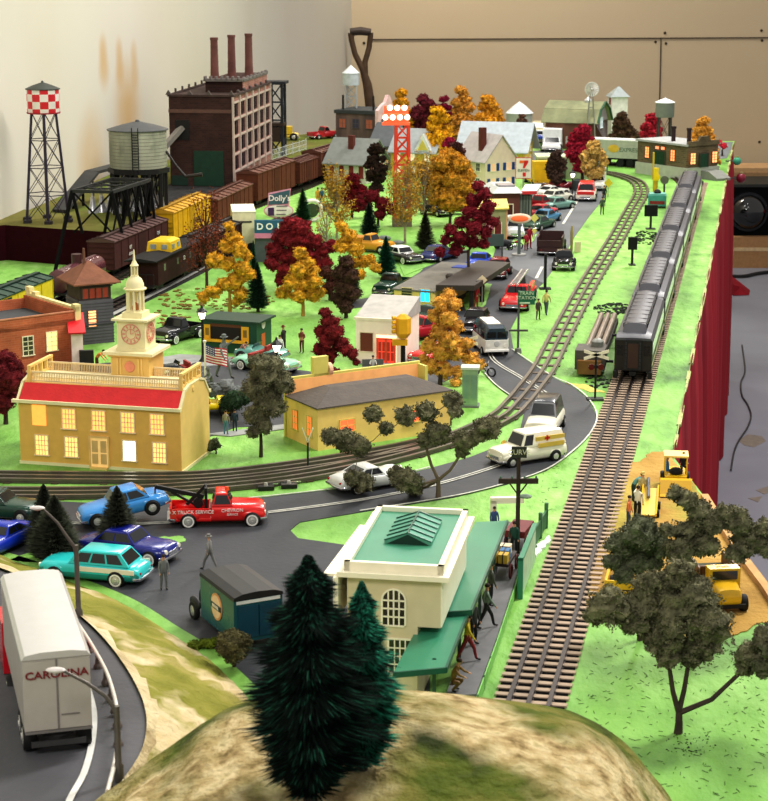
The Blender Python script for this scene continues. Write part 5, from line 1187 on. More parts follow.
for q in (((-.4, hh-.1), (1.2, hh+1.8)), ((1.2, hh+1.8), (D_/2, hh+2.85)), ((D_+.4, hh-.1), (D_-1.2, hh+1.8)), ((D_-1.2, hh+1.8), (D_/2, hh+2.85))): m.beam((L2+.6, *q[0]), (L2+.6, *q[1]), .3, .2)
m.build('gable_trim', M((52, 92, 66), rough=.6), t)
window(t, L2, D_/2, hh*.75, 1.3, 1.5, face='right', frame_c=(236, 240, 244), glow=(190, 200, 214), e=.3, mull=(2, 2))
for i in range(5): window(t, L2*(.5+i*.1), 0, .5, 1.0, 1.3, frame_c=(216, 214, 206), glow=(170, 170, 160), e=0, mull=(2, 2), sill=False)
MB().lathe([(.55, hh+2.3), (.55, hh+3.0), (.6, hh+3.0), (.02, hh+3.6)], 12, (L2*.72, D_/2, 0)).build('ventilator', M((206, 210, 210), rough=.3, metal=.4), t, smooth=40)
# windmill
B = G(590, 150); t = thing('windmill', 'small farm windmill with round silver wheel in front of the barn', 'windmill', B, 0); zc = H2(B[0], B[1], 89)
for i in range(4): a = 2*PI*(i+.5)/4; MB().beam((1.1*math.cos(a), 1.1*math.sin(a), 0), (.25*math.cos(a), .25*math.sin(a), zc-.4), .14).build('leg', M((150, 150, 140), rough=.4, metal=.4), t)
m = MB()
for u in (.2, .45, .7):
    rr2 = 1.1-.85*u
    for i in range(4): a, b = 2*PI*(i+.5)/4, 2*PI*(i+1.5)/4; m.beam((rr2*math.cos(a), rr2*math.sin(a), zc*u), (rr2*math.cos(b), rr2*math.sin(b), zc*u), .1)
m.build('cross_brace', M((150, 150, 140)), t)
m = MB(); rw = 6.8/PXM(590, 150)
for i in range(18):
    a = 2*PI*i/18; c_, s_ = math.cos(a), math.sin(a); c2, s2 = math.cos(a+.22), math.sin(a+.22)
    m.panel((rw*.3*c_, -.55, zc+rw*.3*s_), (rw*.95*c_, -.6, zc+rw*.95*s_), (rw*.95*c2, -.5, zc+rw*.95*s2), (rw*.3*c2, -.5, zc+rw*.3*s2), .03)
m.tube([(rw*math.cos(2*PI*k/24), -.55, zc+rw*math.sin(2*PI*k/24)) for k in range(25)], .06, 5); m.ell((0, -.55, zc), .2, 8, 5); m.build('fan_wheel', M((214, 216, 214), rough=.35, metal=.3), t)
MB().box(-.05, .05, -.5, 1.6, zc-.3, zc+.4).build('tail_vane', M((190, 190, 186)), t)
# white tall silo-house
A2 = G(619, 144); t = thing('silo', 'tall narrow white silo tower with small peaked roof right of the barn', 'silo', A2, .15); y = A2[1]; zz = H2(A2[0], y, 97)
MB().box(-1.3, 1.2, 0, 2.5, 0, zz).build('wall', M((228, 226, 220), rough=.6), t); m = MB(); m.loft([[(-1.6, -.3, zz), (1.5, -.3, zz), (1.5, 2.8, zz), (-1.6, 2.8, zz)], [(-.15, 1.0, zz+1.5), (.15, 1.0, zz+1.5), (.15, 1.3, zz+1.5), (-.15, 1.3, zz+1.5)]]); m.build('roof', M((150, 160, 160), rough=.5), t)
MB().box(-1.32, -1.25, .6, 1.6, zz-1.2, zz-.2).build('side_door', M((140, 60, 60)), t)
# ---- brick engine house on concrete
A2 = G(637, 173); B2 = G(686, 180); C2 = G(712, 172)
yaw2, L2 = two(A2, B2); D_ = 5.6
t = thing('engine_house', 'dark brick engine house with lit windows and flat roof on a concrete base', 'building', A2, yaw2)
bk2 = brick((112, 100, 74), (94, 80, 60), (120, 110, 88), .8, .5, .2, .02); y = A2[1]; zb = H2(A2[0], y, 161.5); zh = H2(A2[0], y, 140.5)
cc = M((176, 180, 166), rough=.8, var=.08)
MB().box(-.2, L2+.2, -.2, D_, 0, zb).build('foundation', cc, t)
MB().box(0, L2, 0, D_-.2, zb, zh).build('wall', bk2, t)
m = MB(); m.box(-.25, L2+.25, -.25, D_, zh, zh+.25); m.build('roof', M((168, 170, 170), rough=.7, var=.1), t)
m = MB(); m.prism([(0, zh), (D_-.2, zh), (D_-.2, zh+.6), (3.9, zh+.6), (3.5, zh+1.2), (2.1, zh+1.2), (1.7, zh+.6), (0, zh+.6)], L2-.1, L2+.3, 'x'); m.build('parapet', bk2, t)
for fx, kind_ in ((.2, 1), (.72, 1)): window(t, L2*fx, 0, zb+.7, .75, (zh-zb)*.5, frame_c=(96, 82, 60), glow=(255, 150, 90), e=1.6, mull=(2, 4), arch=False)
door(t, L2*.46, 0, zb, 2.1, (zh-zb)*.62, (24, 66, 40), frame_c=(70, 62, 50)); 
for q in (-.55, .55): MB().box(L2*.46+q-.3, L2*.46+q+.3, -.05, 0, zb+(zh-zb)*.72, zb+(zh-zb)*.84).build('transom', lit((255, 140, 100), 1.4), t)
for fy in (.8, 4.6): window(t, L2+.3, fy, zb+.5, .85, (zh-zb)*.5, face='right', frame_c=(96, 82, 60), glow=(255, 170, 110), e=1.5, mull=(2, 4))
door(t, L2+.3, 2.7, zb, 1.4, (zh-zb)*.62, (24, 70, 44), face='right', frame_c=(70, 62, 50))
for x in (L2*.55, L2*.86): MB().lathe([(.28, zh), (.28, zh+1.9), (.36, zh+1.9), (.36, zh+2.2)], 10, (x, 1.5, 0)).build('chimney', M((44, 24, 24)), t)
# ramp with dark deck
a = G(694, 178); MBt = thing('loading_ramp', 'grey concrete ramp at the right end of the engine house', 'ramp', a, yaw2)
MB().prism([(0, 0), (4.3, 0), (4.3, .3), (2.6, 1.1), (1.2, 1.1), (0, .3)], 0, 2.4, 'y').build('ramp_body', M((128, 130, 124), rough=.8, var=.1), MBt)
# ---- power plant
A2 = G(172, 190, HP); B2 = G(233, 187, HP); C2 = G(270, 165, HP); yaw2, L2 = two(A2, B2); ang2, D2 = two(B2, C2)
A2 = G(236, 187, HP); 
t = thing('power_plant', 'large brick power plant with three tall stacks, dark end and tall windows', 'factory', (B2[0], B2[1], HP), ang2-PI/2)
Lw = (233-170)/PXM(200, 190, HP)*1.02; Dd = D2; hb = H2(B2[0], B2[1], 97)-HP
pbm = brick((70, 46, 40), (56, 36, 34), (66, 52, 48), .9, .5, .2, .02); pbl = brick((168, 120, 108), (150, 100, 90), (170, 140, 128), .9, .5, .2, .02); pil = M((186, 168, 158), rough=.8, var=.12)  # same brick dark and light: shade and light of the faces put into colour
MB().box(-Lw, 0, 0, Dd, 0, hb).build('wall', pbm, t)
MB().box(0, .06, .05, Dd-.05, 0, hb-.1).build('painted_lit_wall', pbl, t)
nb = 6; m = MB(); zlev = [hb*f for f in (.14, .34, .54, .74, .92)]
for i in range(nb+1): y = Dd*i/nb; m.box(.06, .28, y-.18, y+.18, 0, hb)
for z_ in [0.1]+[hb*f for f in (.16, .355, .55, .745)]+[hb*.93]: m.box(.06, .2, 0, Dd, z_-.12, z_+.12)
m.build('pilaster', pil, t)
for i in range(nb):
    for j in range(4):
        f0 = .16+.195*j; z0_ = hb*f0+.28; z1_ = hb*(f0+.195)-.25; y = Dd*(i+.5)/nb
        o = MB().box(.05, .13, y-.95, y+.95, z0_, z1_).build('window', M((26, 18, 26), rough=.8, spec=.05, var=.4, ns=1), t)
        mm_ = MB(); mm_.box(.13, .16, y-.04, y+.04, z0_, z1_); mm_.build('mullion', M((120, 90, 90)), o)
m = MB(); m.box(-Lw-.15, .3, -.15, .12, hb, hb+.25); m.box(-.1, .3, 0, Dd, hb, hb+.25); m.box(-Lw-.15, -Lw+.1, 0, Dd, hb, hb+.25); m.build('parapet', M((70, 54, 50), rough=.85, var=.2), t)
m = MB()
for f in (.0, .36, .66, 1.0): m.prism([(-Lw*f-.35, hb+.2), (-Lw*f+.35, hb+.2), (-Lw*f, hb+.75)], -.2, .1, 'y')
for f in (.15, .3, .45, .6, .75, .9): m.box(-Lw-.1, -Lw+.1, Dd*f-.15, Dd*f+.15, hb, hb+.7); m.ell((.1, Dd*f, hb+.4), .22, 6, 4)
m.build('finial', M((84, 74, 70)), t)
MB().box(-Lw-.05, .05, -.08, 0, hb*.82, hb*.86).build('string_course', M((96, 68, 58)), t)
MB().box(-Lw*.62, -Lw*.14, -.12, 0, .1, hb*.4).build('door', M((18, 58, 40), rough=.6), t); MB().box(-Lw*.98, -Lw*.72, -.06, 0, .1, hb*.12).build('small_door', M((18, 50, 40)), t)
MB().box(-Lw*.9, -Lw*.68, -.1, 0, hb*.52, hb*.74).build('chute_opening', M((16, 12, 12)), t)
m = MB(); m.beam((-Lw*.8, 0, hb*.66), (-Lw*1.15, -2.6, hb*.35), .9, .5); m.build('chute', M((130, 126, 120), rough=.6), t)
hc = H2(B2[0], B2[1]+Dd*.5, 78)-HP
o = MB().box(-Lw*.62, -.1, Dd*.3, Dd*.95, hb-.2, hc).build('upper_storey', pbm, t); MB().box(-.1, -.02, Dd*.3, Dd*.95, hb, hc).build('upper_painted_lit_wall', pbl, o)  # upper right face repeats the lighter brick, its light painted in
m = MB()
for i in range(7): m.ell((-.05, Dd*(.33+.1*i), hc+.15), .28, 6, 4); m.box(-Lw*.62+i*Lw*.09-.1, -Lw*.62+i*Lw*.09+.1, Dd*.28, Dd*.32, hc, hc+.5)
m.box(-Lw*.64, 0, Dd*.28, Dd*.32, hc-.1, hc+.2); m.box(-.15, .1, Dd*.3, Dd*.95, hc-.15, hc+.15); m.build('upper_parapet', M((110, 104, 100), rough=.85, var=.2), o)
for fx, fy, top in ((.48, .42, 37.5), (.30, .58, 35), (.10, .72, 33.5)):
    X_, Y_ = -Lw*fx-.5, Dd*fy; wp = W2((B2[0], B2[1]), ang2-PI/2, X_, Y_); zt = H2(wp[0], wp[1], top)-HP
    MB().lathe([(.62, hb-.2), (.5, hb+(zt-hb)*.4), (.44, zt-.3), (.5, zt-.3), (.5, zt)], 14, (X_, Y_, 0)).build('chimney', M((104, 66, 60), rough=.85, var=.25, ns=1), t, smooth=40)
# pale ledge in front and fence
a = G(236, 183, HP); b = G(272, 162, HP)
# ---- coaling gantry right of the plant
B = G(276, 156, HP); t = thing('coal_tower', 'black steel gantry tower standing right of the power plant', 'tower', B, ang2-PI/2); zt = H2(B[0], B[1], 84)-HP
lm = M((34, 38, 46), rough=.6)
for x, y in ((-.9, 0), (.9, 0), (-.9, 2.2), (.9, 2.2)): MB().beam((x, y, 0), (x, y, zt), .32).build('leg', lm, t)
m = MB()
for i in range(4):
    u, v = zt*i/4, zt*(i+1)/4; m.beam((-.9, 0, u), (.9, 0, v), .16); m.beam((.9, 0, u), (-.9, 0, v), .16); m.beam((-.9, 0, v), (.9, 0, v), .2); m.beam((.9, 0, u), (.9, 2.2, v), .16)
m.build('cross_brace', lm, t); m = MB(); m.box(-3.2, 1.4, -.3, 2.5, zt, zt+.35); m.box(-4.6, -3, .5, 1.5, zt+.2, zt+.7); m.build('top_deck', lm, t); m = MB(); m.box(-1.1, 1.1, -.2, 2.3, zt*.42, zt*.46); m.box(-1.1, .6, -.2, 1.9, zt*.2, zt*.4); m.build('hopper', M((60, 44, 38)), t)
# retaining fence, dark trestle (left)
a = G(272, 161, HP); b = G(306, 150, HP); yw, L3 = two(a, b); t = thing('wire_fence', 'pale mesh fence on the platform edge right of the power plant', 'fence', a, yw)
for i in range(6): MB().cyl((L3*i/5, 0, 0), (L3*i/5, 0, 1.6), .06, n=6).build('post', M((200, 204, 206)), t)
m = MB()
for z_ in (.2, .8, 1.4): m.beam((0, 0, z_), (L3, 0, z_), .05)
for i in range(22): m.beam((L3*i/22, 0, .2), (L3*(i+1)/22, 0, 1.4), .03)
m.build('mesh_panel', M((196, 202, 204)), t)
# trestle bridge
def trestle():
    zt = HPL+3.9
    a = Vector(G(72, 191, zt)); b = Vector(G(112, 192, zt)); c = Vector(G(150, 180, zt)); d = Vector(G(112, 179, zt))
    t = thing('steel_trestle', 'black steel trestle spanning in front of the wooden water tank', 'trestle', (a.x, a.y, 0)); o0 = Vector((a.x, a.y, 0)); lm = M((20, 19, 19), rough=.8, var=.2, spec=.1); ll = M((44, 44, 42), rough=.7)
    m = MB(); L = lambda p: tuple(p-o0)
    for p, q in ((a, b), (b, c), (a, d), (d, c)): m.beam(L(p), L(q), .28, .3)
    for i in range(1, 4): m.beam(L(a.lerp(d, i/4)), L(b.lerp(c, i/4)), .16)
    m.beam(L(a), L(b.lerp(c, .33)), .12); m.beam(L(b), L(a.lerp(d, .33)), .12); m.beam(L(b.lerp(c, .33)), L(a.lerp(d, .66)), .12); m.beam(L(b.lerp(c, .66)), L(a.lerp(d, .33)), .12)
    m.build('deck_frame', ll, t)
    for p, sp, zf in ((a, .9, 0), (b, .9, HPL), (b.lerp(c, .35), .5, HPL), (b.lerp(c, .7), .5, HPL), (c, .4, HPL)):
        
        for s in (-1, 1): MB().beam(L(p), L(Vector((p.x+s*sp*(1.6 if p is a and s < 0 else 1), p.y-.5*s-(3.2 if p is a and s < 0 else 0), 0.02 if (p is a and s < 0) else HPL))), .26).build('leg', lm, t)
    m = MB()
    for i in range(4):
        p = b.lerp(c, i/4); q = b.lerp(c, (i+1)/4); m.beam(L(p), L(Vector((q.x, q.y, HPL+.3))), .14); m.beam(L(q), L(Vector((p.x, p.y, HPL+.3))), .14)
    m.beam(L(a), L(Vector((b.x, b.y, HPL))), .14); m.beam(L(b), L(Vector((a.x, a.y, HPL))), .14); m.build('cross_brace', lm, t)
    # ramp behind
    e = Vector(G(60, 213, HPL)); f = Vector(AT(92, 172, e.y+8)); g2 = Vector(AT(131, 162, e.y+14))
    t = thing('conveyor_ramp', 'dark inclined ramp rising behind the trestle towards the wooden tank', 'ramp', tuple(e)); m = MB(); m.beam((0, 0, .2), tuple(f-e), 1.6, .3); m.beam(tuple(f-e), tuple(g2-e), 1.6, .3); m.build('ramp_deck', M((58, 58, 56), rough=.8), t)
    m = MB()
    for q in (.4, .7, 1.0): p = (f-e)*q; m.beam(tuple(p), (p.x, p.y, 0), .25)
    p = g2-e; m.beam(tuple(p), (p.x, p.y, 0), .25); m.build('ramp_post', lm, t)
trestle()
# ================================================================ rolling stock
bgm = M((20, 18, 18), rough=.6)
def bogie(t, x, z=.32, s=1.):
    m = MB()
    for y in (-.78, .78): m.box(x-1.1*s, x+1.1*s, y-.08, y+.08, .35*s+z*.4, .75*s); 
    m.box(x-.3, x+.3, -.7, .7, .6*s, .8*s)
    o = m.build('bogie', bgm, t)
    for dx in (-.75*s, .75*s):
        for y in (-.78, .78): MB().cyl((x+dx, y-.07, .45*s+.26), (x+dx, y+.07, .45*s+.26), .4*s, n=14).build('wheel', M((40, 38, 38), rough=.4, metal=.5), o)
def rail_frame(A, B, z=.0): yw, L = two(A, B); return ((A[0]+B[0])/2, (A[1]+B[1])/2, z), yw, L
def coach(L, W=2.55, H=3.55):
    t = thing('passenger_coach', 'x', 'train car', (0, 0, 0)); m = MB(); dkc = M((80, 80, 86), rough=.45, var=.06, spec=.4); side = M((40, 34, 32), rough=.4)
    x0, x1 = -L/2+.35, L/2-.35; hw = W/2
    MB().box(x0, x1, -hw, hw, .85, 3.05).build('body', side, t)
    sec = []
    r = [(-hw-.03, 3.0), (-hw*.93, 3.3), (-hw*.62, 3.5), (-hw*.6, 3.85), (-hw*.35, 3.97), (0, 4.0), (hw*.35, 3.97), (hw*.6, 3.85), (hw*.62, 3.5), (hw*.93, 3.3), (hw+.03, 3.0)]
    r2 = [(y, min(z, 3.32+.06*(1-abs(y)/hw))) for y, z in r]; r3 = [(y*.98, 3.0+(z-3.0)*.5) for y, z in r2]
    for x, q in ((x0-.15, r3), (x0+.25, r2), (x0+.9, r2), (x0+1.15, r), (x1-1.15, r), (x1-.9, r2), (x1-.25, r2), (x1+.15, r3)): sec.append([(x, y, z) for y, z in q])
    MB().loft(sec).build('roof', dkc, t, smooth=35)
    m = MB(); n = 26
    for s in (-1, 1):
        for i in range(n): x = x0+1.6+(x1-x0-3.2)*i/(n-1); m.box(x-.15, x+.15, s*hw*.6-.07, s*hw*.6+.07, 3.62, 3.9)
    m.build('clerestory_vent', M((18, 16, 18)), t)
    m = MB()
    for i in range(9): x = x0+1.4+(x1-x0-2.8)*i/8; m.box(x-.03, x+.03, -hw*.6, hw*.6, 3.96, 4.0)
    m.build('roof_seam', M((84, 82, 86), rough=.4), t)
    wm_ = M((186, 196, 180), rough=.15, emit=.25, var=.15)
    for s in (-1, 1):
        for i in range(12):
            x = x0+1.3+(x1-x0-2.6)*i/11; MB().box(x-.5, x+.5, s*hw-.02, s*hw+.02, 1.85, 2.65).build('window', wm_, t)
        MB().box(x0, x1, s*hw-.03, s*hw+.03, 1.2, 1.28).build('side_stripe', M((150, 140, 100)), t)
    for s in (-1, 1):
        xe = x0 if s < 0 else x1
        o = MB().box(min(xe, xe+s*.3), max(xe, xe+s*.3), -.55, .55, .95, 3.05).build('vestibule', M((22, 22, 24), rough=.5), t)
        m = MB()
        for i in range(7): m.box(min(xe+s*.28, xe+s*.36), max(xe+s*.28, xe+s*.36), -.55+i*.0, -.42, 1+i*.28, 1.2+i*.28); m.box(min(xe+s*.28, xe+s*.36), max(xe+s*.28, xe+s*.36), .42, .55, 1+i*.28, 1.2+i*.28)
        m.build('diaphragm', M((44, 44, 48), rough=.5), o); MB().box(min(xe+s*.3, xe+s*.33), max(xe+s*.3, xe+s*.33), -.36, .36, 1.1, 2.8).build('end_door', M((62, 38, 30), rough=.5), o)
        m = MB(); 
        for y in (-hw+.35, hw-.35): m.box(min(xe+s*.02, xe), max(xe+s*.02, xe+.0)+.02, y-.22, y+.22, 1.9, 2.6)
        m.build('end_window', M((30, 26, 28), rough=.2), t)
        MB().box(min(xe, xe+s*.5), max(xe, xe+s*.5), -.2, .2, .6, .85).build('coupler', bgm, t)
        for y in (-hw+.1, hw-.1): MB().box(xe-.35, xe+.35, y-.15, y+.15, .4, .85).build('step', bgm, t)
        bogie(t, xe-s*2.6, z=.3, s=1.05)
    MB().box(x0+4.5, x1-4.5, -hw*.6, hw*.6, .5, .85).build('underframe_box', bgm, t)
    return t
rows_ = [334, 292.5, 258.5, 230.5, 206.5, 187.5, 172]
zr_ = 3.9
def on_track(s): return TA0+dA*s
def sfor(row, z):   # distance along the track where the roof line sits on a pixel row
    lo, hi = 0, 260
    for _ in range(40):
        mid = (lo+hi)/2; p = on_track(mid); d = p.y*cT-(z-CH)*sT; r = CY-F_*(p.y*sT+(z-CH)*cT)/d
        if r > row: lo = mid
        else: hi = mid
    return lo
ss = [sfor(336, 3.4)]+[sfor(r, 3.8) for r in rows_[1:]]
Lc = (ss[5]-ss[0])/5; yawA = math.atan2(dA.y, dA.x)
base = coach(Lc*.985); names = ['last dark passenger coach of the train, nearest the camera with brown end door', 'second dark passenger coach counted from the near end of the train', 'third dark passenger coach from the near end of the train', 'fourth dark passenger coach, beside the far black trackside board', 'fifth dark passenger coach from the near end, beside the teal rail car', 'sixth dark passenger coach, farthest one beside the engine house']
for i in range(6):
    o = base if i == 0 else dup(base); p = on_track(ss[0]+Lc*(i+.5)); move(o, (p.x, p.y, .02), yawA); tag(o, names[i], group='coaches of the dark passenger train')
# boxcars on the left
def boxcar(label, A, B, col, roofc, ribs=12, H=3.2, W=2.5, door_c=None, name='boxcar', panels=None, marks=None, z=0, extra=None, cat='train car', split=None):
    c, yw, L = rail_frame(G(*A, z), G(*B, z)); t = thing(name, label, cat, (*c[:2], z), yw); hw = W/2; L *= .97
    bm = M(col, rough=.85, var=.1, spec=.1); x0, x1 = -L/2, L/2
    MB().box(x0, x1, -hw, hw, .8, H).build('body', bm, t)
    rf = MB(); rf.prism([(-hw-.1, H), (hw+.1, H), (hw+.1, H+.08), (0, H+.38), (-hw-.1, H+.08)], x0-.1, x1+.1, 'x'); o = rf.build('roof', M(roofc, rough=.55, var=.1), t)
    m = MB()
    for i in range(ribs+1):
        x = x0+L*i/ribs; m.beam((x, -hw-.1, H+.12), (x, 0, H+.42), .1, .08); m.beam((x, hw+.1, H+.12), (x, 0, H+.42), .1, .08)
    m.box(x0, x1, -.2, .2, H+.42, H+.5); m.build('roof_rib', M([int(c_*.8) for c_ in roofc], rough=.6), o)
    for s in (-1, 1):
        MB().box(-1, 1, s*hw-.06, s*hw+.06, .95, H-.15).build('door', M(door_c or [int(c_*.85) for c_ in col], rough=.8, spec=.1), t)
    m = MB()
    for s in (-1, 1):
        for i in range(9):
            x = x0+L*i/8; m.box(x-.04, x+.04, s*hw-.05, s*hw+.05, .8, H)
    for z_ in (1.3, 1.8, 2.3, 2.8): m.box(x0-.05, x0, -hw, hw, z_, z_+.06); m.box(x1, x1+.05, -hw, hw, z_, z_+.06)
    m.build('side_rib', M([int(c_*.88) for c_ in col], rough=.85, spec=.1), t)
    for i, x in enumerate((x0+1.6, x1-1.6)): bogie(t, x, s=.9)
    if extra: extra(t, L, hw, H)
    return t, L
def car_text(t, L, hw, H, items, side=-1):
    for body, size, x, z_, col in items: text(body, size, M(col, rough=.6), t, (x, side*(hw+.08), z_), rot=(PI/2, 0, 0 if side < 0 else PI))
YG = (216, 196, 50)
def green_doors(c_): return dict(door_c=c_)
def diamond(t, L, hw, H):
    m = MB(); m.prism([(L*.27-.5, 2.1), (L*.27, 1.6), (L*.27+.5, 2.1), (L*.27, 2.6)], -hw-.12, -hw-.06, 'y'); o = m.build('emblem', M((20, 22, 20)), t); text('O', .55, M(YG), o, (L*.27, -hw-.15, 2.1)); car_text(t, L, hw, H, [('LINE', .5, -L*.3, 1.8, (40, 40, 36))])
boxcar('yellow-sided boxcar with dark green ribbed roof and door at the left edge', (-62, 362), (41, 316), YG, (36, 66, 50), 12, door_c=(24, 66, 52), extra=diamond)
# maroon tank car
c, yw, L = rail_frame(G(57, 305), G(98, 286)); t = thing('tank_car', 'maroon tank car lying between the yellow boxcar and the brown boxcar', 'train car', (*c[:2], 0), yw)
for i, (x0, x1) in enumerate(((-L*.48, -.05), (.05, L*.48))):
    MB().lathe([(.02, 0), (.7, .02), (1.0, .25), (1.0, x1-x0-.25), (.7, x1-x0-.02), (.02, x1-x0)], 20).xf(ry=PI/2, t=(x0, 0, 1.9)).build('tank', M((92, 50, 58), rough=.2, spec=.7, var=.05), t, smooth=40)
MB().cyl((0, 0, 2.6), (0, 0, 3.6), .45, n=14).build('dome', M((70, 36, 42), rough=.3), t, smooth=40); MB().box(-L*.48, L*.48, -.9, .9, .75, .95).build('frame', bgm, t)
for x in (-L*.32, L*.32): bogie(t, x, s=.9)
def mk_brown(t, L, hw, H): car_text(t, L, hw, H, [('GN', .5, L*.3, 2.5, (200, 206, 210)), ('63000', .42, -L*.22, 1.7, (214, 206, 200)), ('BX', .5, -L*.22, 2.3, (214, 206, 200))])
boxcar('dark maroon-brown boxcar with ribbed roof and pale lettering behind the bell tower', (101, 279), (157, 253), (78, 46, 44), (86, 58, 54), 12, H=3.3, extra=mk_brown)
def mk_y(t, L, hw, H): car_text(t, L, hw, H, [('UNION', .8, L*.1, 2.0, (90, 70, 20))])
boxcar('bright yellow boxcar with rusty roof details in front of the power plant', (161, 251), (200, 231), (212, 164, 30), (196, 150, 34), 9, H=3.7, extra=mk_y)
for a_, b_, lb, col, H in (((206, 229), (243, 210), 'rounded rust-brown hopper car left of its taller neighbour below the power plant', (104, 60, 44), 3.0), ((247, 208), (286, 192), 'tall rust-brown freight car in the middle below the power plant windows', (100, 56, 42), 3.9), ((290, 190), (309, 183), 'short rust-brown car with small cab right of the tall freight car', (98, 54, 42), 3.3), ((311, 182), (338, 173), 'rust-brown freight car farthest right, partly behind the grey roof', (104, 60, 48), 3.7)):
    boxcar(lb, a_, b_, col, [int(c*.95) for c in col], 8, H=H)
# caboose
c, yw, L = rail_frame(G(141, 297), G(187, 273)); t = thing('caboose', 'dark caboose with black roof and bright yellow cupola', 'train car', (*c[:2], 0), yw); hw = 1.25
MB().box(-L*.42, L*.42, -hw, hw, .85, 3.0).build('body', M((58, 34, 32), rough=.8, spec=.1), t); MB().prism([(-hw-.2, 3.0), (hw+.2, 3.0), (hw+.2, 3.1), (0, 3.3), (-hw-.2, 3.1)], -L*.5, L*.5, 'x').build('roof', M((40, 38, 38), rough=.8, spec=.15), t)
o = MB().loft([[(-1.4, -1.15, 3.1), (1.5, -1.15, 3.1), (1.5, 1.15, 3.1), (-1.4, 1.15, 3.1)], [(-1.25, -1.05, 4.0), (1.35, -1.05, 4.0), (1.35, 1.05, 4.0), (-1.25, 1.05, 4.0)], [(-1.0, -.6, 4.2), (1.1, -.6, 4.2), (1.1, .6, 4.2), (-1.0, .6, 4.2)]]).build('cupola', M((226, 186, 30), rough=.35), t)
for x in (-.7, .75): MB().box(x-.28, x+.28, -1.16, -1.08, 3.4, 3.8).build('window', M((150, 160, 160), rough=.2), o)
for y in (-.5, .5): MB().box(-1.42, -1.3, y-.25, y+.25, 3.4, 3.8).build('window', M((150, 160, 160), rough=.2), o)
for x in (-L*.28, 0, L*.28): MB().box(x-.25, x+.25, -hw-.03, -hw, 1.9, 2.5).build('window', M((90, 80, 76), rough=.2), t)
text('52', .5, M((210, 210, 200)), t, (L*.14, -hw-.05, 2.2)); 
for x in (-L*.48, L*.48):
    m = MB()
    for y in (-1.1, -.4, .4, 1.1): m.beam((x, y, .9), (x, y, 1.9), .07)
    m.beam((x, -1.1, 1.9), (x, 1.1, 1.9), .08); m.build('end_railing', bgm, t)
MB().box(-L*.5, L*.5, -1.1, 1.1, .72, .88).build('frame', bgm, t)
for x in (-L*.3, L*.3): bogie(t, x, s=.9)
boxcar('dark brown freight car coupled ahead of the caboose, half behind the russet tree', (190, 271), (233, 250), (62, 38, 34), (52, 44, 42), 8, H=2.9)
# grey operating flat car with pipes (beside last coach)
a, b = G(588, 379), G(608, 328); c, yw, L = rail_frame(a, b); t = thing('utility_car', 'weathered grey utility rail car with long pipes and brown front box', 'train car', (*c[:2], 0), yw); t.scale = (.95, .86, .86)
MB().box(-L*.5+.5, -L*.5+3.0, -1.2, 1.2, .5, 2.1).build('housing', M((84, 80, 72), rough=.7, var=.2), t); MB().box(-L*.5, -L*.5+.7, -.95, .95, .25, 1.35).build('front_box', M((120, 84, 40), rough=.6, var=.2), t)
for y in (-.6, 0, .6): MB().cyl((-L*.5+2.8, y, 1.3), (L*.5, y, 1.3), .27, n=12).build('pipe', M((134, 122, 112), rough=.35, metal=.4), t, smooth=40)
MB().box(-L*.5+2.8, L*.5, -.95, .95, .5, 1.05).build('flat_deck', M((70, 64, 60), rough=.8), t); MB().lathe([(.5, 2.1), (.52, 2.5), (.3, 2.7), (.02, 2.72)], 14, (-L*.5+2.4, -.45, 0)).build('turret', M((120, 122, 116), rough=.4), t, smooth=40)
for x in (-L*.3, L*.3): bogie(t, x, s=.75)
m = MB(); m.beam((-L*.5+2.2, -1.2, .9), (-L*.5+2.2, -1.8, .9), .2); m.beam((L*.15, -.9, .9), (L*.15, -1.7, .9), .2); m.build('side_coupler', bgm, t)
# teal speeder near the far signals
a, b = G(655, 211), G(659, 203); c, yw, L = rail_frame(a, b); t = thing('rail_car', 'small teal rail car with dark red band beside the fifth coach', 'train car', (*c[:2], 0), yw+.05); t.scale = (.72, .72, .75)
MB().box(-1.5, 1.5, -1.45, 1.45, .3, 1.9).build('body', M((70, 150, 140), rough=.4), t); MB().box(-1.54, -1.48, -1.2, 1.2, .6, 1.1).build('red_band', M((130, 40, 36)), t); MB().ell((0, 0, 2.2), (.7, .6, .6), 8, 5).build('driver_hood', M((24, 26, 24)), t)
MB().box(-1.3, 1.3, -1.3, 1.3, 1.9, 2.15).build('roof', M((110, 176, 166), rough=.4), t)
for x in (-.9, .9):
    for y in (-1.3, 1.3): MB().cyl((x, y-.1, .4), (x, y+.1, .4), .4, n=12).build('wheel', bgm, t)
# long grey trailer/van on the back track
a, b = G(598, 166), G(638, 168); yw, L = two(a, b); t = thing('trailer', 'long pale grey highway trailer parked left of the engine house', 'trailer', a, yw); zt = H2(a[0], a[1], 140)
MB().box(-3, L, 0, 2.6, 1.2, zt).build('trailer_box', M((170, 174, 160), rough=.5), t); MB().box(-3.1, L+.1, -.05, 2.65, zt, zt+.15).build('roof', M((216, 218, 216), rough=.5), t)
text('EXPRESS', .8, M((90, 110, 96)), t, (L*.78, -.03, zt*.66)); MB().ell((L*.38, -.02, zt*.7), (.8, .05, .55), 12, 6).build('emblem', M((206, 170, 60)), t)
for x in (L-1.2, L-2.6, 0.5): MB().cyl((x, 0, .55), (x, .4, .55), .55, n=12).build('wheel', TYRE, t); MB().cyl((x, 2.2, .55), (x, 2.6, .55), .55, n=12).build('wheel', TYRE, t)
MB().box(-3, L, .3, 2.3, .95, 1.2).build('frame', bgm, t)
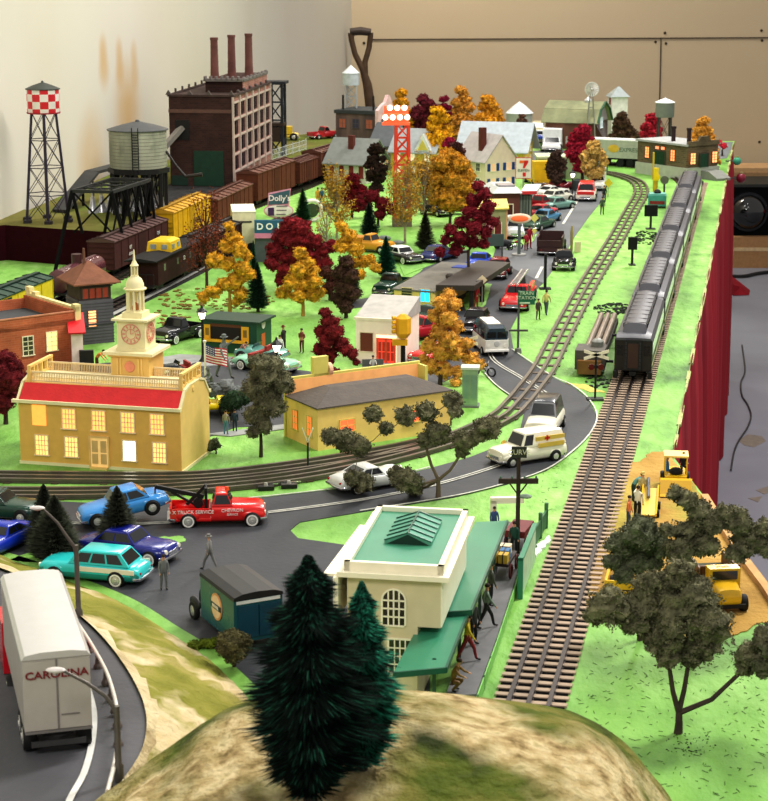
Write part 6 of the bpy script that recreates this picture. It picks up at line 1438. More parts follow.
# ================================================================ vehicles
# foreground lot
car('teal station wagon with cream side panel and chrome bumper in the front lot', (146, 583), (47, 574), 'wagon', (44, 190, 190), lower=(28, 134, 130), L=5.1, stripe=(.12, -.46, .66, .88, (226, 220, 200)), wall=(226, 224, 216))
car('dark navy sedan with chrome grille parked behind the teal wagon', (88, 552), (168, 562), 'sedan', (20, 32, 120), L=5.0, wall=(220, 220, 214))
car('deep blue finned coupe cut off by the left edge of the layout', (26, 537), (-28, 563), 'coupe', (18, 50, 170), L=5.2, hub=(190, 190, 190))
car('dark green sedan at the left edge behind the pines', (-40, 515), (33, 519), 'sedan', (18, 60, 48), L=5.1)
tw = car('light blue stripped car hanging tail-up behind the red tow truck', (163, 520), (87, 527), 'sedan', (60, 140, 206), L=4.6, lights=False, pitch=-.16); tw.location.z += .45*K
t = car('bright red tow truck with white lettering and black crane', (177, 523), (259, 521), 'pickup', (214, 32, 30), L=4.9, wall=(236, 234, 228), name='tow_truck', cat='truck')
m = MB(); m.beam((-1.6, 0, 1.0), (-.6, 0, 2.0), .16); m.beam((-.6, -.4, .9), (-.6, -.4, 1.9), .14); m.beam((-.6, .4, .9), (-.6, .4, 1.9), .14); m.beam((-.6, -.5, 1.9), (-.6, .5, 1.9), .14); m.beam((-.7, 0, 1.4), (-3.2, 0, 2.0), .2); m.beam((-1.2, 0, 1.0), (-2.4, 0, 1.7), .12); m.cyl((-1.0, -.3, 1.1), (-1.0, .3, 1.1), .25)
m.build('crane_boom', M((22, 22, 24), rough=.5), t); MB().tube([(-3.2, 0, 2.0), (-3.25, 0, 1.2)], .04, 5).build('tow_cable', black, t); MB().cyl((.5, 0, 1.72), (.5, 0, 1.9), .12, .08).build('beacon', M((220, 80, 20), rough=.2), t)
text('D X TRUCK SERVICE', .26, M((240, 236, 230)), t, (-1.4, -.97, .84)); text('CHEVRON', .24, M((240, 236, 230)), t, (.75, -1.0, .9)); text('SERVICE', .16, M((240, 236, 230)), t, (.75, -1.0, .68))
MB().box(-2.6, -2.4, -.8, .8, .4, .6).build('rear_bumper', M((226, 226, 222), rough=.3), t)
# express delivery van
A = G(257, 649); B = G(215, 615); yw, d = two(A, B); t = thing('delivery_van', 'dark teal delivery van with black roof and round orange side sign', 'van', ((A[0]+B[0])/2, (A[1]+B[1])/2, 0), yw)
tc_ = paint((28, 84, 92)); bk_ = M((34, 34, 36), rough=.5)
MB().box(-2.6, 1.2, -1.12, 1.12, .5, 2.4).build('body', tc_, t)
r = [(-1.15, 2.38), (-1.1, 2.52), (-.7, 2.64), (0, 2.68), (.7, 2.64), (1.1, 2.52), (1.15, 2.38)]; MB().loft([[(x, y, z) for y, z in r] for x in (-2.65, 1.25)]).build('roof', bk_, t)
m = MB(); body_loft(m, [(3.0, .5, .95, .5), (2.9, .4, 1.2, .55), (2.0, .4, 1.35, .62), (1.15, .4, 1.4, .8)], 2.0); m.build('hood', bk_, t, smooth=50)
MB().loft([[(1.75, -.85, 1.3), (1.75, .85, 1.3), (1.1, .85, 1.3), (1.1, -.85, 1.3)], [(1.55, -.8, 2.2), (1.55, .8, 2.2), (1.1, .8, 2.2), (1.1, -.8, 2.2)]]).build('cab', bk_, t); MB().panel((1.78, -.75, 1.4), (1.78, .75, 1.4), (1.6, .7, 2.1), (1.6, -.7, 2.1), .02).build('windshield', glass(), t)
for x in (2.3, -1.6):
    for y in (-1, 1): add_wheel(t, x, y, .42, .24, (190, 190, 186))
m = MB()
for y in (-.95, .95): m.ell((2.3, y, .75), (.6, .16, .3), 12, 6)
m.build('fender', bk_, t, smooth=60)
for sy in (1, -1):
    o = MB().cyl((-.7, sy*1.12, 1.55), (-.7, sy*1.16, 1.55), .6, n=24).build('round_sign', M((206, 150, 100), rough=.4), t); MB().cyl((-.7, sy*1.13, 1.55), (-.7, sy*1.175, 1.55), .5, n=24).build('sign_face', M((226, 196, 160), rough=.4), o)
    MB().box(-1.25, -.15, min(sy*1.17, sy*1.19), max(sy*1.17, sy*1.19), 1.44, 1.68).build('sign_band', M((30, 60, 60)), o)
    text('REXALL', .2, M((236, 226, 200)), o, (-.7, sy*1.2, 1.56), rot=(PI/2, 0, PI if sy > 0 else 0))
m = MB(); m.box(-2.64, -2.6, -1.0, 1.0, 2.2, 2.34); m.build('rear_sill', M((220, 226, 226)), t); MB().box(-2.68, -2.6, -.95, -.03, .7, 2.1).build('rear_door', M((24, 70, 90), rough=.3), t); MB().box(-2.68, -2.6, .03, .95, .7, 2.1).build('rear_door', M((24, 70, 90), rough=.3), t)
# ambulance
t = car('white panel ambulance with red cross and yellow side bands', (558, 456), (495, 466), 'van', (232, 228, 208), L=4.9, sc=.92, name='ambulance', cat='ambulance')
for sy in (-1, 1):
    for z_, x0, x1 in ((1.38, -2.0, .0), (.97, -2.0, -.2)): MB().box(x0, x1, sy*.885-.04, sy*.885+.04, z_, z_+.24).build('yellow_band', M((206, 176, 80)), t)
    MB().box(-.95, -.6, sy*.925-.02, sy*.925+.02, 1.45, 1.55).build('cross_bar', M((200, 20, 24)), t); MB().box(-.83, -.72, sy*.925-.02, sy*.925+.02, 1.34, 1.66).build('cross_post', M((200, 20, 24)), t)
    MB().prism([(.9, .8), (1.15, .8), (1.2, 1.1), (1.0, 1.2), (.85, 1.1)], sy*.92-.02, sy*.92+.02, 'y').build('door_badge', M((206, 176, 80)), t)
car('white car with black roof following close behind the ambulance', (552, 420), (537, 443), 'van', (234, 230, 210), roof=(60, 62, 66), L=4.4)
car('silver-white sports car behind the wide olive tree by the road', (345, 491), (396, 483), 'coupe', (206, 208, 204), L=4.6, wall=(230, 230, 226))
# volkswagen style bus
A = G(481, 343); B = G(500, 360); yw, d = two(A, B); t = thing('camper_bus', 'small two-tone bus, white below and dark slate above, heading to the curve', 'bus', ((A[0]+B[0])/2, (A[1]+B[1])/2, 0), yw)
def rb(x, zs, ws): return [(x, y, z) for y, z in [(-w_, z_) for w_, z_ in zip(ws, zs)]+[(w_, z_) for w_, z_ in zip(ws[::-1], zs[::-1])]]
MB().loft([rb(-2.1, (.4, .8, 1.2), (.82, .9, .9)), rb(-1.9, (.3, .8, 1.3), (.88, .95, .93)), rb(1.8, (.3, .8, 1.3), (.88, .95, .93)), rb(2.1, (.4, .8, 1.25), (.8, .86, .82))]).build('body', paint((226, 224, 216)), t, smooth=40)
MB().loft([rb(-2.0, (1.2, 1.7, 2.15), (.9, .86, .6)), rb(-1.8, (1.28, 1.8, 2.25), (.93, .88, .62)), rb(1.6, (1.28, 1.8, 2.25), (.93, .88, .62)), rb(2.0, (1.22, 1.7, 2.1), (.84, .78, .55))]).build('upper_body', paint((44, 60, 72)), t, smooth=40)
MB().box(-1.5, 1.1, -.5, .5, 2.22, 2.32).build('sunroof', M((236, 232, 222)), t)
for x in (-1.35, -.45, .45, 1.3):
    for sy in (-1, 1): MB().box(x-.34, x+.34, sy*.9-.03, sy*.9+.03, 1.42, 1.82).build('side_window', glass(), t)
for y in (-.38, .38): MB().box(1.88, 2.02, y-.32, y+.32, 1.42, 1.85).build('windshield', glass(), t)
for y in (-.62, .62): MB().cyl((2.0, y, .85), (2.14, y, .85), .13, n=10).build('headlight', M((236, 232, 220), rough=.2), t); 
MB().box(1.95, 2.2, -.9, .9, .42, .56).build('bumper', M((230, 230, 226)), t); MB().lathe([(.18, 0), (.22, .03), (.18, .05)], 16).xf(ry=PI/2, t=(2.08, 0, 1.0)).build('badge', M((190, 190, 188)), t)
for x in (-1.3, 1.3):
    for y in (-.88, .88): add_wheel(t, x, y, .34, .2)
# main street, near to far
car('black vintage sedan with chrome headlamps beside the garage, ahead of the bus', (484, 322), (467, 338), 'hotrod', (26, 20, 26), L=4.4)
t = car('red ladder fire truck parked on the street, ladder laid along its top', (529, 290), (507, 320), 'pickup', (206, 24, 28), L=7.6, W=2.3, name='fire_truck', cat='fire truck', wr=.45)
m = MB()
for y in (-.25, .25): m.beam((-5.0+1, y, 2.3), (3.2, y, 2.2), .1, .14)
for i in range(18): m.beam((-4+i*.4, -.25, 2.3), (-4+i*.4, .25, 2.3), .06)
m.build('ladder', M((190, 192, 194), rough=.3, metal=.5), t); MB().cyl((-1.4, 0, 1.0), (-1.4, 0, 2.2), .5, .35, 12).build('turntable', M((50, 50, 54)), t)
for sy in (-.8, .8): MB().box(-3.5, -.7, sy-.15, sy+.15, 1.0, 1.5).build('locker', paint((200, 24, 28)), t)
MB().box(-.6, .2, -.9, .9, 1.05, 1.35).build('hose_bed', M((216, 206, 190)), t)
car('old dark red car with yellow trim behind the fire truck', (507, 268), (489, 285), 'hotrod', (128, 26, 26), L=4.6)
car('bright blue car mostly hidden beside the garage canopy', (486, 262), (472, 275), 'fastback', (24, 70, 180), L=4.4)
# brown dump truck
t = car('dark brown empty dump truck driving up the street', (547, 262), (556, 243), 'pickup', (60, 30, 26), L=6.0, W=2.4, name='dump_truck', cat='truck', wr=.48)
m = MB(); m.box(-3.0, -.4, -1.2, 1.2, .95, 1.1); m.box(-3.0, -.4, -1.25, -1.1, 1.0, 1.9); m.box(-3.0, -.4, 1.1, 1.25, 1.0, 1.9); m.box(-.5, -.35, -1.2, 1.2, 1.0, 2.2); m.box(-3.05, -2.9, -1.2, 1.2, 1.0, 1.6); m.build('dump_bed', M((58, 32, 30), rough=.5), t)
car('black and chrome roadster at the right kerb by the brown dump truck', (566, 260), (562, 276), 'hotrod', (24, 24, 28), L=4.3)
car('white delivery truck behind the red robed figures at the street corner', (512, 228), (517, 246), 'van', (220, 224, 226), L=4.6)
pk_ = [((528, 232), (549, 226), 'sedan', (52, 84, 66), 'dark green car parked nose-out, nearest of the slanted row'),
       ((535, 226), (556, 219), 'sedan', (66, 124, 160), 'pale blue sedan in the slanted parking row'),
       ((527, 221), (555, 214), 'sedan', (192, 60, 70), 'red and white sedan between the pale blue sedan and the dark red pickup'),
       ((545, 211), (567, 208), 'sedan', (112, 150, 140), 'sage green car with its nose to the street beyond the red cars'),
       ((541, 204), (569, 200), 'sedan', (206, 206, 192), 'cream sedan parked beyond the sage green car'),
       ((540, 198), (562, 195), 'coupe', (200, 202, 196), 'white car parked close behind the cream sedan'),
       ((548, 192), (570, 189), 'roadster', (110, 30, 40), 'maroon convertible farthest out in the slanted row')]
for r_, f_, k_, c_, l_ in pk_: car(l_, r_, f_, k_, c_, L=4.9)
car('dark red pickup truck in the slanted parking row', (522, 213), (555, 208), 'pickup', (150, 24, 36), L=5.4, name='pickup_truck', cat='truck')
t = car('red and white emergency van facing the camera on the right lane', (588, 192), (584, 207), 'van', (226, 214, 206), roof=(206, 60, 56), L=5.6, W=2.4, wr=.42, lower=(214, 210, 204)); MB().box(2.2, 2.86, -1.0, 1.0, .9, 1.2).build('red_band', paint((196, 40, 40)), t)
t = car('white wrecker truck stopped right behind the red and white van', (600, 182), (596, 196), 'pickup', (220, 220, 216), L=5.4, name='pickup_truck', cat='truck'); MB().box(-2.4, -.3, -.9, .9, .9, 2.6).build('cargo_box', M((226, 226, 222)), t)
t = car('yellow-covered rental truck parked beside the cream house', (546, 188), (530, 180), 'pickup', (226, 180, 40), L=6, W=2.4, name='box_truck', cat='truck'); MB().loft([[(-3, -1.2, .9), (-3, 1.2, .9), (0, 1.2, .9), (0, -1.2, .9)], [(-3.1, -1.25, 3.2), (-3.1, 1.25, 3.2), (.1, 1.25, 3.0), (.1, -1.25, 3.0)]]).build('cover', M((230, 184, 30), rough=.4), t)
t = car('white panel truck facing the camera near the silo', (556, 142), (548, 158), 'van', (222, 224, 224), L=7.5, W=3.0, name='box_truck', cat='truck', wr=.5, roof=(226, 228, 228)); MB().box(-3.6, 1.0, -1.4, 1.4, 1.0, 3.1).build('cargo_box', M((222, 224, 226)), t)
car('blue and white pickup truck by the yellow house', (531, 138), (544, 145), 'pickup', (40, 80, 170), roof=(226, 230, 232), L=6, W=2.6, name='pickup_truck', cat='truck')
car('cream old truck near the barn wall', (541, 131), (534, 138), 'van', (206, 198, 164), L=5.6, W=2.6, name='truck', cat='truck')
# left and park vehicles
car('black pickup truck with white wall tyres on the lawn left of the lunch stand', (191, 336), (166, 343), 'pickup', (20, 22, 26), L=4.6, wall=(226, 226, 222), name='pickup_truck', cat='truck')
car('small black-blue open jeep behind the end of the town hall', (186, 378), (176, 379), 'jeep', (26, 34, 44), L=2.6, W=1.5, name='jeep', cat='jeep', wr=.3)
car('bright yellow jeep half hidden behind the town hall corner', (197, 414), (226, 413), 'jeep', (226, 200, 24), L=3.2, W=1.9, hub=(214, 176, 40), name='jeep', cat='jeep', wr=.48)
car('mint green long-finned car driving past the lunch stand', (240, 366), (292, 374), 'roadster', (150, 206, 176), L=5.0, wall=(230, 230, 226))
car('blue-grey open roadster partly behind the bushy tree, facing the flag', (285, 362), (240, 358), 'roadster', (98, 150, 140), L=3.6)
car('dark green rounded pickup behind the yellow garage', (402, 288), (382, 297), 'pickup', (20, 56, 44), L=5, name='pickup_truck', cat='truck')
car('black and white police sedan parked by the dark green pine', (386, 258), (417, 265), 'sedan', (24, 22, 24), roof=(226, 226, 222), L=5, wall=(226, 226, 222))
t = car('orange-yellow old truck in front of the rounded pine tree', (358, 250), (380, 252), 'pickup', (216, 150, 46), L=5.2, name='truck', cat='truck'); MB().box(-2.4, -.4, -.85, .85, .9, 1.4).build('load', M((196, 130, 40)), t)
car('small dark car far back between the gold trees', (430, 214), (442, 216), 'hotrod', (24, 26, 30), L=4.2)
car('black car parked behind the gold tree at the park edge', (452, 214), (466, 214), 'hotrod', (20, 20, 22), L=4.6)
car('dark blue car behind the tall red tree by the garage', (431, 262), (446, 258), 'sedan', (30, 44, 96), L=4.8)
t = car('crimson pickup truck between the white shop and the gold tree', (436, 336), (411, 340), 'pickup', (176, 20, 38), L=4.8, name='pickup_truck', cat='truck', wall=(226, 222, 216))
car('dark green bubble-roofed car behind the crimson pickup', (436, 322), (420, 326), 'fastback', (24, 56, 44), L=4.2)
car('low red sports car between the gold tree trunks', (440, 358), (424, 364), 'coupe', (206, 30, 30), L=4.2)
car('red pickup truck with blue load at the wall end of the layout', (316, 139), (330, 138), 'pickup', (176, 34, 44), L=4.6, name='pickup_truck', cat='truck', z=HP)
t = car('yellow mobile crane machine at the far left corner', (284, 140), (290, 140), 'jeep', (206, 176, 40), L=3.4, z=HP, name='crane_truck', cat='truck', wr=.5); m = MB(); m.beam((0, 0, 1), (-.6, 0, 3.2), .4); m.box(-1, .8, -.8, .8, .9, 2); m.build('crane_body', M((214, 180, 40), rough=.5), t)
# motorcycles
def moto(label, px, yw, col=(20, 20, 22)):
    t = thing('motorcycle', label, 'motorcycle', G(*px), yw)
    for x in (-.6, .65):
        m = MB(); m.tube([(x+.3*math.cos(a*PI/8), 0, .33+.3*math.sin(a*PI/8)) for a in range(17)], .06, 6); m.build('wheel', TYRE, t)
    m = MB(); m.tube([(-.6, 0, .35), (-.1, 0, .6), (.35, 0, .8), (.65, 0, .35)], .06, 6); m.ell((0, 0, .42), (.25, .15, .2), 8, 5); m.build('frame', chrome(), t); MB().ell((.15, 0, .8), (.28, .14, .13), 8, 5).build('fuel_tank', paint(col), t); MB().ell((-.3, 0, .78), (.3, .14, .08), 8, 5).build('seat', M((30, 24, 20)), t)
    MB().tube([(.3, -.3, 1.05), (.38, 0, .95), (.3, .3, 1.05)], .03, 5).build('handlebar', chrome(), t); return t
moto('black motorcycle standing at the kerb beside the gold tree', (483, 376), -.5)
moto('red motorcycle with rider by the street corner sign', (515, 250), .6, (150, 20, 30))
# trailer truck on the highway
A = G(62, 752, 2.9); B = G(20, 588, 1.9); yw, d = two(A, B)
A = Vector(G(60, 757, 3.0)); B = Vector(G(15, 606, 2.2)); yw = math.atan2(B.y-A.y, B.x-A.x)
t = thing('trailer', 'long silver-white truck trailer with red lettering on its rear doors', 'trailer', tuple(A), yw); LT = 8.6
al = M((198, 196, 194), rough=.3, metal=.25, var=.03); al2 = M((182, 178, 170), rough=.4, var=.05); Wt = 2.2; zb, zt_ = .95, 3.55
MB().box(0, LT, -Wt/2, Wt/2, zb, zt_).build('trailer_box', al2, t)
r = [(-Wt/2-.03, zt_-.05), (-Wt/2+.1, zt_+.1), (-.5, zt_+.18), (.5, zt_+.18), (Wt/2-.1, zt_+.1), (Wt/2+.03, zt_-.05)]
MB().loft([[(x, y, z) for y, z in r] for x in (-.05, LT)]).build('roof', al, t, smooth=30)
for y in (-.56, .56): MB().box(-.05, 0, y-.53, y+.53, zb+.08, zt_-.12).build('rear_door', M((176, 170, 160), rough=.45, var=.05), t)
m = MB(); m.box(-.08, 0, -Wt/2, Wt/2, zb-.03, zb+.06); m.box(-.08, -.04, -.03, .03, zb+.1, zt_-.1); m.box(-.08, -.04, -.7, -.1, 1.5, 1.54); m.build('door_rail', M((120, 116, 112), rough=.4), t)
text('CAROLINA', .36, M((120, 26, 30)), t, (-.08, 0, 2.95), rot=(PI/2, 0, -PI/2), bold=.012, w=1.15)
MB().box(.2, LT, -.5, .5, .7, .95).build('chassis', black, t)
for x in (.9, 2.0):
    for y in (-.9, .9): add_wheel(t, x, y, .5, .45)
for y in (-.9, .9): MB().box(LT*.72, LT*.72+.15, y-.08, y+.08, .05, .9).build('landing_leg', M((90, 90, 90)), t)
MB().box(.15, .2, -.9, .9, .35, .55).build('under_bar', M((60, 60, 60)), t)
Fr = A+Vector((math.cos(yw), math.sin(yw), 0))*(LT+.2)
t = thing('truck_tractor', 'red truck tractor pulling the long silver trailer', 'truck', (Fr.x, Fr.y, 2.0), yw)
rd = paint((190, 26, 40)); m = MB(); m.box(0, 1.9, -1.15, 1.15, .7, 2.7); m.build('cab', rd, t); m = MB(); body_loft(m, [(3.6, .5, 1.3, .6), (3.4, .5, 1.6, .7), (1.9, .5, 1.75, .8)], 2.2); m.build('hood', rd, t, smooth=50); MB().panel((1.93, -.9, 1.8), (1.93, .9, 1.8), (1.9, .85, 2.5), (1.9, -.85, 2.5), .02).build('windshield', glass(), t)
MB().box(-1.6, 0, -.4, .4, .7, .95).build('frame', black, t)
for x in (-1, 2.8):
    for y in (-.95, .95): add_wheel(t, x, y, .5, .35)
# ---------------- construction site at lower right
ye = (222, 178, 34); yp = paint(ye)
A = G(664, 492); t = thing('wheel_loader', 'yellow front loader with canopy and raised bucket on the dirt', 'loader', G(675, 491), -PI/2-.12); t.scale = (.78, .78, .78)
MB().box(-1.9, .9, -.75, .75, .6, 1.3).build('body', yp, t); m = MB(); m.box(-1.1, .5, -.85, .85, 2.55, 2.68); m.build('canopy', M((236, 204, 110), rough=.4), t)
for x in (-1.0, .4):
    for y in (-.75, .75): MB().beam((x, y, 1.2), (x, y, 2.6), .09).build('canopy_post', yp, t)
MB().prism([(1.3, .1), (2.1, .15), (1.9, .3), (1.5, 1.2), (1.3, 1.3)], -1.1, 1.1, 'y').build('bucket', yp, t)
for y in (-.6, .6): MB().beam((-.2, y, 1.1), (1.4, y, .7), .16).build('lift_arm', yp, t)
for x in (-1.3, .6):
    for y in (-.85, .85): add_wheel(t, x, y, .55, .36, ye)
MB().box(-.7, -.2, -.3, .3, 1.3, 1.45).build('seat', black, t); m = MB(); m.ell((.2, 0, 1.5), (.4, .5, .3), 8, 5); m.build('engine', black, t)
t = thing('conveyor_machine', 'yellow ramp-like machine with grey tube behind the working men', 'machine', G(649, 513), PI/2-.18); t.scale = (.62, .62, .62)
MB().panel((-1.9, -.65, .3), (2.2, -.65, 1.5), (2.2, .65, 1.5), (-1.9, .65, .3), .12).build('bed', M((230, 196, 84), rough=.4), t)
for y in (-.65, .65): MB().beam((-1.9, y, .4), (2.4, y, 1.75), .14, .3).build('side_rail', yp, t)
MB().tube([(.3, .1, 1.3), (2.7, .25, 2.3)], .15, 10).build('tube', M((110, 112, 116), rough=.3, metal=.5), t, smooth=60)
for x in (-1.3, 1.2):
    for y in (-.8, .8): add_wheel(t, x, y, .36, .24, ye)
m = MB(); m.beam((2.1, -.5, 0), (2.1, -.5, 1.5), .12); m.beam((2.1, .5, 0), (2.1, .5, 1.5), .12); m.build('support', yp, t)
t = thing('earth_mover', 'yellow earth mover with lettered rear panel under the olive tree', 'machine', G(629, 597), PI/2-.2); t.scale = (.75, .75, .75)
MB().box(-1.7, -1.55, -1.4, 1.4, .3, 1.55).build('rear_panel', yp, t); m = MB(); m.box(-1.6, 1.6, -1.4, -1.25, .5, 1.5); m.box(-1.6, 1.6, 1.25, 1.4, .5, 1.5); m.box(-1.6, 1.6, -1.3, 1.3, .5, .6); m.build('hopper_body', yp, t); MB().box(-1.74, -1.7, -.85, .85, .72, 1.02).build('name_plate', M((30, 34, 30)), t)
text('CATERPILLAR', .22, M((226, 190, 60)), t, (-1.76, 0, .87), rot=(PI/2, 0, -PI/2), w=1.05)
for x in (-.9, 1.0):
    for y in (-1.2, 1.2): add_wheel(t, x, y, .5, .4, ye)
MB().box(.5, 1.6, -.4, .5, 1.4, 2.2).build('driver_seat', M((226, 206, 180)), t)
t = thing('dump_truck', 'big yellow-cabbed dump truck with dark tilted bed among the olive trees', 'truck', G(719, 603), -PI/2+.12); t.scale = (.72, .72, .72)
m = MB(); body_loft(m, [(2.3, .7, 1.35, .7), (2.2, .6, 1.6, .76), (1.0, .6, 1.85, .86)], 2.0); m.build('hood', yp, t, smooth=50); MB().box(.1, 1.0, -1.0, 1.0, .7, 2.6).build('cab', yp, t); MB().panel((1.03, -.8, 1.9), (1.03, .8, 1.9), (1.0, .8, 2.45), (1.0, -.8, 2.45), .02).build('windshield', glass(), t)
text('MACK', .3, M((240, 236, 210)), t, (.55, 0, 2.63), rot=(0, 0, PI/2))
m = MB(); m.box(-3.6, 0, -1.25, 1.25, 1.0, 1.12); m.box(-3.6, 0, -1.3, -1.15, 1.0, 2.3); m.box(-3.6, 0, 1.15, 1.3, 1.0, 2.3); m.box(-.15, .0, -1.3, 1.3, 1.0, 2.5); m.build('dump_bed', M((96, 60, 34), rough=.5), t); MB().box(-3.55, -.2, -1.12, 1.12, 1.14, 1.5).build('load', M((70, 76, 60), rough=.9, bump=1), t)
MB().box(2.25, 2.4, -1.0, 1.0, .45, .7).build('bumper', black, t)
for x in (1.6, -1.6, -2.8):
    for y in (-1.05, 1.05): add_wheel(t, x, y, .55, .4, (60, 60, 60))
# ================================================================ trees
OL = (110, 108, 84); OL2 = (92, 94, 72)
YE = (206, 158, 52); GO = (196, 140, 56); RD = (132, 26, 34); MR = (92, 24, 34); BR = (74, 44, 36); DK = (54, 40, 34)
tree('large dark olive tree in the right foreground with forked trunk', (678, 733), [(610, 607, 21), (632, 622, 15), (648, 600, 24), (662, 640, 19), (676, 612, 29), (694, 596, 26), (708, 622, 23), (702, 645, 18), (672, 582, 18), (690, 655, 14), (682, 570, 14), (650, 580, 12), (668, 658, 12), (596, 616, 11), (752, 655, 17), (766, 640, 16), (745, 668, 9)], OL, size=.085, dens=150, seed=11, tw=.15, fw=.42, fork=.13, jag=.25, jit=.3)
tree('dark olive tree standing close to the right border of the view', (796, 742), [(776, 650, 15), (790, 630, 20), (764, 668, 12), (800, 660, 22)], OL2, size=.09, dens=130, seed=12)
tree('sprawling olive tree spreading over the yellow dump truck', (694, 648), [(688, 500, 11), (676, 493, 9), (700, 512, 14), (690, 532, 17), (678, 550, 15), (704, 545, 14), (712, 524, 12), (736, 520, 16), (748, 536, 17), (738, 552, 13), (762, 545, 13), (766, 528, 11), (722, 512, 9), (668, 530, 9), (686, 565, 9)], OL, size=.09, dens=120, seed=13, tw=.12, fork=.45, jit=.3)
tree('rounded olive tree between the track and the yellow earth mover', (640, 640), [(640, 533, 19), (622, 545, 15), (657, 545, 17), (636, 560, 17), (612, 562, 9), (624, 575, 10), (654, 563, 10)], (98, 102, 80), size=.085, dens=140, seed=14, tw=.12, fork=.5, jit=.3)
tree('wide low olive tree with bent branches beside the front road', (438, 498), [(346, 440, 13), (331, 436, 10), (360, 446, 11), (373, 414, 10), (386, 428, 8), (405, 416, 11), (427, 412, 12), (437, 434, 14), (424, 440, 8), (453, 400, 10), (455, 412, 7), (465, 440, 12), (462, 452, 7), (488, 428, 14), (478, 436, 9), (407, 481, 15), (397, 474, 10), (415, 488, 9), (362, 482, 12), (352, 478, 9)], OL, size=.085, dens=150, seed=15, tw=.13, fw=.7, bark=M((104, 90, 74), rough=.9), fork=.2, jit=.5)
tree('bushy olive tree on the lawn between town hall and yellow depot', (261, 457), [(267, 370, 18), (281, 382, 14), (288, 386, 8), (261, 388, 17), (270, 405, 16), (257, 415, 13), (264, 426, 9), (256, 362, 9), (253, 432, 7)], OL, size=.085, dens=150, seed=16, tw=.1, fork=.3, jit=.3, bark=DK and M(DK))
tree('low dark green shrub beside the bushy olive tree', (233, 420), [(235, 400, 11), (244, 398, 8), (227, 403, 8)], (50, 70, 50), size=.09, dens=120, seed=17, fork=.3)
tree('round grey-green bush beside the delivery van', (234, 668), [(234, 646, 19, .95), (228, 640, 12), (242, 642, 12)], (92, 88, 60), name='bush', cat='bush', size=.075, dens=220, seed=18, tw=.08, fork=.3, core=.8, jag=.1)
tree('flat clump of yellow-green moss at the edge of the lot', (205, 650), [(196, 645, 9, .45), (208, 643, 10, .4), (218, 640, 7, .4)], (96, 110, 32), name='moss_clump', cat='moss', size=.07, dens=220, seed=19, tw=.02, fork=.3, limbs=False)
tree('small dark bush at the back corner of the town hall', (216, 454), [(214, 444, 7), (210, 448, 4)], (78, 84, 60), name='bush', cat='bush', size=.07, dens=150, seed=20, tw=.05)
tree('tiny bush at the foot of the yellow depot wall', (447, 428), [(446, 421, 6)], (84, 88, 56), name='bush', cat='bush', size=.07, dens=150, seed=21, tw=.04)
# maroon tree at left edge
tree('maroon tree at the left edge in front of the brick building', (6, 424), [(6, 360, 11), (12, 378, 13), (0, 372, 10), (10, 396, 11), (2, 404, 11), (16, 366, 7), (4, 388, 9)], (104, 34, 40), seed=22, size=.08, dens=130, fork=.3)
# bright yellow trees in the lawn
tree('bright yellow tree beside the caboose track with stepped clumps', (230, 312), [(229, 226, 6), (233, 238, 9), (226, 246, 8), (240, 250, 9), (247, 256, 6), (216, 260, 10), (228, 264, 9), (242, 268, 9), (250, 274, 7), (236, 280, 10), (224, 284, 8), (240, 294, 8), (214, 292, 8), (204, 297, 7), (236, 302, 5)], YE, seed=23, size=.1, dens=90, fork=.25, bark=M((170, 130, 50)))
tree('bright yellow tree in front of the big red tree', (303, 316), [(300, 253, 7), (306, 262, 8), (298, 270, 9), (310, 272, 9), (292, 282, 9), (304, 284, 9), (316, 282, 7), (284, 292, 8), (298, 296, 8), (312, 294, 9), (320, 292, 6), (280, 294, 5)], YE, seed=24, size=.1, dens=90, fork=.3, bark=M((170, 130, 50)))
tree('golden branching tree leaning behind the red tree and pine', (352, 300), [(341, 226, 7), (348, 236, 8), (342, 246, 8), (356, 250, 8), (362, 262, 8), (370, 260, 7), (376, 268, 6), (350, 264, 7), (360, 274, 6)], YE, seed=25, size=.11, dens=80, fork=.4)
tree('tall gold-brown tree in front of the fire truck street', (440, 385), [(448, 294, 7), (442, 304, 9), (454, 304, 8), (436, 316, 9), (448, 318, 10), (456, 326, 8), (440, 332, 10), (450, 340, 10), (430, 346, 9), (442, 352, 10), (456, 352, 9), (466, 344, 8), (470, 358, 9), (478, 364, 7), (430, 366, 9), (444, 370, 10), (458, 372, 7), (456, 382, 6), (424, 358, 5)], (210, 158, 74), seed=26, size=.09, dens=110, fork=.2)
tree('deep red tree beside the white shop', (334, 386), [(325, 312, 6), (330, 322, 9), (322, 332, 8), (334, 332, 9), (326, 342, 8), (340, 344, 9), (346, 350, 7), (320, 350, 8), (330, 354, 8), (352, 354, 6), (356, 362, 4), (328, 362, 6), (334, 374, 8), (322, 378, 5)], (118, 38, 40), seed=27, size=.085, dens=130, fork=.25)
tree('big spreading crimson tree behind the yellow trees', (300, 290), [(290, 224, 9), (300, 228, 11), (284, 236, 11), (298, 242, 12), (312, 240, 10), (276, 250, 10), (290, 256, 11), (308, 256, 10), (322, 250, 9), (332, 246, 8), (272, 264, 8), (284, 270, 9), (316, 264, 9), (326, 262, 7), (280, 280, 6)], (126, 38, 44), seed=28, size=.11, dens=80, fork=.35)
tree('tall crimson tree rising beside the garage roof', (468, 292), [(478, 186, 6), (484, 194, 7), (474, 200, 8), (488, 206, 8), (470, 212, 8), (482, 216, 9), (494, 222, 6), (462, 222, 8), (474, 228, 9), (486, 232, 7), (450, 230, 7), (460, 238, 9), (472, 242, 8), (446, 240, 6), (456, 250, 8), (440, 252, 6), (484, 244, 6)], (116, 32, 42), seed=29, size=.11, dens=80, fork=.4)
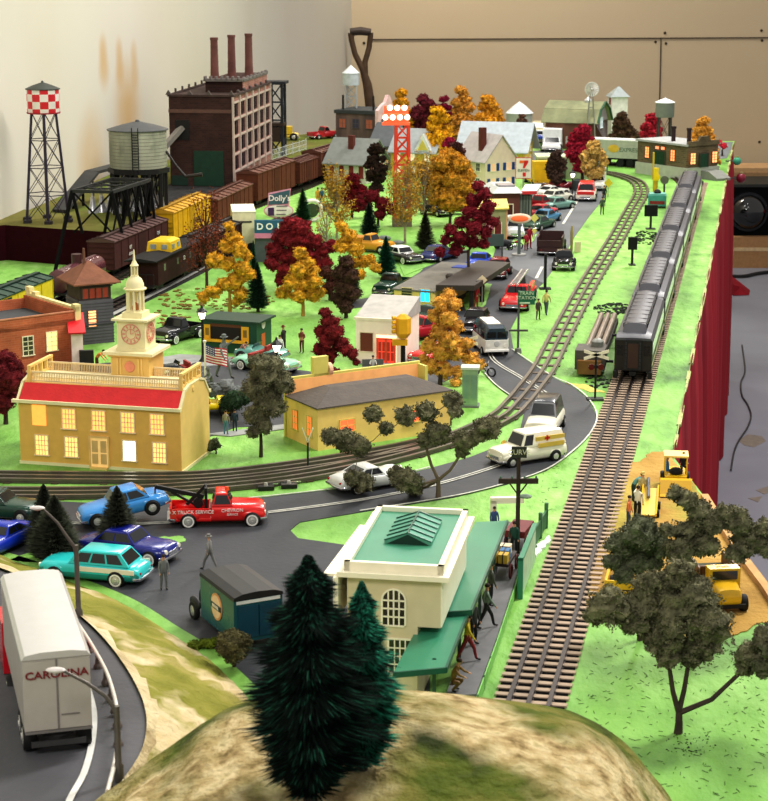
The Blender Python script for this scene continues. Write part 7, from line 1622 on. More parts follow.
clump_tree('big dense golden tree left of the tall crimson tree', (450, 224), 150, 24, (192, 142, 50), n=13, shape='round', seed=30, dens=60, size=.15, fork=.25, low=.3)
sparse_tree('open russet tree with bare twigs beside the yellow boxcar', (207, 290), 192, 26, (120, 62, 44), seed=31, n=40, leaves=42, size=.14, bark=M((70, 44, 38)))
sparse_tree('open ochre tree with pale trunk left of the red lattice tower', (337, 246), 166, 20, (176, 140, 52), seed=32, n=44, leaves=52, size=.16)
sparse_tree('feathery ochre tree in front of the red lattice tower', (405, 244), 154, 20, (182, 144, 60), seed=33, n=50, leaves=60, size=.16)
sparse_tree('feathery ochre tree right of the red lattice tower', (424, 226), 152, 16, (176, 136, 56), seed=34, n=40, leaves=54, size=.16)
sparse_tree('bare twiggy tree with a few yellow leaves behind the crimson tree', (327, 262), 206, 14, (190, 150, 70), seed=35, n=30, leaves=8, size=.14)
clump_tree('dark brown tree in front of the low grey-roofed building', (376, 208), 140, 11, DK, n=9, shape='round', seed=36, dens=70, size=.14, fork=.3)
clump_tree('wine-red tree under the lit red tower, left of it', (352, 218), 176, 15, (112, 24, 34), n=7, shape='round', seed=37, dens=70, size=.13)
tree('wine-red low tree spreading left of the lattice tower base', (378, 226), [(372, 196, 8), (384, 204, 8), (366, 206, 7), (392, 210, 6), (360, 200, 6), (380, 214, 6)], (108, 28, 38), seed=38, dens=70, size=.13)
tree('dark brown-grey tree in front of the golden leaning tree', (346, 318), [(346, 262, 8), (340, 272, 9), (350, 276, 9), (344, 288, 10), (352, 294, 9), (338, 298, 8), (346, 306, 8)], (78, 56, 46), seed=39, dens=90, size=.1)
tree('dark brown short tree right under the big crimson tree', (330, 300), [(326, 272, 8), (334, 280, 8), (328, 288, 7)], (84, 48, 40), seed=40, dens=90, size=.1)
# back row against the wall
for lb, b_, tp, hw_, c_, sh, sd in [
    ('golden pointed tree just right of the leaning shovel handle', (401, 160), 88, 16, (206, 150, 40), 'cone', 41),
    ('plum-coloured tree left in the back row', (426, 160), 96, 16, (108, 40, 52), 'round', 42),
    ('wine-red tree second in the back row behind the yellow one', (444, 158), 95, 9, (132, 30, 58), 'round', 43),
    ('bright yellow tree in front of the wine-red back row trees', (438, 176), 106, 18, (222, 166, 40), 'cone', 44),
    ('golden-brown pointed tree behind the long yellow house', (462, 158), 86, 17, (200, 146, 64), 'cone', 45),
    ('orange-gold tree behind the white roof of the yellow house', (488, 156), 95, 18, (214, 156, 50), 'cone', 46),
    ('magenta-red small tree beside the long yellow house', (450, 188), 135, 9, (150, 34, 66), 'round', 47),
    ('dark brown tree in front of the magenta-red one', (456, 200), 140, 11, (88, 52, 48), 'round', 48),
    ('crimson tree on the green island in front of the barn', (582, 186), 126, 16, (160, 40, 62), 'round', 49),
    ('pale golden tree beside the crimson tree on the green island', (594, 190), 141, 13, (206, 172, 104), 'round', 50),
    ('dark brown tree between the yellow truck and the panel truck', (556, 192), 150, 10, (76, 58, 50), 'round', 51),
    ('dark brown tree right of the barn', (622, 152), 112, 13, (92, 70, 54), 'cone', 52),
    ('low brown shrub right of the white silo tower', (632, 150), 128, 8, (98, 78, 62), 'round', 53),
    ('red small tree behind the brick engine house', (652, 156), 114, 11, (176, 44, 62), 'round', 54),
    ('orange-gold tree at the far right corner of the layout', (703, 176), 117, 17, (214, 160, 70), 'cone', 55),
    ('rusty brown small tree in front of the round grain bin', (522, 148), 114, 6, (106, 76, 64), 'round', 56),
    ('brown tree behind the big golden tree and tall house', (446, 150), 118, 8, (104, 74, 60), 'round', 57)]:
    clump_tree(lb, b_, tp, hw_, c_, n=8, shape=sh, seed=sd, dens=45, size=.2, fork=.25, tw=.2)
tree('red leafy shrub at the far right edge of the table', (722, 156), [(719, 143, 3), (724, 146, 3)], (206, 50, 70), name='bush', cat='bush', seed=58, dens=40, size=.2)
# conifers
PG = (70, 76, 62)
pine('dark green pine with broad crown, rear one of the pair at the left', (46, 547), 484, 27, PG, n=7000, seed=60, wid=.03)
pine('dark green pine in front of the pair at the left', (57, 563), 495, 36, (80, 86, 70), n=13000, seed=61, wid=.03, lay=13)
pine('small dark pine between the blue towed car and navy sedan', (119, 552), 486, 31, (78, 82, 68), n=7000, seed=62, wid=.03)
pine('narrow dark green pine beside the round sign of the doughnut shop', (303, 228), 188, 13, (44, 88, 54), n=2400, seed=63, wid=.05)
pine('dark pine on the lawn left of the lattice tower', (369, 238), 202, 14, (46, 74, 60), n=2400, seed=64, wid=.05)
pine('brown-green pine on the lawn right of the lattice tower', (425, 252), 211, 15, (76, 80, 54), n=2600, seed=65, wid=.05)
pine('blue-green pine in front of the police car', (386, 278), 236, 15, (34, 94, 72), n=2600, seed=66, wid=.05)
pine('dark pine under the bright yellow tree beside the stand', (258, 312), 262, 17, (36, 70, 48), n=2600, seed=67, wid=.045)
pine('slim dark pine between the white billboard and red tree', (254, 292), 240, 9, (34, 76, 50), n=1500, seed=68, wid=.045)
pine('grey-green pine in the shade by the leaning golden tree', (352, 302), 266, 15, (72, 74, 62), n=2200, seed=69, wid=.045)
# the two big foreground conifers on the hill
def hill_z(x, y):
    dg = bpy.context.evaluated_depsgraph_get(); r = SC.ray_cast(dg, Vector((x*K, y*K, 12*K)), Vector((0, 0, -1))); return r[1].z/K if r[0] else 0
p = AT(310, 768, 49.5); z0 = hill_z(p[0], p[1]); b1 = (p[0], p[1], z0-.1)
pine('tall nearly black conifer standing on the rocky hill in front', None, 0, 0, (14, 26, 20), n=30000, seed=70, loc=b1, H=H2(p[0], p[1], 552)-z0, W_=3.25, wid=.03, lay=7, droop=.1, tipcol=((38, 92, 72), .16), basel=.06, pw=.75, bk=1.9, b0=.3, la=.36, rough=.5)
p = AT(362, 772, 51.0); z0 = hill_z(p[0], p[1]); b2 = (p[0], p[1], z0-.1)
pine('shorter teal-tipped conifer beside the tall one on the rocky hill', None, 0, 0, (16, 34, 26), n=19000, seed=71, loc=b2, H=H2(p[0], p[1], 578)-z0, W_=1.85, pw=.75, bk=1.8, b0=.35, la=.3, rough=.5, wid=.03, lay=7, droop=.1, tipcol=((56, 156, 124), .5), basel=.05)
# ================================================================ signs, lamps, poles
def crossbuck(label, base, top, yw=0, lights=True, z=0):
    B = G(*base, z); t = thing('crossing_signal' if lights else 'crossing_sign', label, 'crossing sign', B, yw); H = H2(B[0], B[1], top)-z
    MB().box(-.55, .55, -.35, .35, 0, .14).build('base', M((64, 66, 60), rough=.8), t); MB().cyl((0, 0, .1), (0, 0, H-.3), .07, n=8).build('pole', M((26, 26, 26)), t)
    wt = M((232, 224, 196), rough=.6)
    for s in (-1, 1): MB().panel((-.82, -.09, H-.45-s*.26-.1), (.82, -.09, H-.45+s*.26-.1), (.82, -.09, H-.45+s*.26+.12), (-.82, -.09, H-.45-s*.26+.12), .04).build('cross_arm', wt, t)
    if lights:
        MB().box(-.45, .45, -.12, .0, H-1.35, H-1.15).build('lamp_bar', black, t)
        for s in (-.32, .32): MB().cyl((s, -.2, H-1.25), (s, -.05, H-1.25), .2, n=14).build('signal_lamp', M((90, 16, 16), rough=.2), t)
    return t
crossbuck('white crossbuck signal with twin red lamps beside the last coach', (595, 400), 348)
crossbuck('white crossbuck sign standing by the small bus', (466, 372), 334, lights=False)
t = thing('signpost', 'white Y-shaped sign on a dark post on the depot lawn', 'sign', G(308, 468), .1); H = H2(t.location.x/K, t.location.y/K, 428)
MB().box(-.25, .25, -.15, .15, 0, .08).build('base', M((34, 40, 34)), t); MB().cyl((0, 0, 0), (0, 0, H-.7), .06, n=7).build('pole', M((40, 50, 40)), t)
for s in (-1, 1): MB().beam((0, 0, H-.85), (s*.3, 0, H), .12, .06).build('arm', M((216, 218, 190)), t)
def board_sign(label, base, top, bot, w_, h_txt, col, txtcol, pole_c=(86, 92, 90), yw=0, two_poles=False, name='signboard', z=0, lines=(), size=.5, extra=None):
    B = G(*base, z); t = thing(name, label, 'sign', B, yw); zt = H2(B[0], B[1], top)-z; zb = H2(B[0], B[1], bot)-z; w2 = w_/PXM(*base, z)/2
    for x in ((-w2*.7, w2*.7) if two_poles else (0,)): MB().cyl((x, .06, 0), (x, .06, zt), .08, n=8).build('pole', M(pole_c, rough=.6), t)
    MB().box(-w2, w2, -.05, .03, zb, zt).build('board', M(col, rough=.5, var=.04), t)
    n = len(lines)
    for i, l in enumerate(lines): text(l, size, M(txtcol), t, (0, -.08, zt-(zt-zb)*(i+.5)/max(1, n)))
    return t, w2, zb, zt
t, w2, zb, zt = board_sign('green sign with pale words beside the street, on a grey telegraph pole', (518, 353), 291, 304.5, 17, 0, (34, 112, 78), (206, 226, 190), lines=('TRAIN', 'STATION', ''), size=.36)
for o in list(t.children): o.location.x += .55*K
for o in t.children:
    if o.name.startswith('pole'): o.location.x = 0
MB().box(w2*.1, w2*1.3, -.08, -.05, zb+.08, zb+.18).build('arrow_bar', M((206, 226, 190)), t)
MB().beam((-.7, 0, 1.7), (.7, 0, 1.7), .14).build('crossarm', M((80, 80, 74)), t); MB().lathe([(.28, 0), (.22, .35), (.12, .4)], 10).build('base', M((110, 110, 104)), t)
t, w2, zb, zt = board_sign('green highway sign with two white marks near the far curve', (602, 186), 160, 172, 10.5, 0, (32, 112, 84), (236, 240, 236), lines=(), two_poles=False)
for s in (-.4, .4): MB().box(s*w2-.22, s*w2+.22, -.09, -.05, zt-.62*(zt-zb), zt-.15*(zt-zb)).build('white_mark', M((226, 236, 230)), t)
t, w2, zb, zt = board_sign('large grey-green blank billboard seen near the tall red tree', (502, 268), 234, 246, 17, 0, (74, 92, 90), (0, 0, 0))
for o in list(t.children):
    if o.name.startswith('board'): o.location.x -= w2*.85*K
t, w2, zb, zt = board_sign('tall shop sign with red numeral and small red letters on the street', (523, 200), 158, 178, 15, 0, (230, 222, 206), (0, 0, 0), pole_c=(150, 150, 146))
rdm = M((206, 36, 34)); orm = M((232, 110, 40)); hs = zt-zb
m = MB(); m.box(-w2-.06, w2+.06, -.04, .02, zt, zt+.08); m.box(-w2-.06, w2+.06, -.04, .02, zb-.08, zb); m.box(-w2-.08, -w2, -.04, .02, zb, zt); m.box(w2, w2+.08, -.04, .02, zb, zt); m.build('sign_frame', M((190, 60, 54)), t)
MB().prism([(-w2*.55, zt-hs*.25), (-w2*.55, zt-hs*.12), (w2*.1, zt-hs*.12), (w2*.1, zt-hs*.25)], -.1, -.05, 'y').build('numeral_top', orm, t); MB().prism([(w2*.1, zt-hs*.12), (w2*.6, zt-hs*.12), (w2*.6, zt-hs*.22), (w2*.15, zt-hs*.5), (-w2*.1, zt-hs*.5)], -.1, -.05, 'y').build('numeral_stroke', rdm, t)
MB().box(-w2*.1, w2*.3, -.1, -.05, zb+hs*.08, zb+hs*.28).build('numeral_foot', rdm, t); text('ELEVEN', .42, M((60, 110, 70)), t, (0, -.1, zb+hs*.38))
# gas station style oval sign
B = G(519, 256); t = thing('signpost', 'oval orange and white sign on a grey post at the street corner', 'sign', B, 0); z_ = H2(B[0], B[1], 218.5)
MB().box(-.15, .15, 0, .3, 0, z_-.6).build('pole', M((92, 100, 98)), t); MB().ell((0, 0, z_), (1.15, .16, .5), 16, 8).build('sign_panel', M((232, 210, 190)), t, smooth=60); MB().ell((0, -.08, z_), (.9, .13, .32), 16, 8).build('orange_oval', M((236, 110, 60), emit=.3), t, smooth=60)
MB().cyl((0, .15, 0), (0, .15, .2), .7, .7, 14).build('base', M((150, 150, 146)), t)
def diamond_sign(label, base, rows, col, half=.62, z=0, second=False):
    B = G(*base, z); t = thing('road_sign', label, 'sign', B, 0); zc = H2(B[0], B[1], rows); MB().cyl((0, .04, 0), (0, .04, zc+half*.6), .05, n=6).build('pole', M((150, 150, 140)), t)
    MB().prism([(-half, zc), (0, zc-half), (half, zc), (0, zc+half)], -.04, .02, 'y').build('sign_plate', M(col, rough=.5), t)
    if second: MB().prism([(-half*.7, zc-1.3), (0, zc-1.3-half*.7), (half*.7, zc-1.3), (0, zc-1.3+half*.7)], -.04, .02, 'y').build('lower_plate', M(col, rough=.5), t)
diamond_sign('yellow diamond road sign on the green beside the far street', (608, 197), 183, (206, 190, 50), .55)
diamond_sign('two pale yellow diamond plates on a post near the oval sign', (534, 242), 218, (216, 206, 110), .45, second=True)
diamond_sign('plain cream diamond road sign left of the fire truck', (482, 306), 280, (216, 202, 170), .42)
# doughnut shop signs
B = G(279, 243); t = thing('doughnut_sign', 'stacked slate and white doughnut sign with pink edging above the blue shop', 'sign', B, .05); k = 1/PXM(279, 243); pb = M((64, 96, 108), rough=.5); pinkm = M((214, 150, 170)); whm = M((226, 220, 210))
z_a, z_b, z_c, z_d = (H2(B[0], B[1], r) for r in (191, 204.5, 205, 215))
MB().box(-.15, .15, 0, .2, 0, z_b).build('pole', M((90, 80, 80)), t); MB().prism([(-10*k, z_b), (9.5*k, z_b+.1), (11.5*k, z_a+.1), (-9*k, z_a-.35)], -.08, .02, 'y').build('upper_board', pb, t)
MB().prism([(-11*k, z_b-.12), (10.5*k, z_b-.1), (12.6*k, z_a+.25), (-10*k, z_a-.2)], -.0, .08, 'y').build('upper_edging', pinkm, t)
text('Dolly\u2019s', .8, M((240, 226, 226)), t, (0.1, -.12, (z_a+z_b)/2-.05), rot=(PI/2, 0, 0), bold=.02)
MB().ell((0, 0, (z_c+z_d)/2-.1), (14*k, .08, (z_c-z_d)/2+.1), 22, 8).build('oval_board', whm, t, smooth=60); MB().ell((.0, .06, (z_c+z_d)/2-.1), (15*k, .08, (z_c-z_d)/2+.25), 22, 8).build('oval_edging', pinkm, t, smooth=60)
MB().box(-10.5*k, -4.5*k, -.12, -.06, (z_c+z_d)/2-.55, (z_c+z_d)/2+.25).build('cup_emblem', M((70, 40, 84)), t)
for i in range(3): MB().box(-2*k, 9*k-i*1*k, -.12, -.07, (z_c+z_d)/2+.35-i*.42, (z_c+z_d)/2+.45-i*.42).build('text_line', M((120, 110, 116)), t)
B = G(264, 262); t = thing('doughnut_shop', 'blue doughnut shop front with white letters and pink band behind the crimson tree', 'building', B, .03); k = 1/PXM(264, 262); z_a, z_b, z_c = (H2(B[0], B[1], r) for r in (220, 233, 238))
MB().box(-9*k, 20*k, 0, 6, 0, z_b).build('wall', M((78, 84, 86)), t); MB().box(-9*k, 20*k, -.15, .2, z_b, z_a).build('sign_band', M((44, 96, 122)), t); MB().box(-9*k, 20*k, -.2, .2, z_c, z_b).build('pink_band', M((206, 130, 160)), t); MB().box(-9*k, 20*k, 0, 6, z_b, z_b+.3).build('roof', M((70, 90, 100)), t)
for ch, x in (('D', -3.5), ('O', 6), ('N', 17)): text(ch, .85, M((240, 238, 230)), t, (x*k, -.2, (z_a+z_b)/2), bold=.03)
# cream billboard / trailer
A = G(234, 262); B = G(257, 244); t = thing('camper_trailer', 'pale cream box trailer with dark line beside the russet tree', 'trailer', A, two(A, B)[0]); L3 = two(A, B)[1]; hh = H2(A[0], A[1], 214)
t.location = [c*K for c in G(233, 252)]; t.rotation_euler = (0, 0, .12)
MB().box(0, 2.3, 0, 4.2, .5, 3.9).build('body', M((232, 226, 184), rough=.5), t); m = MB(); m.panel((0, -.05, 3.9), (2.3, -.05, 3.9), (2.3, 4.2, 4.1), (.0, 4.2, 4.1), .1); m.build('roof', M((238, 234, 204)), t); MB().box(.5, 1.9, -.06, 0, 2.9, 3.05).build('dark_line', M((60, 60, 54)), t)
for x in (.5, 1.8): MB().cyl((x, -.05, .45), (x, .3, .45), .45, n=12).build('wheel', TYRE, t)
MB().box(.1, 2.2, .1, 4.0, .3, .5).build('frame', black, t)
# round white wheel disc by pine
B = G(312, 222); t = thing('wreath_ring', 'white round ring stand beside the dark green pine', 'ring', B, .3); m = MB(); m.tube([(1.1*math.cos(2*PI*i/20), 0, 1.25+1.1*math.sin(2*PI*i/20)) for i in range(21)], .22, 8); m.build('ring', M((222, 218, 210)), t, smooth=60); MB().ell((0, .1, 1.25), (.8, .1, .8), 14, 8).build('disc', M((60, 76, 50)), t)
# lattice tower with lights
B = G(402, 226); t = thing('light_tower', 'red lattice tower topped by two rows of glowing white lamps', 'tower', B, .06); zt = H2(B[0], B[1], 124); zT = H2(B[0], B[1], 106); rl = M((206, 62, 40), rough=.5, emit=.1); k = 1/PXM(402, 226); w0, w1 = 9.5*k, 6*k
cs = [(-1, -1), (1, -1), (1, 1), (-1, 1)]
for sx_, sy_ in cs: MB().beam((sx_*w0*.8, sy_*w0*.5, .8), (sx_*w1, sy_*w1*.5, zt), .32).build('leg', rl, t)
m = MB(); nb = 7
for i in range(nb):
    u0, u1 = i/nb, (i+1)/nb; a0 = w0*.8+(w1-w0*.8)*u0; a1 = w0*.8+(w1-w0*.8)*u1; za, zb = .8+(zt-.8)*u0, .8+(zt-.8)*u1
    for j in range(4):
        p, q = cs[j], cs[(j+1) % 4]; m.beam((p[0]*a0, p[1]*a0*.5, za), (q[0]*a1, q[1]*a1*.5, zb), .14); m.beam((q[0]*a0, q[1]*a0*.5, za), (p[0]*a1, p[1]*a1*.5, zb), .14); m.beam((p[0]*a1, p[1]*a1*.5, zb), (q[0]*a1, q[1]*a1*.5, zb), .16)
m.build('lattice', rl, t); MB().box(-w0*1.0, w0*1.0, -w0*.7, w0*.7, 0, .9).build('base', M((112, 98, 84), rough=.9, var=.2), t)
m = MB(); m.box(-20*k, 7.5*k, -.5, .5, zt-.1, zt+.15); m.box(-19*k, 6.5*k, -.35, .35, zT-.9, zT-.75); m.box(-18*k, 6*k, .1, .3, zt, zT); m.build('lamp_frame', M((226, 96, 60), emit=.5), t)
for j, zz in enumerate((zt+.75, zT-.15)):
    for i in range(4-j): x = (-17+7.2*i+(4.5 if j else 0))*k; MB().ell((x, -.55, zz), (.3, .25, .3), 12, 8).build('floodlight', M((255, 238, 214), emit=2.5, var=.01), t, smooth=60)
# lamp posts
def lamp(label, base, top, glow=True, col=(20, 20, 22), name='street_lamp', z=0):
    B = G(*base, z); t = thing(name, label, 'lamp', B, 0); H = H2(B[0], B[1], top)-z; cm = M(col, rough=.4)
    MB().lathe([(.3, 0), (.28, .12), (.14, .3), (.09, .6), (.07, H-1.15), (.16, H-1.05), (.12, H-1.0)], 10).build('post', cm, t, smooth=40)
    MB().lathe([(.16, H-1.0), (.3, H-.55), (.2, H-.48)], 8).build('lantern_glass', M((255, 236, 214), emit=5.5 if glow else .3, var=.01), t)
    MB().lathe([(.42, H-.52), (.3, H-.38), (.1, H-.2), (.05, H-.02), (.01, H)], 8).build('lantern_cap', cm, t); m = MB()
    for i in range(4): a = i*PI/2+.4; m.beam((.17*math.cos(a), .17*math.sin(a), H-1.0), (.33*math.cos(a), .33*math.sin(a), H-.5), .05)
    m.build('lantern_frame', cm, t); return t
lamp('black lamp post with lit lantern at the left end of the lunch stand', (203, 362), 305)
lamp('black lamp post with lit lantern half hidden by the bushy olive tree', (277, 392), 337)
lamp('tall dark lamp post standing on the far street', (572, 201), 169)
# trackside boards
def track_board(label, base, top, w_=13):
    B = G(*base); t = thing('trackside_signal', label, 'signal', B, 0); H = H2(B[0], B[1], top); k = 1/PXM(*base)
    MB().box(-w_*k*.35, w_*k*.35, -.4, .4, 0, .1).build('base', M((44, 52, 40)), t); MB().cyl((0, 0, .1), (0, 0, H-.8), .12, n=8).build('pole', M((24, 26, 24)), t); MB().box(-w_*k/2, w_*k/2, -.12, .12, H-1.2, H).build('signal_box', M((20, 20, 20), rough=.4), t)
track_board('black board on a post beside the teal rail car, farther of two', (650.5, 229), 205, 13)
track_board('black board on a post beside the fourth coach, nearer of two', (632, 265), 237, 9)
B = G(545, 289); t = thing('signal_post', 'slim black pole with square foot at the right kerb near the dump truck', 'pole', B, 0); MB().box(-.5, .5, -.4, .4, 0, .12).build('base', black, t); MB().cyl((0, 0, .1), (0, 0, H2(B[0], B[1], 254)), .13, n=8).build('pole', M((24, 24, 26)), t)
B = G(571.5, 252); t = thing('wooden_post', 'short pale wooden stake on the green by the black roadster', 'post', B, 0); MB().lathe([(.12, 0), (.16, 2), (.08, 2.6)], 8).build('stake', M((150, 136, 90)), t); MB().box(.3, .9, -.1, .1, .0, 1.0).build('small_box', M((200, 190, 150)), t)
# yellow crossing machine
B = G(655, 196); t = thing('crane_hoist', 'bright yellow hoist with tall arm beside the far track', 'machine', B, 0); t.scale = (.75, .75, .85); k = 1/PXM(655, 196); MB().box(-3.5*k, 3.5*k, -.5, .5, 2.2, 4.0).build('housing', M((226, 200, 34), rough=.4), t); MB().box(-4.5*k, -2.5*k, -.3, .3, 2.4, 6.2).build('arm', M((196, 170, 50)), t); MB().cyl((0, 0, 0), (0, 0, 2.3), .4, n=8).build('post', M((190, 160, 30)), t); MB().box(-2*k, 5*k, -.6, .4, 2.4, 3.0).build('yellow_drum', M((236, 206, 30), rough=.3), t)
B = G(664, 196); t = thing('crossing_sign', 'round grey-green signal disc on a pole behind the teal rail car', 'signal', B, 0); z_ = H2(B[0], B[1], 180); MB().cyl((0, 0, 0), (0, 0, z_), .12, n=8).build('pole', M((60, 64, 56)), t); MB().cyl((0, -.15, z_), (0, .1, z_), .5, n=18).build('disc', M((96, 98, 84)), t)
# telegraph pole + sign in front
B = G(517, 566); t = thing('telegraph_pole', 'dark telegraph pole carrying a CURVE sign beside the station platform', 'pole', (B[0], B[1], 0), 0); zt = H2(B[0], B[1], 441)
B = G(517, 566); zt = H2(B[0], B[1], 447); z1 = H2(B[0], B[1], 481); z2 = H2(B[0], B[1], 490)
pm_ = M((58, 48, 38), rough=.85, var=.2); MB().lathe([(.12, 0), (.09, zt)], 8).build('pole', pm_, t)
o = MB().box(-.95, .95, -.08, .08, z1-.12, z1+.12).build('crossarm', pm_, t)
for s in (-.5, .5): MB().beam((s, 0, z1), (0, 0, z1-.7), .06).build('brace', pm_, t); 
for s in (-.85, -.3, .3, .85): MB().ell((s, 0, z1+.18), (.06, .06, .08), 6, 4).build('insulator', M((90, 120, 100), rough=.2), t)
MB().lathe([(.3, 0), (.32, .06), (.1, .14)], 10, (.35, 0, z2-.35)).build('lamp_shade', M((110, 130, 110)), t)
k = 1/PXM(517, 566); zt2 = H2(B[0], B[1], 446); MB().box(-7.5*k, 7.5*k, -.16, -.09, H2(B[0], B[1], 457), zt2).build('sign_plate', M((44, 50, 36)), t); text('CURVE', .36, M((206, 210, 170)), t, (0, -.18, (H2(B[0], B[1], 457)+zt2)/2), w=.95)
# gold horns on pole in front of shop
B = G(403, 378); t = thing('warning_horn', 'gold four-sided signal horn cluster on a black post by the white shop', 'signal', B, 0); k = 1/PXM(403, 378); gm = M((226, 172, 36), rough=.4); z_ = lambda r: H2(B[0], B[1], r)
MB().cyl((0, 0, 0), (0, 0, z_(345)), .16, n=8).build('post', black, t); MB().lathe([(.3, z_(338)), (.55, z_(333)), (.55, z_(318)), (.2, z_(314))], 6).build('signal_head', gm, t); m = MB(); m.box(-.75, .3, -.22, .22, z_(345), z_(339)); m.build('lower_lamps', gm, t)
for i in range(4): MB().cyl((-.55, -.2, z_(331)+i*.32), (-.75, -.3, z_(331)+i*.32), .14, n=8).build('horn', gm, t)
# silver booth
B = G(470, 406); t = thing('phone_booth', 'tall pale green-silver booth at the kerb beside the gold tree', 'booth', B, -.1); H = H2(B[0], B[1], 366)
MB().box(-.5, .5, -.45, .45, .12, H-.15).build('cabin', M((150, 176, 150), rough=.25, metal=.3), t); MB().box(-.6, .6, -.55, .55, H-.15, H).build('roof', M((190, 200, 190)), t); MB().box(-.6, .6, -.55, .55, 0, .12).build('base', M((110, 116, 110)), t)
for x in (-.25, .25): MB().box(x-.18, x+.18, -.48, -.45, .6, H-.5).build('glass_pane', M((120, 150, 134), rough=.1), t)
# flagpole, monument
B = G(206, 404); t = thing('flagpole', 'white flagpole flying a stars and stripes flag behind the town hall', 'flag', B, 0); z_ = lambda r: H2(B[0], B[1], r); MB().lathe([(.09, 0), (.06, z_(343)), (.12, z_(342)), (.12, z_(340.5)), (.01, z_(340))], 10).build('pole', M((232, 226, 210)), t, smooth=40)
fz0, fz1 = z_(362), z_(344.5); k = 1/PXM(206, 404); fw = 21*k; o = None; nx = 14
def fl(u, v): return (.06+fw*u, .18*math.sin(u*6+v), fz0+(fz1-fz0)*v-.55*u*(fz1-fz0)*.55-.06*math.sin(u*6))
mats = [M((180, 44, 54)), M((232, 226, 222)), M((40, 56, 112))]; m = MB()
for i in range(nx):
    for j in range(13):
        m.m = 2 if (i < nx*.42 and j >= 6) else j % 2; q = [fl(i/nx, j/13), fl((i+1)/nx, j/13), fl((i+1)/nx, (j+1)/13), fl(i/nx, (j+1)/13)]; m.quad(*q)
m.build('flag_cloth', mats, t); m = MB()
for i in range(5):
    for j in range(4):
        c = fl(.04+.08*i, .53+.12*j); m.add([(c[0]+.04*math.cos(a*PI*2/5), c[1]-.02, c[2]+.04*math.sin(a*PI*2/5)) for a in range(5)], [(0, 2, 4, 1, 3)])
        m.f[-1] = (len(m.v)-5, len(m.v)-4, len(m.v)-3, len(m.v)-2, len(m.v)-1)
m.build('flag_stars', M((236, 234, 230)), t)
rockm = M((120, 124, 124), rough=.8, var=.2, ns=1, bump=.8)
foc = px_clumps((222, 402), [(214, 390, 9, .4), (226, 386, 10, .45), (236, 392, 8, .35), (222, 396, 9, .3)], seed=3)
t = thing('rock_mound', 'pale grey boulder mound carrying the statue behind the town hall', 'rock', foc[0]); foliage('boulders', [(c[0], c[1], c[2], c[3], c[4], max(c[5], .5)) for c in foc[1]], rockm, t, dens=0, jag=.12, core=.9)
gs = (104, 110, 108)
b_ = AT(224, 378, G(222, 402)[1]-.3)
o = person('grey metal statue of a helmeted soldier striding with a rifle', None, gs, gs, 'walk', face=-.8, h=2.9, hat=(gs, 'brim'), loc=b_, sk=gs); o.name = 'soldier_statue'; o['category'] = 'statue'
MB().beam((.1, -.15, 1.25), (.55, .35, 1.75), .06).build('rifle', M(gs, rough=.5), o)
b_ = AT(213, 390, G(222, 402)[1]-1.2); o = person('grey metal statue of a second soldier crouching at the foot of the mound', None, gs, gs, 'crouch', face=-2.6, h=2.2, hat=(gs, 'brim'), loc=b_, sk=gs); o.name = 'soldier_statue'; o['category'] = 'statue'
# silver street lights on the highway
sv = M((104, 98, 92), rough=.4, metal=.5)
def hwlight(label, base, z, rows, headpx, kink):
    B = G(*base, z); t = thing('street_light', label, 'lamp', B, 0); zt = H2(B[0], B[1], rows)-z; E = AT(*headpx, B[1]-.1); E = (E[0]-B[0], E[1]-B[1], E[2]-z); 
    MB().lathe([(.17, 0), (.17, .5), (.11, .6), (.1, zt)], 12).build('pole', sv, t, smooth=40); MB().tube([(0, 0, zt-.6), (-.05, 0, zt-.1), (-.35, 0, zt+.35), (E[0]*.55, E[1]*.5, (zt+.35)*.5+E[2]*.5), E], [.09, .085, .07, .06, .05], 8).build('arm', sv, t, smooth=60)
    MB().ell((E[0]-.2, E[1], E[2]), (.33, .17, .09), 12, 6).build('lamp_head', M((206, 200, 196), rough=.3), t, smooth=60); MB().ell((E[0]-.2, E[1], E[2]-.04), (.2, .12, .07), 10, 5).build('lens', M((216, 150, 140) if kink else (230, 226, 216)), t, smooth=60); return t
hwlight('silver highway lamp beside the trailer, with head left of its mast', (79, 622), 1.9, 545, (42, 508), True)
hwlight('silver highway lamp nearest the camera, its arm reaching over the trailer roof', (119, 780), 3.05, 706, (62, 670), False)
# guard rail
g0 = [(50, 596, 1.7), (62, 604, 1.75), (78, 628, 2.2), (92, 650, 2.5), (106, 676, 2.8), (114, 700, 3.0), (118, 724, 3.0), (117, 760, 3.0), (108, 800, 3.0)]
gp = smooth_path([G(x, y+8, z) for x, y, z in g0], 5); o0 = gp[0]; t = thing('guard_rail', 'white tubular guard rail along the outer edge of the highway', 'guard rail', tuple(o0))
MB().tube([tuple(p-o0+Vector((0, 0, .55))) for p in gp], .075, 8).build('rail', M((222, 216, 206), rough=.4), t, smooth=60)
for i in range(2, len(gp), 3): p = gp[i]-o0; MB().lathe([(.18, 0), (.16, .1), (.1, .2), (.07, .55)], 8, tuple(p)).build('post', M((110, 96, 90), rough=.5), t)
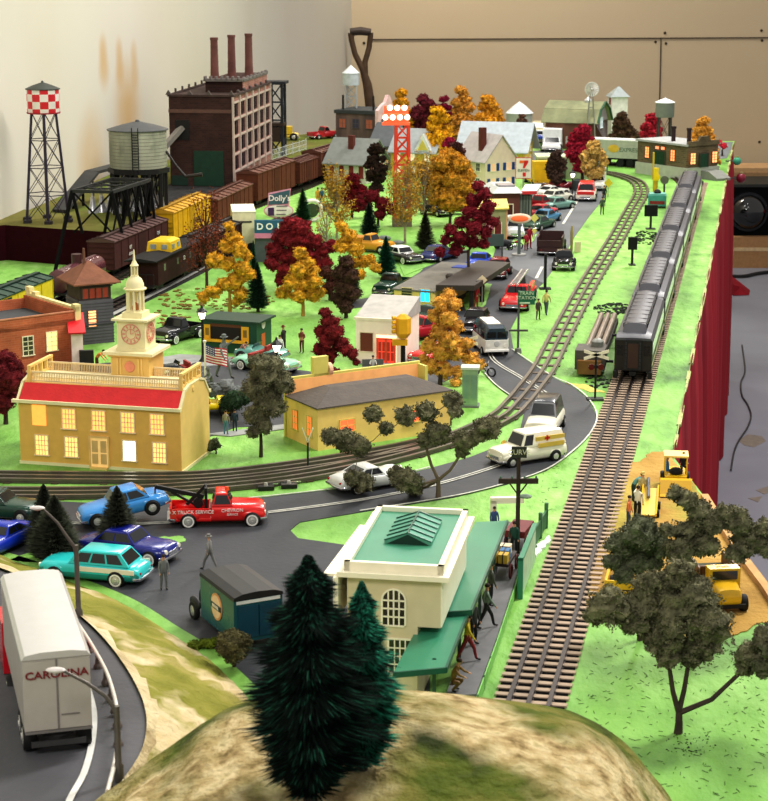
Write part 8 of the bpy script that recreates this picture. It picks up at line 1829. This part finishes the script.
# shovel against the back wall
t = thing('shovel_handle', 'old wooden D-grip shovel handle leaning in the room corner', 'shovel', (0, 0, 0)); YS = 420.
def sp(x, y): return AT(x, y, YS)
o0 = Vector(sp(372, 110)); t.location = o0*K; L = lambda p: tuple(Vector(p)-o0); wd = M((84, 64, 46), rough=.7, var=.25, ns=.6)
MB().tube([L(sp(371, 112)), L(sp(367.5, 85)), L(sp(363, 70)), L(sp(355, 54)), L(sp(351.5, 40)), L(sp(351, 33))], [1.1, 1.0, .7, .6, .6, .7], 8).build('handle', wd, t, smooth=60)
MB().tube([L(sp(365, 76)), L(sp(365, 62)), L(sp(369, 48)), L(sp(370.5, 36)), L(sp(370, 33))], [.7, .6, .6, .6, .7], 8).build('handle_fork', wd, t, smooth=60)
MB().tube([L(sp(350, 32)), L(sp(361, 31)), L(sp(371, 32.5))], [.8, .9, .8], 8).build('grip', M((60, 48, 40), rough=.6), t, smooth=60)
bl = sp(372, 110); MB().loft([[(-2.2, -.4, 0), (2.2, -.4, 0), (2.2, .4, 0), (-2.2, .4, 0)], [(-1.2, -.6, -12), (1.2, -.6, -12), (1.2, .3, -12), (-1.2, .3, -12)]][::-1]).build('shaft_socket', M((70, 66, 62), rough=.5, metal=.5), t)
tb2 = MB(); tb2.loft([[(-4, -.8, -44), (4, -.8, -44), (4, .4, -44), (-4, .4, -44)], [(-4.5, -.8, -20), (4.5, -.8, -20), (4.5, .4, -20), (-4.5, .4, -20)], [(-1.3, -.6, -12), (1.3, -.6, -12), (1.3, .3, -12), (-1.3, .3, -12)]]).build('blade', M((80, 76, 70), rough=.5, metal=.5), t)
# ---------------- right side of the room
YF = G(752, 268, -36)[1]
def wp_(x, y, yy): return AT(x, y, yy)
a = wp_(733, 268, YF); b = wp_(810, 268, YF); zt = wp_(752, 237, YF)[2]
t = thing('cardboard_box', 'brown cardboard box on the floor under the black case', 'box', (a[0], a[1], -36)); cb = M((168, 128, 88), rough=.85, var=.1); w_ = b[0]-a[0]
MB().box(0, w_, 0, 15, 0, zt+36).build('carton', cb, t); MB().box(0, w_, -.1, 0, (zt+36)*.55, (zt+36)*.66).build('tape', M((206, 180, 140), rough=.4), t)
zc = wp_(752, 187, YF+2)[2]; t = thing('equipment_case', 'black case with a big glossy round lens on top of the cardboard box', 'case', (a[0]-1.0, YF+2, zt), 0)
MB().box(0, w_+2, 0, 14, 0, zc-zt).build('case_body', M((12, 12, 13), rough=.9, spec=.1), t); ce = wp_(750, 213, YF); MB().ell((ce[0]-a[0]+1.0, -.5, ce[2]-zt), (3.6, 2.6, 3.6), 28, 16).build('lens_dome', M((10, 10, 14), rough=.05, spec=.9), t, smooth=60)
MB().lathe([(4.1, 0), (4.3, .4), (4.1, .8), (3.6, .8)], 28).xf(rx=PI/2, t=(ce[0]-a[0]+1.0, .2, ce[2]-zt)).build('lens_ring', M((24, 24, 28), rough=.15), t, smooth=40)
MB().cyl((ce[0]-a[0]+5, -1.5, ce[2]-zt+.3), (ce[0]-a[0]+7.5, -1.5, ce[2]-zt), .5, n=10).build('red_plug', M((206, 60, 70)), t, smooth=40); MB().box(0, w_+2, -.3, 14.2, zc-zt, zc-zt+.6).build('case_lid', M((40, 42, 40), rough=.6), t)
t = thing('cardboard_box', 'tall tan cardboard carton standing behind the black case', 'box', (a[0]+2, YF+18, -36)); zz = wp_(760, 168, YF+18)[2]+36; MB().box(0, w_+6, 0, 10, 0, zz).build('carton', M((196, 160, 118), rough=.85, var=.08), t); MB().box(0, w_+6, -.1, 0, zz*.93, zz*.95).build('tape', M((176, 140, 100)), t)
# cables
def cable(name, label, px, z, r=.25, col=(20, 20, 22), y=None):
    pts = [Vector(G(x, yy, z)) if y is None else Vector(AT(x, yy, y)) for x, yy in px]; pa = smooth_path(pts, 6); tag(MB().tube([tuple(p) for p in pa], r, 6).build(name, M(col, rough=.5), smooth=60), label, 'cable')
cable('power_cable', 'thick black cable lying on the floor in front of the cardboard box', [(731, 276), (745, 276), (760, 273), (790, 270)], -35.6, .35)
cable('thin_cable', 'thin dark cable looping on the grey floor beside the curtain', [(742, 345), (745, 370), (741, 382), (742, 395), (748, 405), (751, 416), (747, 428), (739, 440), (734, 452), (731, 470)], -35.8, .12, (40, 40, 44))
# red cloth scrap
A = G(733, 296, -36); t = MB(); m = MB(); rg = random.Random(4); ring = []
m.loft([[(0, 0, .1), (3.2, .6, .1), (4.4, 6, .1), (0, 9, .1)], [(0, .5, 2.2), (1.6, 1.5, 1.6), (2.6, 5, 1.2), (0, 8, 3.4)]]); o = m.build('red_cloth', cur, loc=A); tag(o, 'crumpled end of red cloth lying on the floor beside the curtain', 'cloth')
# trinkets hanging at the board's far right edge
for lb, px, c_, r_ in (('round teal bauble at the far right edge of the board', (737, 161), (60, 150, 120), .6), ('dark red ornament below the teal bauble at the board edge', (741, 178), (120, 30, 50), .7)):
    p = AT(*px, 268); t = thing('ornament', lb, 'ornament', p); MB().ell((0, 0, 0), r_, 12, 8).build('bauble', M(c_, rough=.3), t, smooth=60); MB().lathe([(.3, r_*.9), (.3, r_*1.2), (.01, r_*1.25)], 8).build('cap', M((180, 170, 120), metal=.5, rough=.3), t)
    MB().beam((-1.6, 0, 0), (0, 0, 0), .15).build('hook', M((90, 90, 90)), t)
# ---------------- street furniture left overs
B = G(497, 225); t = thing('shop_building', 'brown-roofed shop with curved white canopy below the tall shop sign', 'building', G(494, 226), .1); h = H2(*G(494, 226)[:2], 193)
MB().box(0, 2.8, 0, 7, 0, h).build('wall', M((104, 60, 50), rough=.8, var=.15), t); MB().loft([[(-.3, -.5, h), (3.0, -.5, h), (3.0, 7, h), (-.3, 7, h)], [(.4, .3, h+.5), (2.6, .3, h+.5), (2.6, 6, h+.5), (.4, 6, h+.5)]]).build('roof', M((190, 194, 190), rough=.5), t); MB().box(.6, 2.4, 1.0, 3.2, h+.45, h+.7).build('roof_plate', M((150, 146, 150), rough=.3), t)
MB().box(2.8, 4.2, .5, 3.4, 0, h*.9).build('gated_front', ramp_mat([(.35, (40, 44, 40)), (.65, (130, 140, 126))], 1.2, 2, .7, stretch=(4, 4, .1)), t); door(t, 1.4, 0, .1, 1.2, 2.2, (84, 40, 34))
m = MB(); m.panel((2.9, 0, h*.95), (4.6, 0, h*.95), (6.2, 6, h*.95), (4.4, 6, h*.95), .35); m.build('awning', M((222, 222, 216)), t); MB().box(2.9, 4.6, -.1, 0, h*.95-.0, h*.95+.35).build('awning_edge', M((196, 50, 54)), t)
t = thing('shop_building', 'small yellow-roofed diner with orange striped side beside the shops', 'building', G(476, 243), .15); t.scale = (.68, .85, .9); h = H2(*G(476, 243)[:2], 206)
MB().box(0, 4.6, 0, 5, 0, h).build('wall', M((150, 150, 110), rough=.8), t); m = MB(); m.panel((-.3, -.3, h), (4.9, -.3, h), (6.0, 5.2, h+.4), (.6, 5.2, h+.4), .15); m.build('roof', M((226, 206, 110), rough=.5), t); m = MB(); m.box(4.6, 4.75, 0, 5, 0, h); m.build('side_wall', M((216, 150, 110)), t)
for i in range(3): MB().box(4.75, 4.8, .4+1.5*i, 1.3+1.5*i, 1, h*.8).build('side_window', M((40, 44, 44)), t)
MB().ell((1.9, -.6, h*.55), (.75, .4, .8), 10, 6).build('pink_awning', M((216, 130, 150)), t)
door(t, 3.3, 0, 0, 1, 2.2, (120, 34, 34))
t = thing('storage_shed', 'pale green-grey low box shed beyond the parked cars', 'building', G(561, 180), 0); MB().box(-3, 3.6, 0, 4, 0, 2.8).build('wall', M((150, 166, 130)), t); MB().box(-3.2, 3.8, -.2, 4.2, 2.8, 3.05).build('roof', M((190, 200, 170)), t); MB().box(-.6, .6, -.06, 0, 0, 2).build('door', M((90, 100, 84)), t)
for i, (px, c_, lb) in enumerate([((503, 249), (30, 32, 36), 'dark motor scooter at the street corner under the grey billboard'), ((577, 191), (60, 70, 70), 'dark bin beside the far lamp post')]):
    t = thing('refuse_bin' if i else 'scooter', lb, 'bin' if i else 'scooter', G(*px), 0); MB().lathe([(.4, 0), (.5, .1), (.55, 1.3), (.3, 1.5)], 10).build('body', M(c_), t) if i else (MB().ell((0, 0, .6), (.9, .35, .4), 10, 6).build('body', M(c_), t), [MB().cyl((x, -.1, .3), (x, .1, .3), .3, n=10).build('wheel', TYRE, t) for x in (-.6, .6)])
# bench and oddments by the shop
B = G(373, 374); t = thing('bench', 'small grey bench with a figure on it in front of the white shop', 'bench', B, .05); t['label'] = 'small grey bench in front of the white shop'
MB().box(-.75, .75, -.3, .3, .42, .52).build('seat', M((104, 108, 106)), t); MB().box(-.75, .75, .26, .34, .5, 1.0).build('backrest', M((104, 108, 106)), t)
for x in (-.6, .6): MB().box(x-.06, x+.06, -.25, .25, 0, .42).build('leg', M((70, 74, 72)), t)
# rocks at hills foot
for lb, px, r_ in (('small pale stone lying by the base of the lattice tower', (398, 244), .5), ('grey stone on the lawn under the pine by the lattice tower', (384, 240), .6)):
    t = MB(); m = MB().ell((0, 0, r_*.3), (r_*1.2, r_, r_*.5), 8, 6); o = m.build('stone', rockm, loc=G(*px)); tag(o, lb, 'stone')
# ================================================================ people
TA = (120, 122, 118)
person('grey-suited man walking with a small case on the asphalt lot', (210, 570), (130, 130, 126), (110, 110, 108), 'walk', face=2.6, hair=(70, 66, 60), hat=((120, 120, 116), 'brim'))
person('thin grey-suited person standing behind the rear bumper of the teal wagon', (164, 590), (116, 120, 118), (104, 108, 106), 'stand', face=-1.2)
person('man in blue shirt with tan backpack standing near the town hall', (226, 435), (150, 140, 130), (84, 130, 160), 'stand', face=1.4, h=1.6)
person('dark suited figure beside the man with the tan backpack', (235, 432), (30, 50, 66), (30, 44, 58), 'stand', face=1.6, h=1.45)
person('worker in orange shirt sweeping beside the brick building', (97, 371), (216, 130, 60), (90, 44, 36), 'bend', face=-.2)
pm2 = [((490, 606), (90, 96, 84), (40, 44, 48), 'stand', 'man in grey-green coat farthest along the platform edge', 0.3),
       ((486, 628), (120, 140, 124), (30, 32, 34), 'walk', 'man in pale grey coat striding on the platform', 0.1),
       ((473, 645), (44, 48, 50), (34, 36, 40), 'stand', 'dark suited man under the canopy edge behind the striding man', -.6),
       ((467, 661), (212, 190, 40), (136, 40, 44), 'walk', 'woman in yellow top and red trousers on the platform', -.2),
       ((452, 691), (130, 96, 40), (110, 80, 36), 'crouch', 'person in brown clothes nearest under the lower canopy', -.4)]
for px, s_, p_, ps, lb, fc in pm2: person(lb, px, s_, p_, ps, face=fc, z=HPf, h=2.05)
person('small figure in blue standing under the cream arch', (494, 536), (60, 80, 130), (60, 50, 44), 'stand', face=-1.4, h=1.6)
person('porter in dark green beside the baggage cart', (514, 556), (24, 70, 56), (20, 24, 26), 'stand', face=-1.8, z=HPf)
# baggage cart
t = thing('baggage_cart', 'dark baggage cart loaded with yellow and blue boxes on the platform', 'cart', G(501, 572, HPf), PI/2-.25); MB().box(-1.1, 1.1, -.55, .55, .62, .74).build('bed', M((40, 26, 26)), t)
for x in (-.75, .75):
    for y in (-.6, .6): m = MB(); m.tube([(x+.32*math.cos(a*PI/8), y, .34+.32*math.sin(a*PI/8)) for a in range(17)], .05, 6); m.build('wheel', M((90, 26, 30)), t)
MB().tube([(-1.1, 0, .6), (-1.9, 0, .1)], .05, 6).build('handle', M((50, 50, 54)), t)
for i, (x, y, c_, lb) in enumerate([(-.75, -.25, (212, 176, 70), 'yellow parcel at the near left of the baggage cart'), (-.75, .25, (206, 170, 64), 'yellow parcel at the near right of the baggage cart'), (-.1, -.2, (70, 120, 170), 'blue parcel in the middle of the baggage cart'), (.6, 0, (230, 210, 180), 'cream parcel at the far end of the baggage cart')]):
    yw = PI/2-.25; b0 = G(501, 572, HPf); t = thing('parcel', lb, 'parcel', (b0[0]+x*math.cos(yw)-y*math.sin(yw), b0[1]+x*math.sin(yw)+y*math.cos(yw), HPf+.745), yw, 'parcels on the baggage cart'); w_ = .22 if i < 3 else .35
    MB().box(-.26, .26, -w_, w_, 0, .42).build('box', M(c_, rough=.6), t); MB().box(-.27, .27, -.03, .03, -.0, .43).build('strap', M((60, 50, 44)), t)
t = thing('baggage_cart', 'second dark red baggage cart at the far end of the platform', 'cart', G(519, 544, HPf), PI/2-.3); MB().box(-1, 1, -.5, .5, .62, .95).build('bed', M((110, 30, 34)), t)
for x in (-.65, .65):
    for y in (-.5, .5): MB().cyl((x, y-.04, .32), (x, y+.04, .32), .32, n=12).build('wheel', M((60, 24, 26)), t)
person('man in blue overalls standing beside the yellow loader', (666, 488), (40, 110, 170), (40, 90, 140), 'stand', face=0, h=1.9)
person('worker in green and blue clothes bending by the track', (633, 502), (90, 140, 130), (30, 54, 40), 'bend', face=.4)
person('worker in tan shirt and pale cap behind the white-shirted man', (642, 504), (190, 176, 120), (120, 110, 70), 'stand', face=-1.5, hat=((206, 186, 110), 'cap'))
person('man in white shirt and black trousers with raised arm at the dig', (637, 522), (216, 214, 190), (18, 18, 18), 'point', face=1.2, h=2.0)
person('worker in orange vest and blue jeans nearest the straight track', (628, 528), (206, 120, 70), (50, 70, 100), 'stand', face=-.4)
person('person in pale yellow shirt walking on the green by the street', (546, 315), (196, 186, 110), (70, 80, 90), 'walk', face=1.2, h=2.1)
person('person in dark brown clothes left of the one in pale yellow', (538, 320), (70, 56, 50), (70, 50, 50), 'stand', face=-1.2)
person('person in green standing at the right kerb by the emergency van', (602, 215), (60, 80, 56), (44, 60, 50), 'stand', face=-1.5, h=2.1)
person('man in dark clothes beside the white wrecker truck', (604, 202), (30, 34, 40), (30, 30, 36), 'stand', face=-1.5, h=2)
person('person in red and white standing beside the garage canopy', (476, 308), (150, 30, 34), (160, 30, 40), 'stand', face=-.5, h=2.3)
person('person in dark blue behind the one in red and white', (481, 298), (30, 44, 90), (24, 30, 60), 'stand', face=-.5, h=2.1)
person('person in crimson robe standing at the street corner', (529, 249), (150, 24, 44), (140, 24, 40), 'stand', face=-1, h=2.4)
person('shorter person in crimson robe at the street corner, left one', (526, 251), (160, 30, 50), (140, 24, 40), 'stand', face=-2, h=1.9)
person('person in yellow standing on the far lawn beside the freight cars', (318, 206), (206, 160, 40), (190, 140, 40), 'stand', face=-1.5, h=2.2)
person('person in teal standing on the far lawn right of the one in yellow', (322, 206), (40, 90, 110), (30, 60, 80), 'stand', face=-1.5, h=2.2)
person('person in dark hat at the right end of the lunch stand', (284, 352), (40, 34, 34), (60, 50, 50), 'stand', face=2.6, h=2.0, hat=((110, 60, 30), 'brim'))
person('person in white shirt behind the mint green car', (280, 360), (210, 210, 206), (40, 40, 44), 'stand', face=-1.2, h=1.9)
person('woman in brown-red dress left of the red tree', (302, 353), (120, 60, 44), (90, 36, 36), 'hips', face=-2, h=1.9)
person('person in pale clothes sitting on the grey bench', (373, 373), (196, 196, 190), (150, 150, 146), 'sit', face=-1.5, h=1.75)
person('person bending behind the mint green car near the statue', (241, 360), (170, 120, 110), (150, 150, 150), 'bend', face=-.5, h=1.6)
person('person in blue standing at the corner of the engine house', (714, 176), (40, 60, 110), (40, 50, 90), 'stand', face=-1.2, h=2.3)
person('person seated at the wheel of the yellow loader', (683, 474), (30, 30, 34), (40, 40, 44), 'sit', face=-1.6, z=.9, h=1.7)
# ================================================================ every separate piece of these parts becomes a part of its own
SPLIT = ('canopy_post', 'finial', 'fender', 'wheel_arch', 'support_post', 'footing', 'ramp_post', 'roof_seam', 'locker', 'end_window', 'diaphragm', 'support', 'small_window', 'clerestory_vent')
cache = {}
def islands(me):
    par = list(range(len(me.vertices)))
    def f(a):
        while par[a] != a: par[a] = par[par[a]]; a = par[a]
        return a
    for e in me.edges:
        a, b = f(e.vertices[0]), f(e.vertices[1])
        if a != b: par[a] = b
    g = {}
    for p in me.polygons: g.setdefault(f(p.vertices[0]), []).append(p)
    out = []
    for ps in g.values():
        ids = sorted({v for p in ps for v in p.vertices}); mp = {v: i for i, v in enumerate(ids)}
        m2 = bpy.data.meshes.new(me.name); m2.from_pydata([tuple(me.vertices[v].co) for v in ids], [], [[mp[v] for v in p.vertices] for p in ps])
        for mt in me.materials: m2.materials.append(mt)
        m2.polygons.foreach_set('use_smooth', [p.use_smooth for p in ps]); m2.update(); out.append(m2)
    return out
for o in list(bpy.data.objects):
    if o.type == 'MESH' and o.name.split('.')[0] in SPLIT and o.parent:
        if o.data.name not in cache: cache[o.data.name] = islands(o.data)
        isl = cache[o.data.name]
        if len(isl) < 2 or len(isl) > 60: continue
        nm = o.name.split('.')[0]
        for q in isl[1:]:
            c = bpy.data.objects.new(nm, q); COL.objects.link(c); c.parent = o.parent; c.location = o.location; c.rotation_euler = o.rotation_euler
        o.data = isl[0]
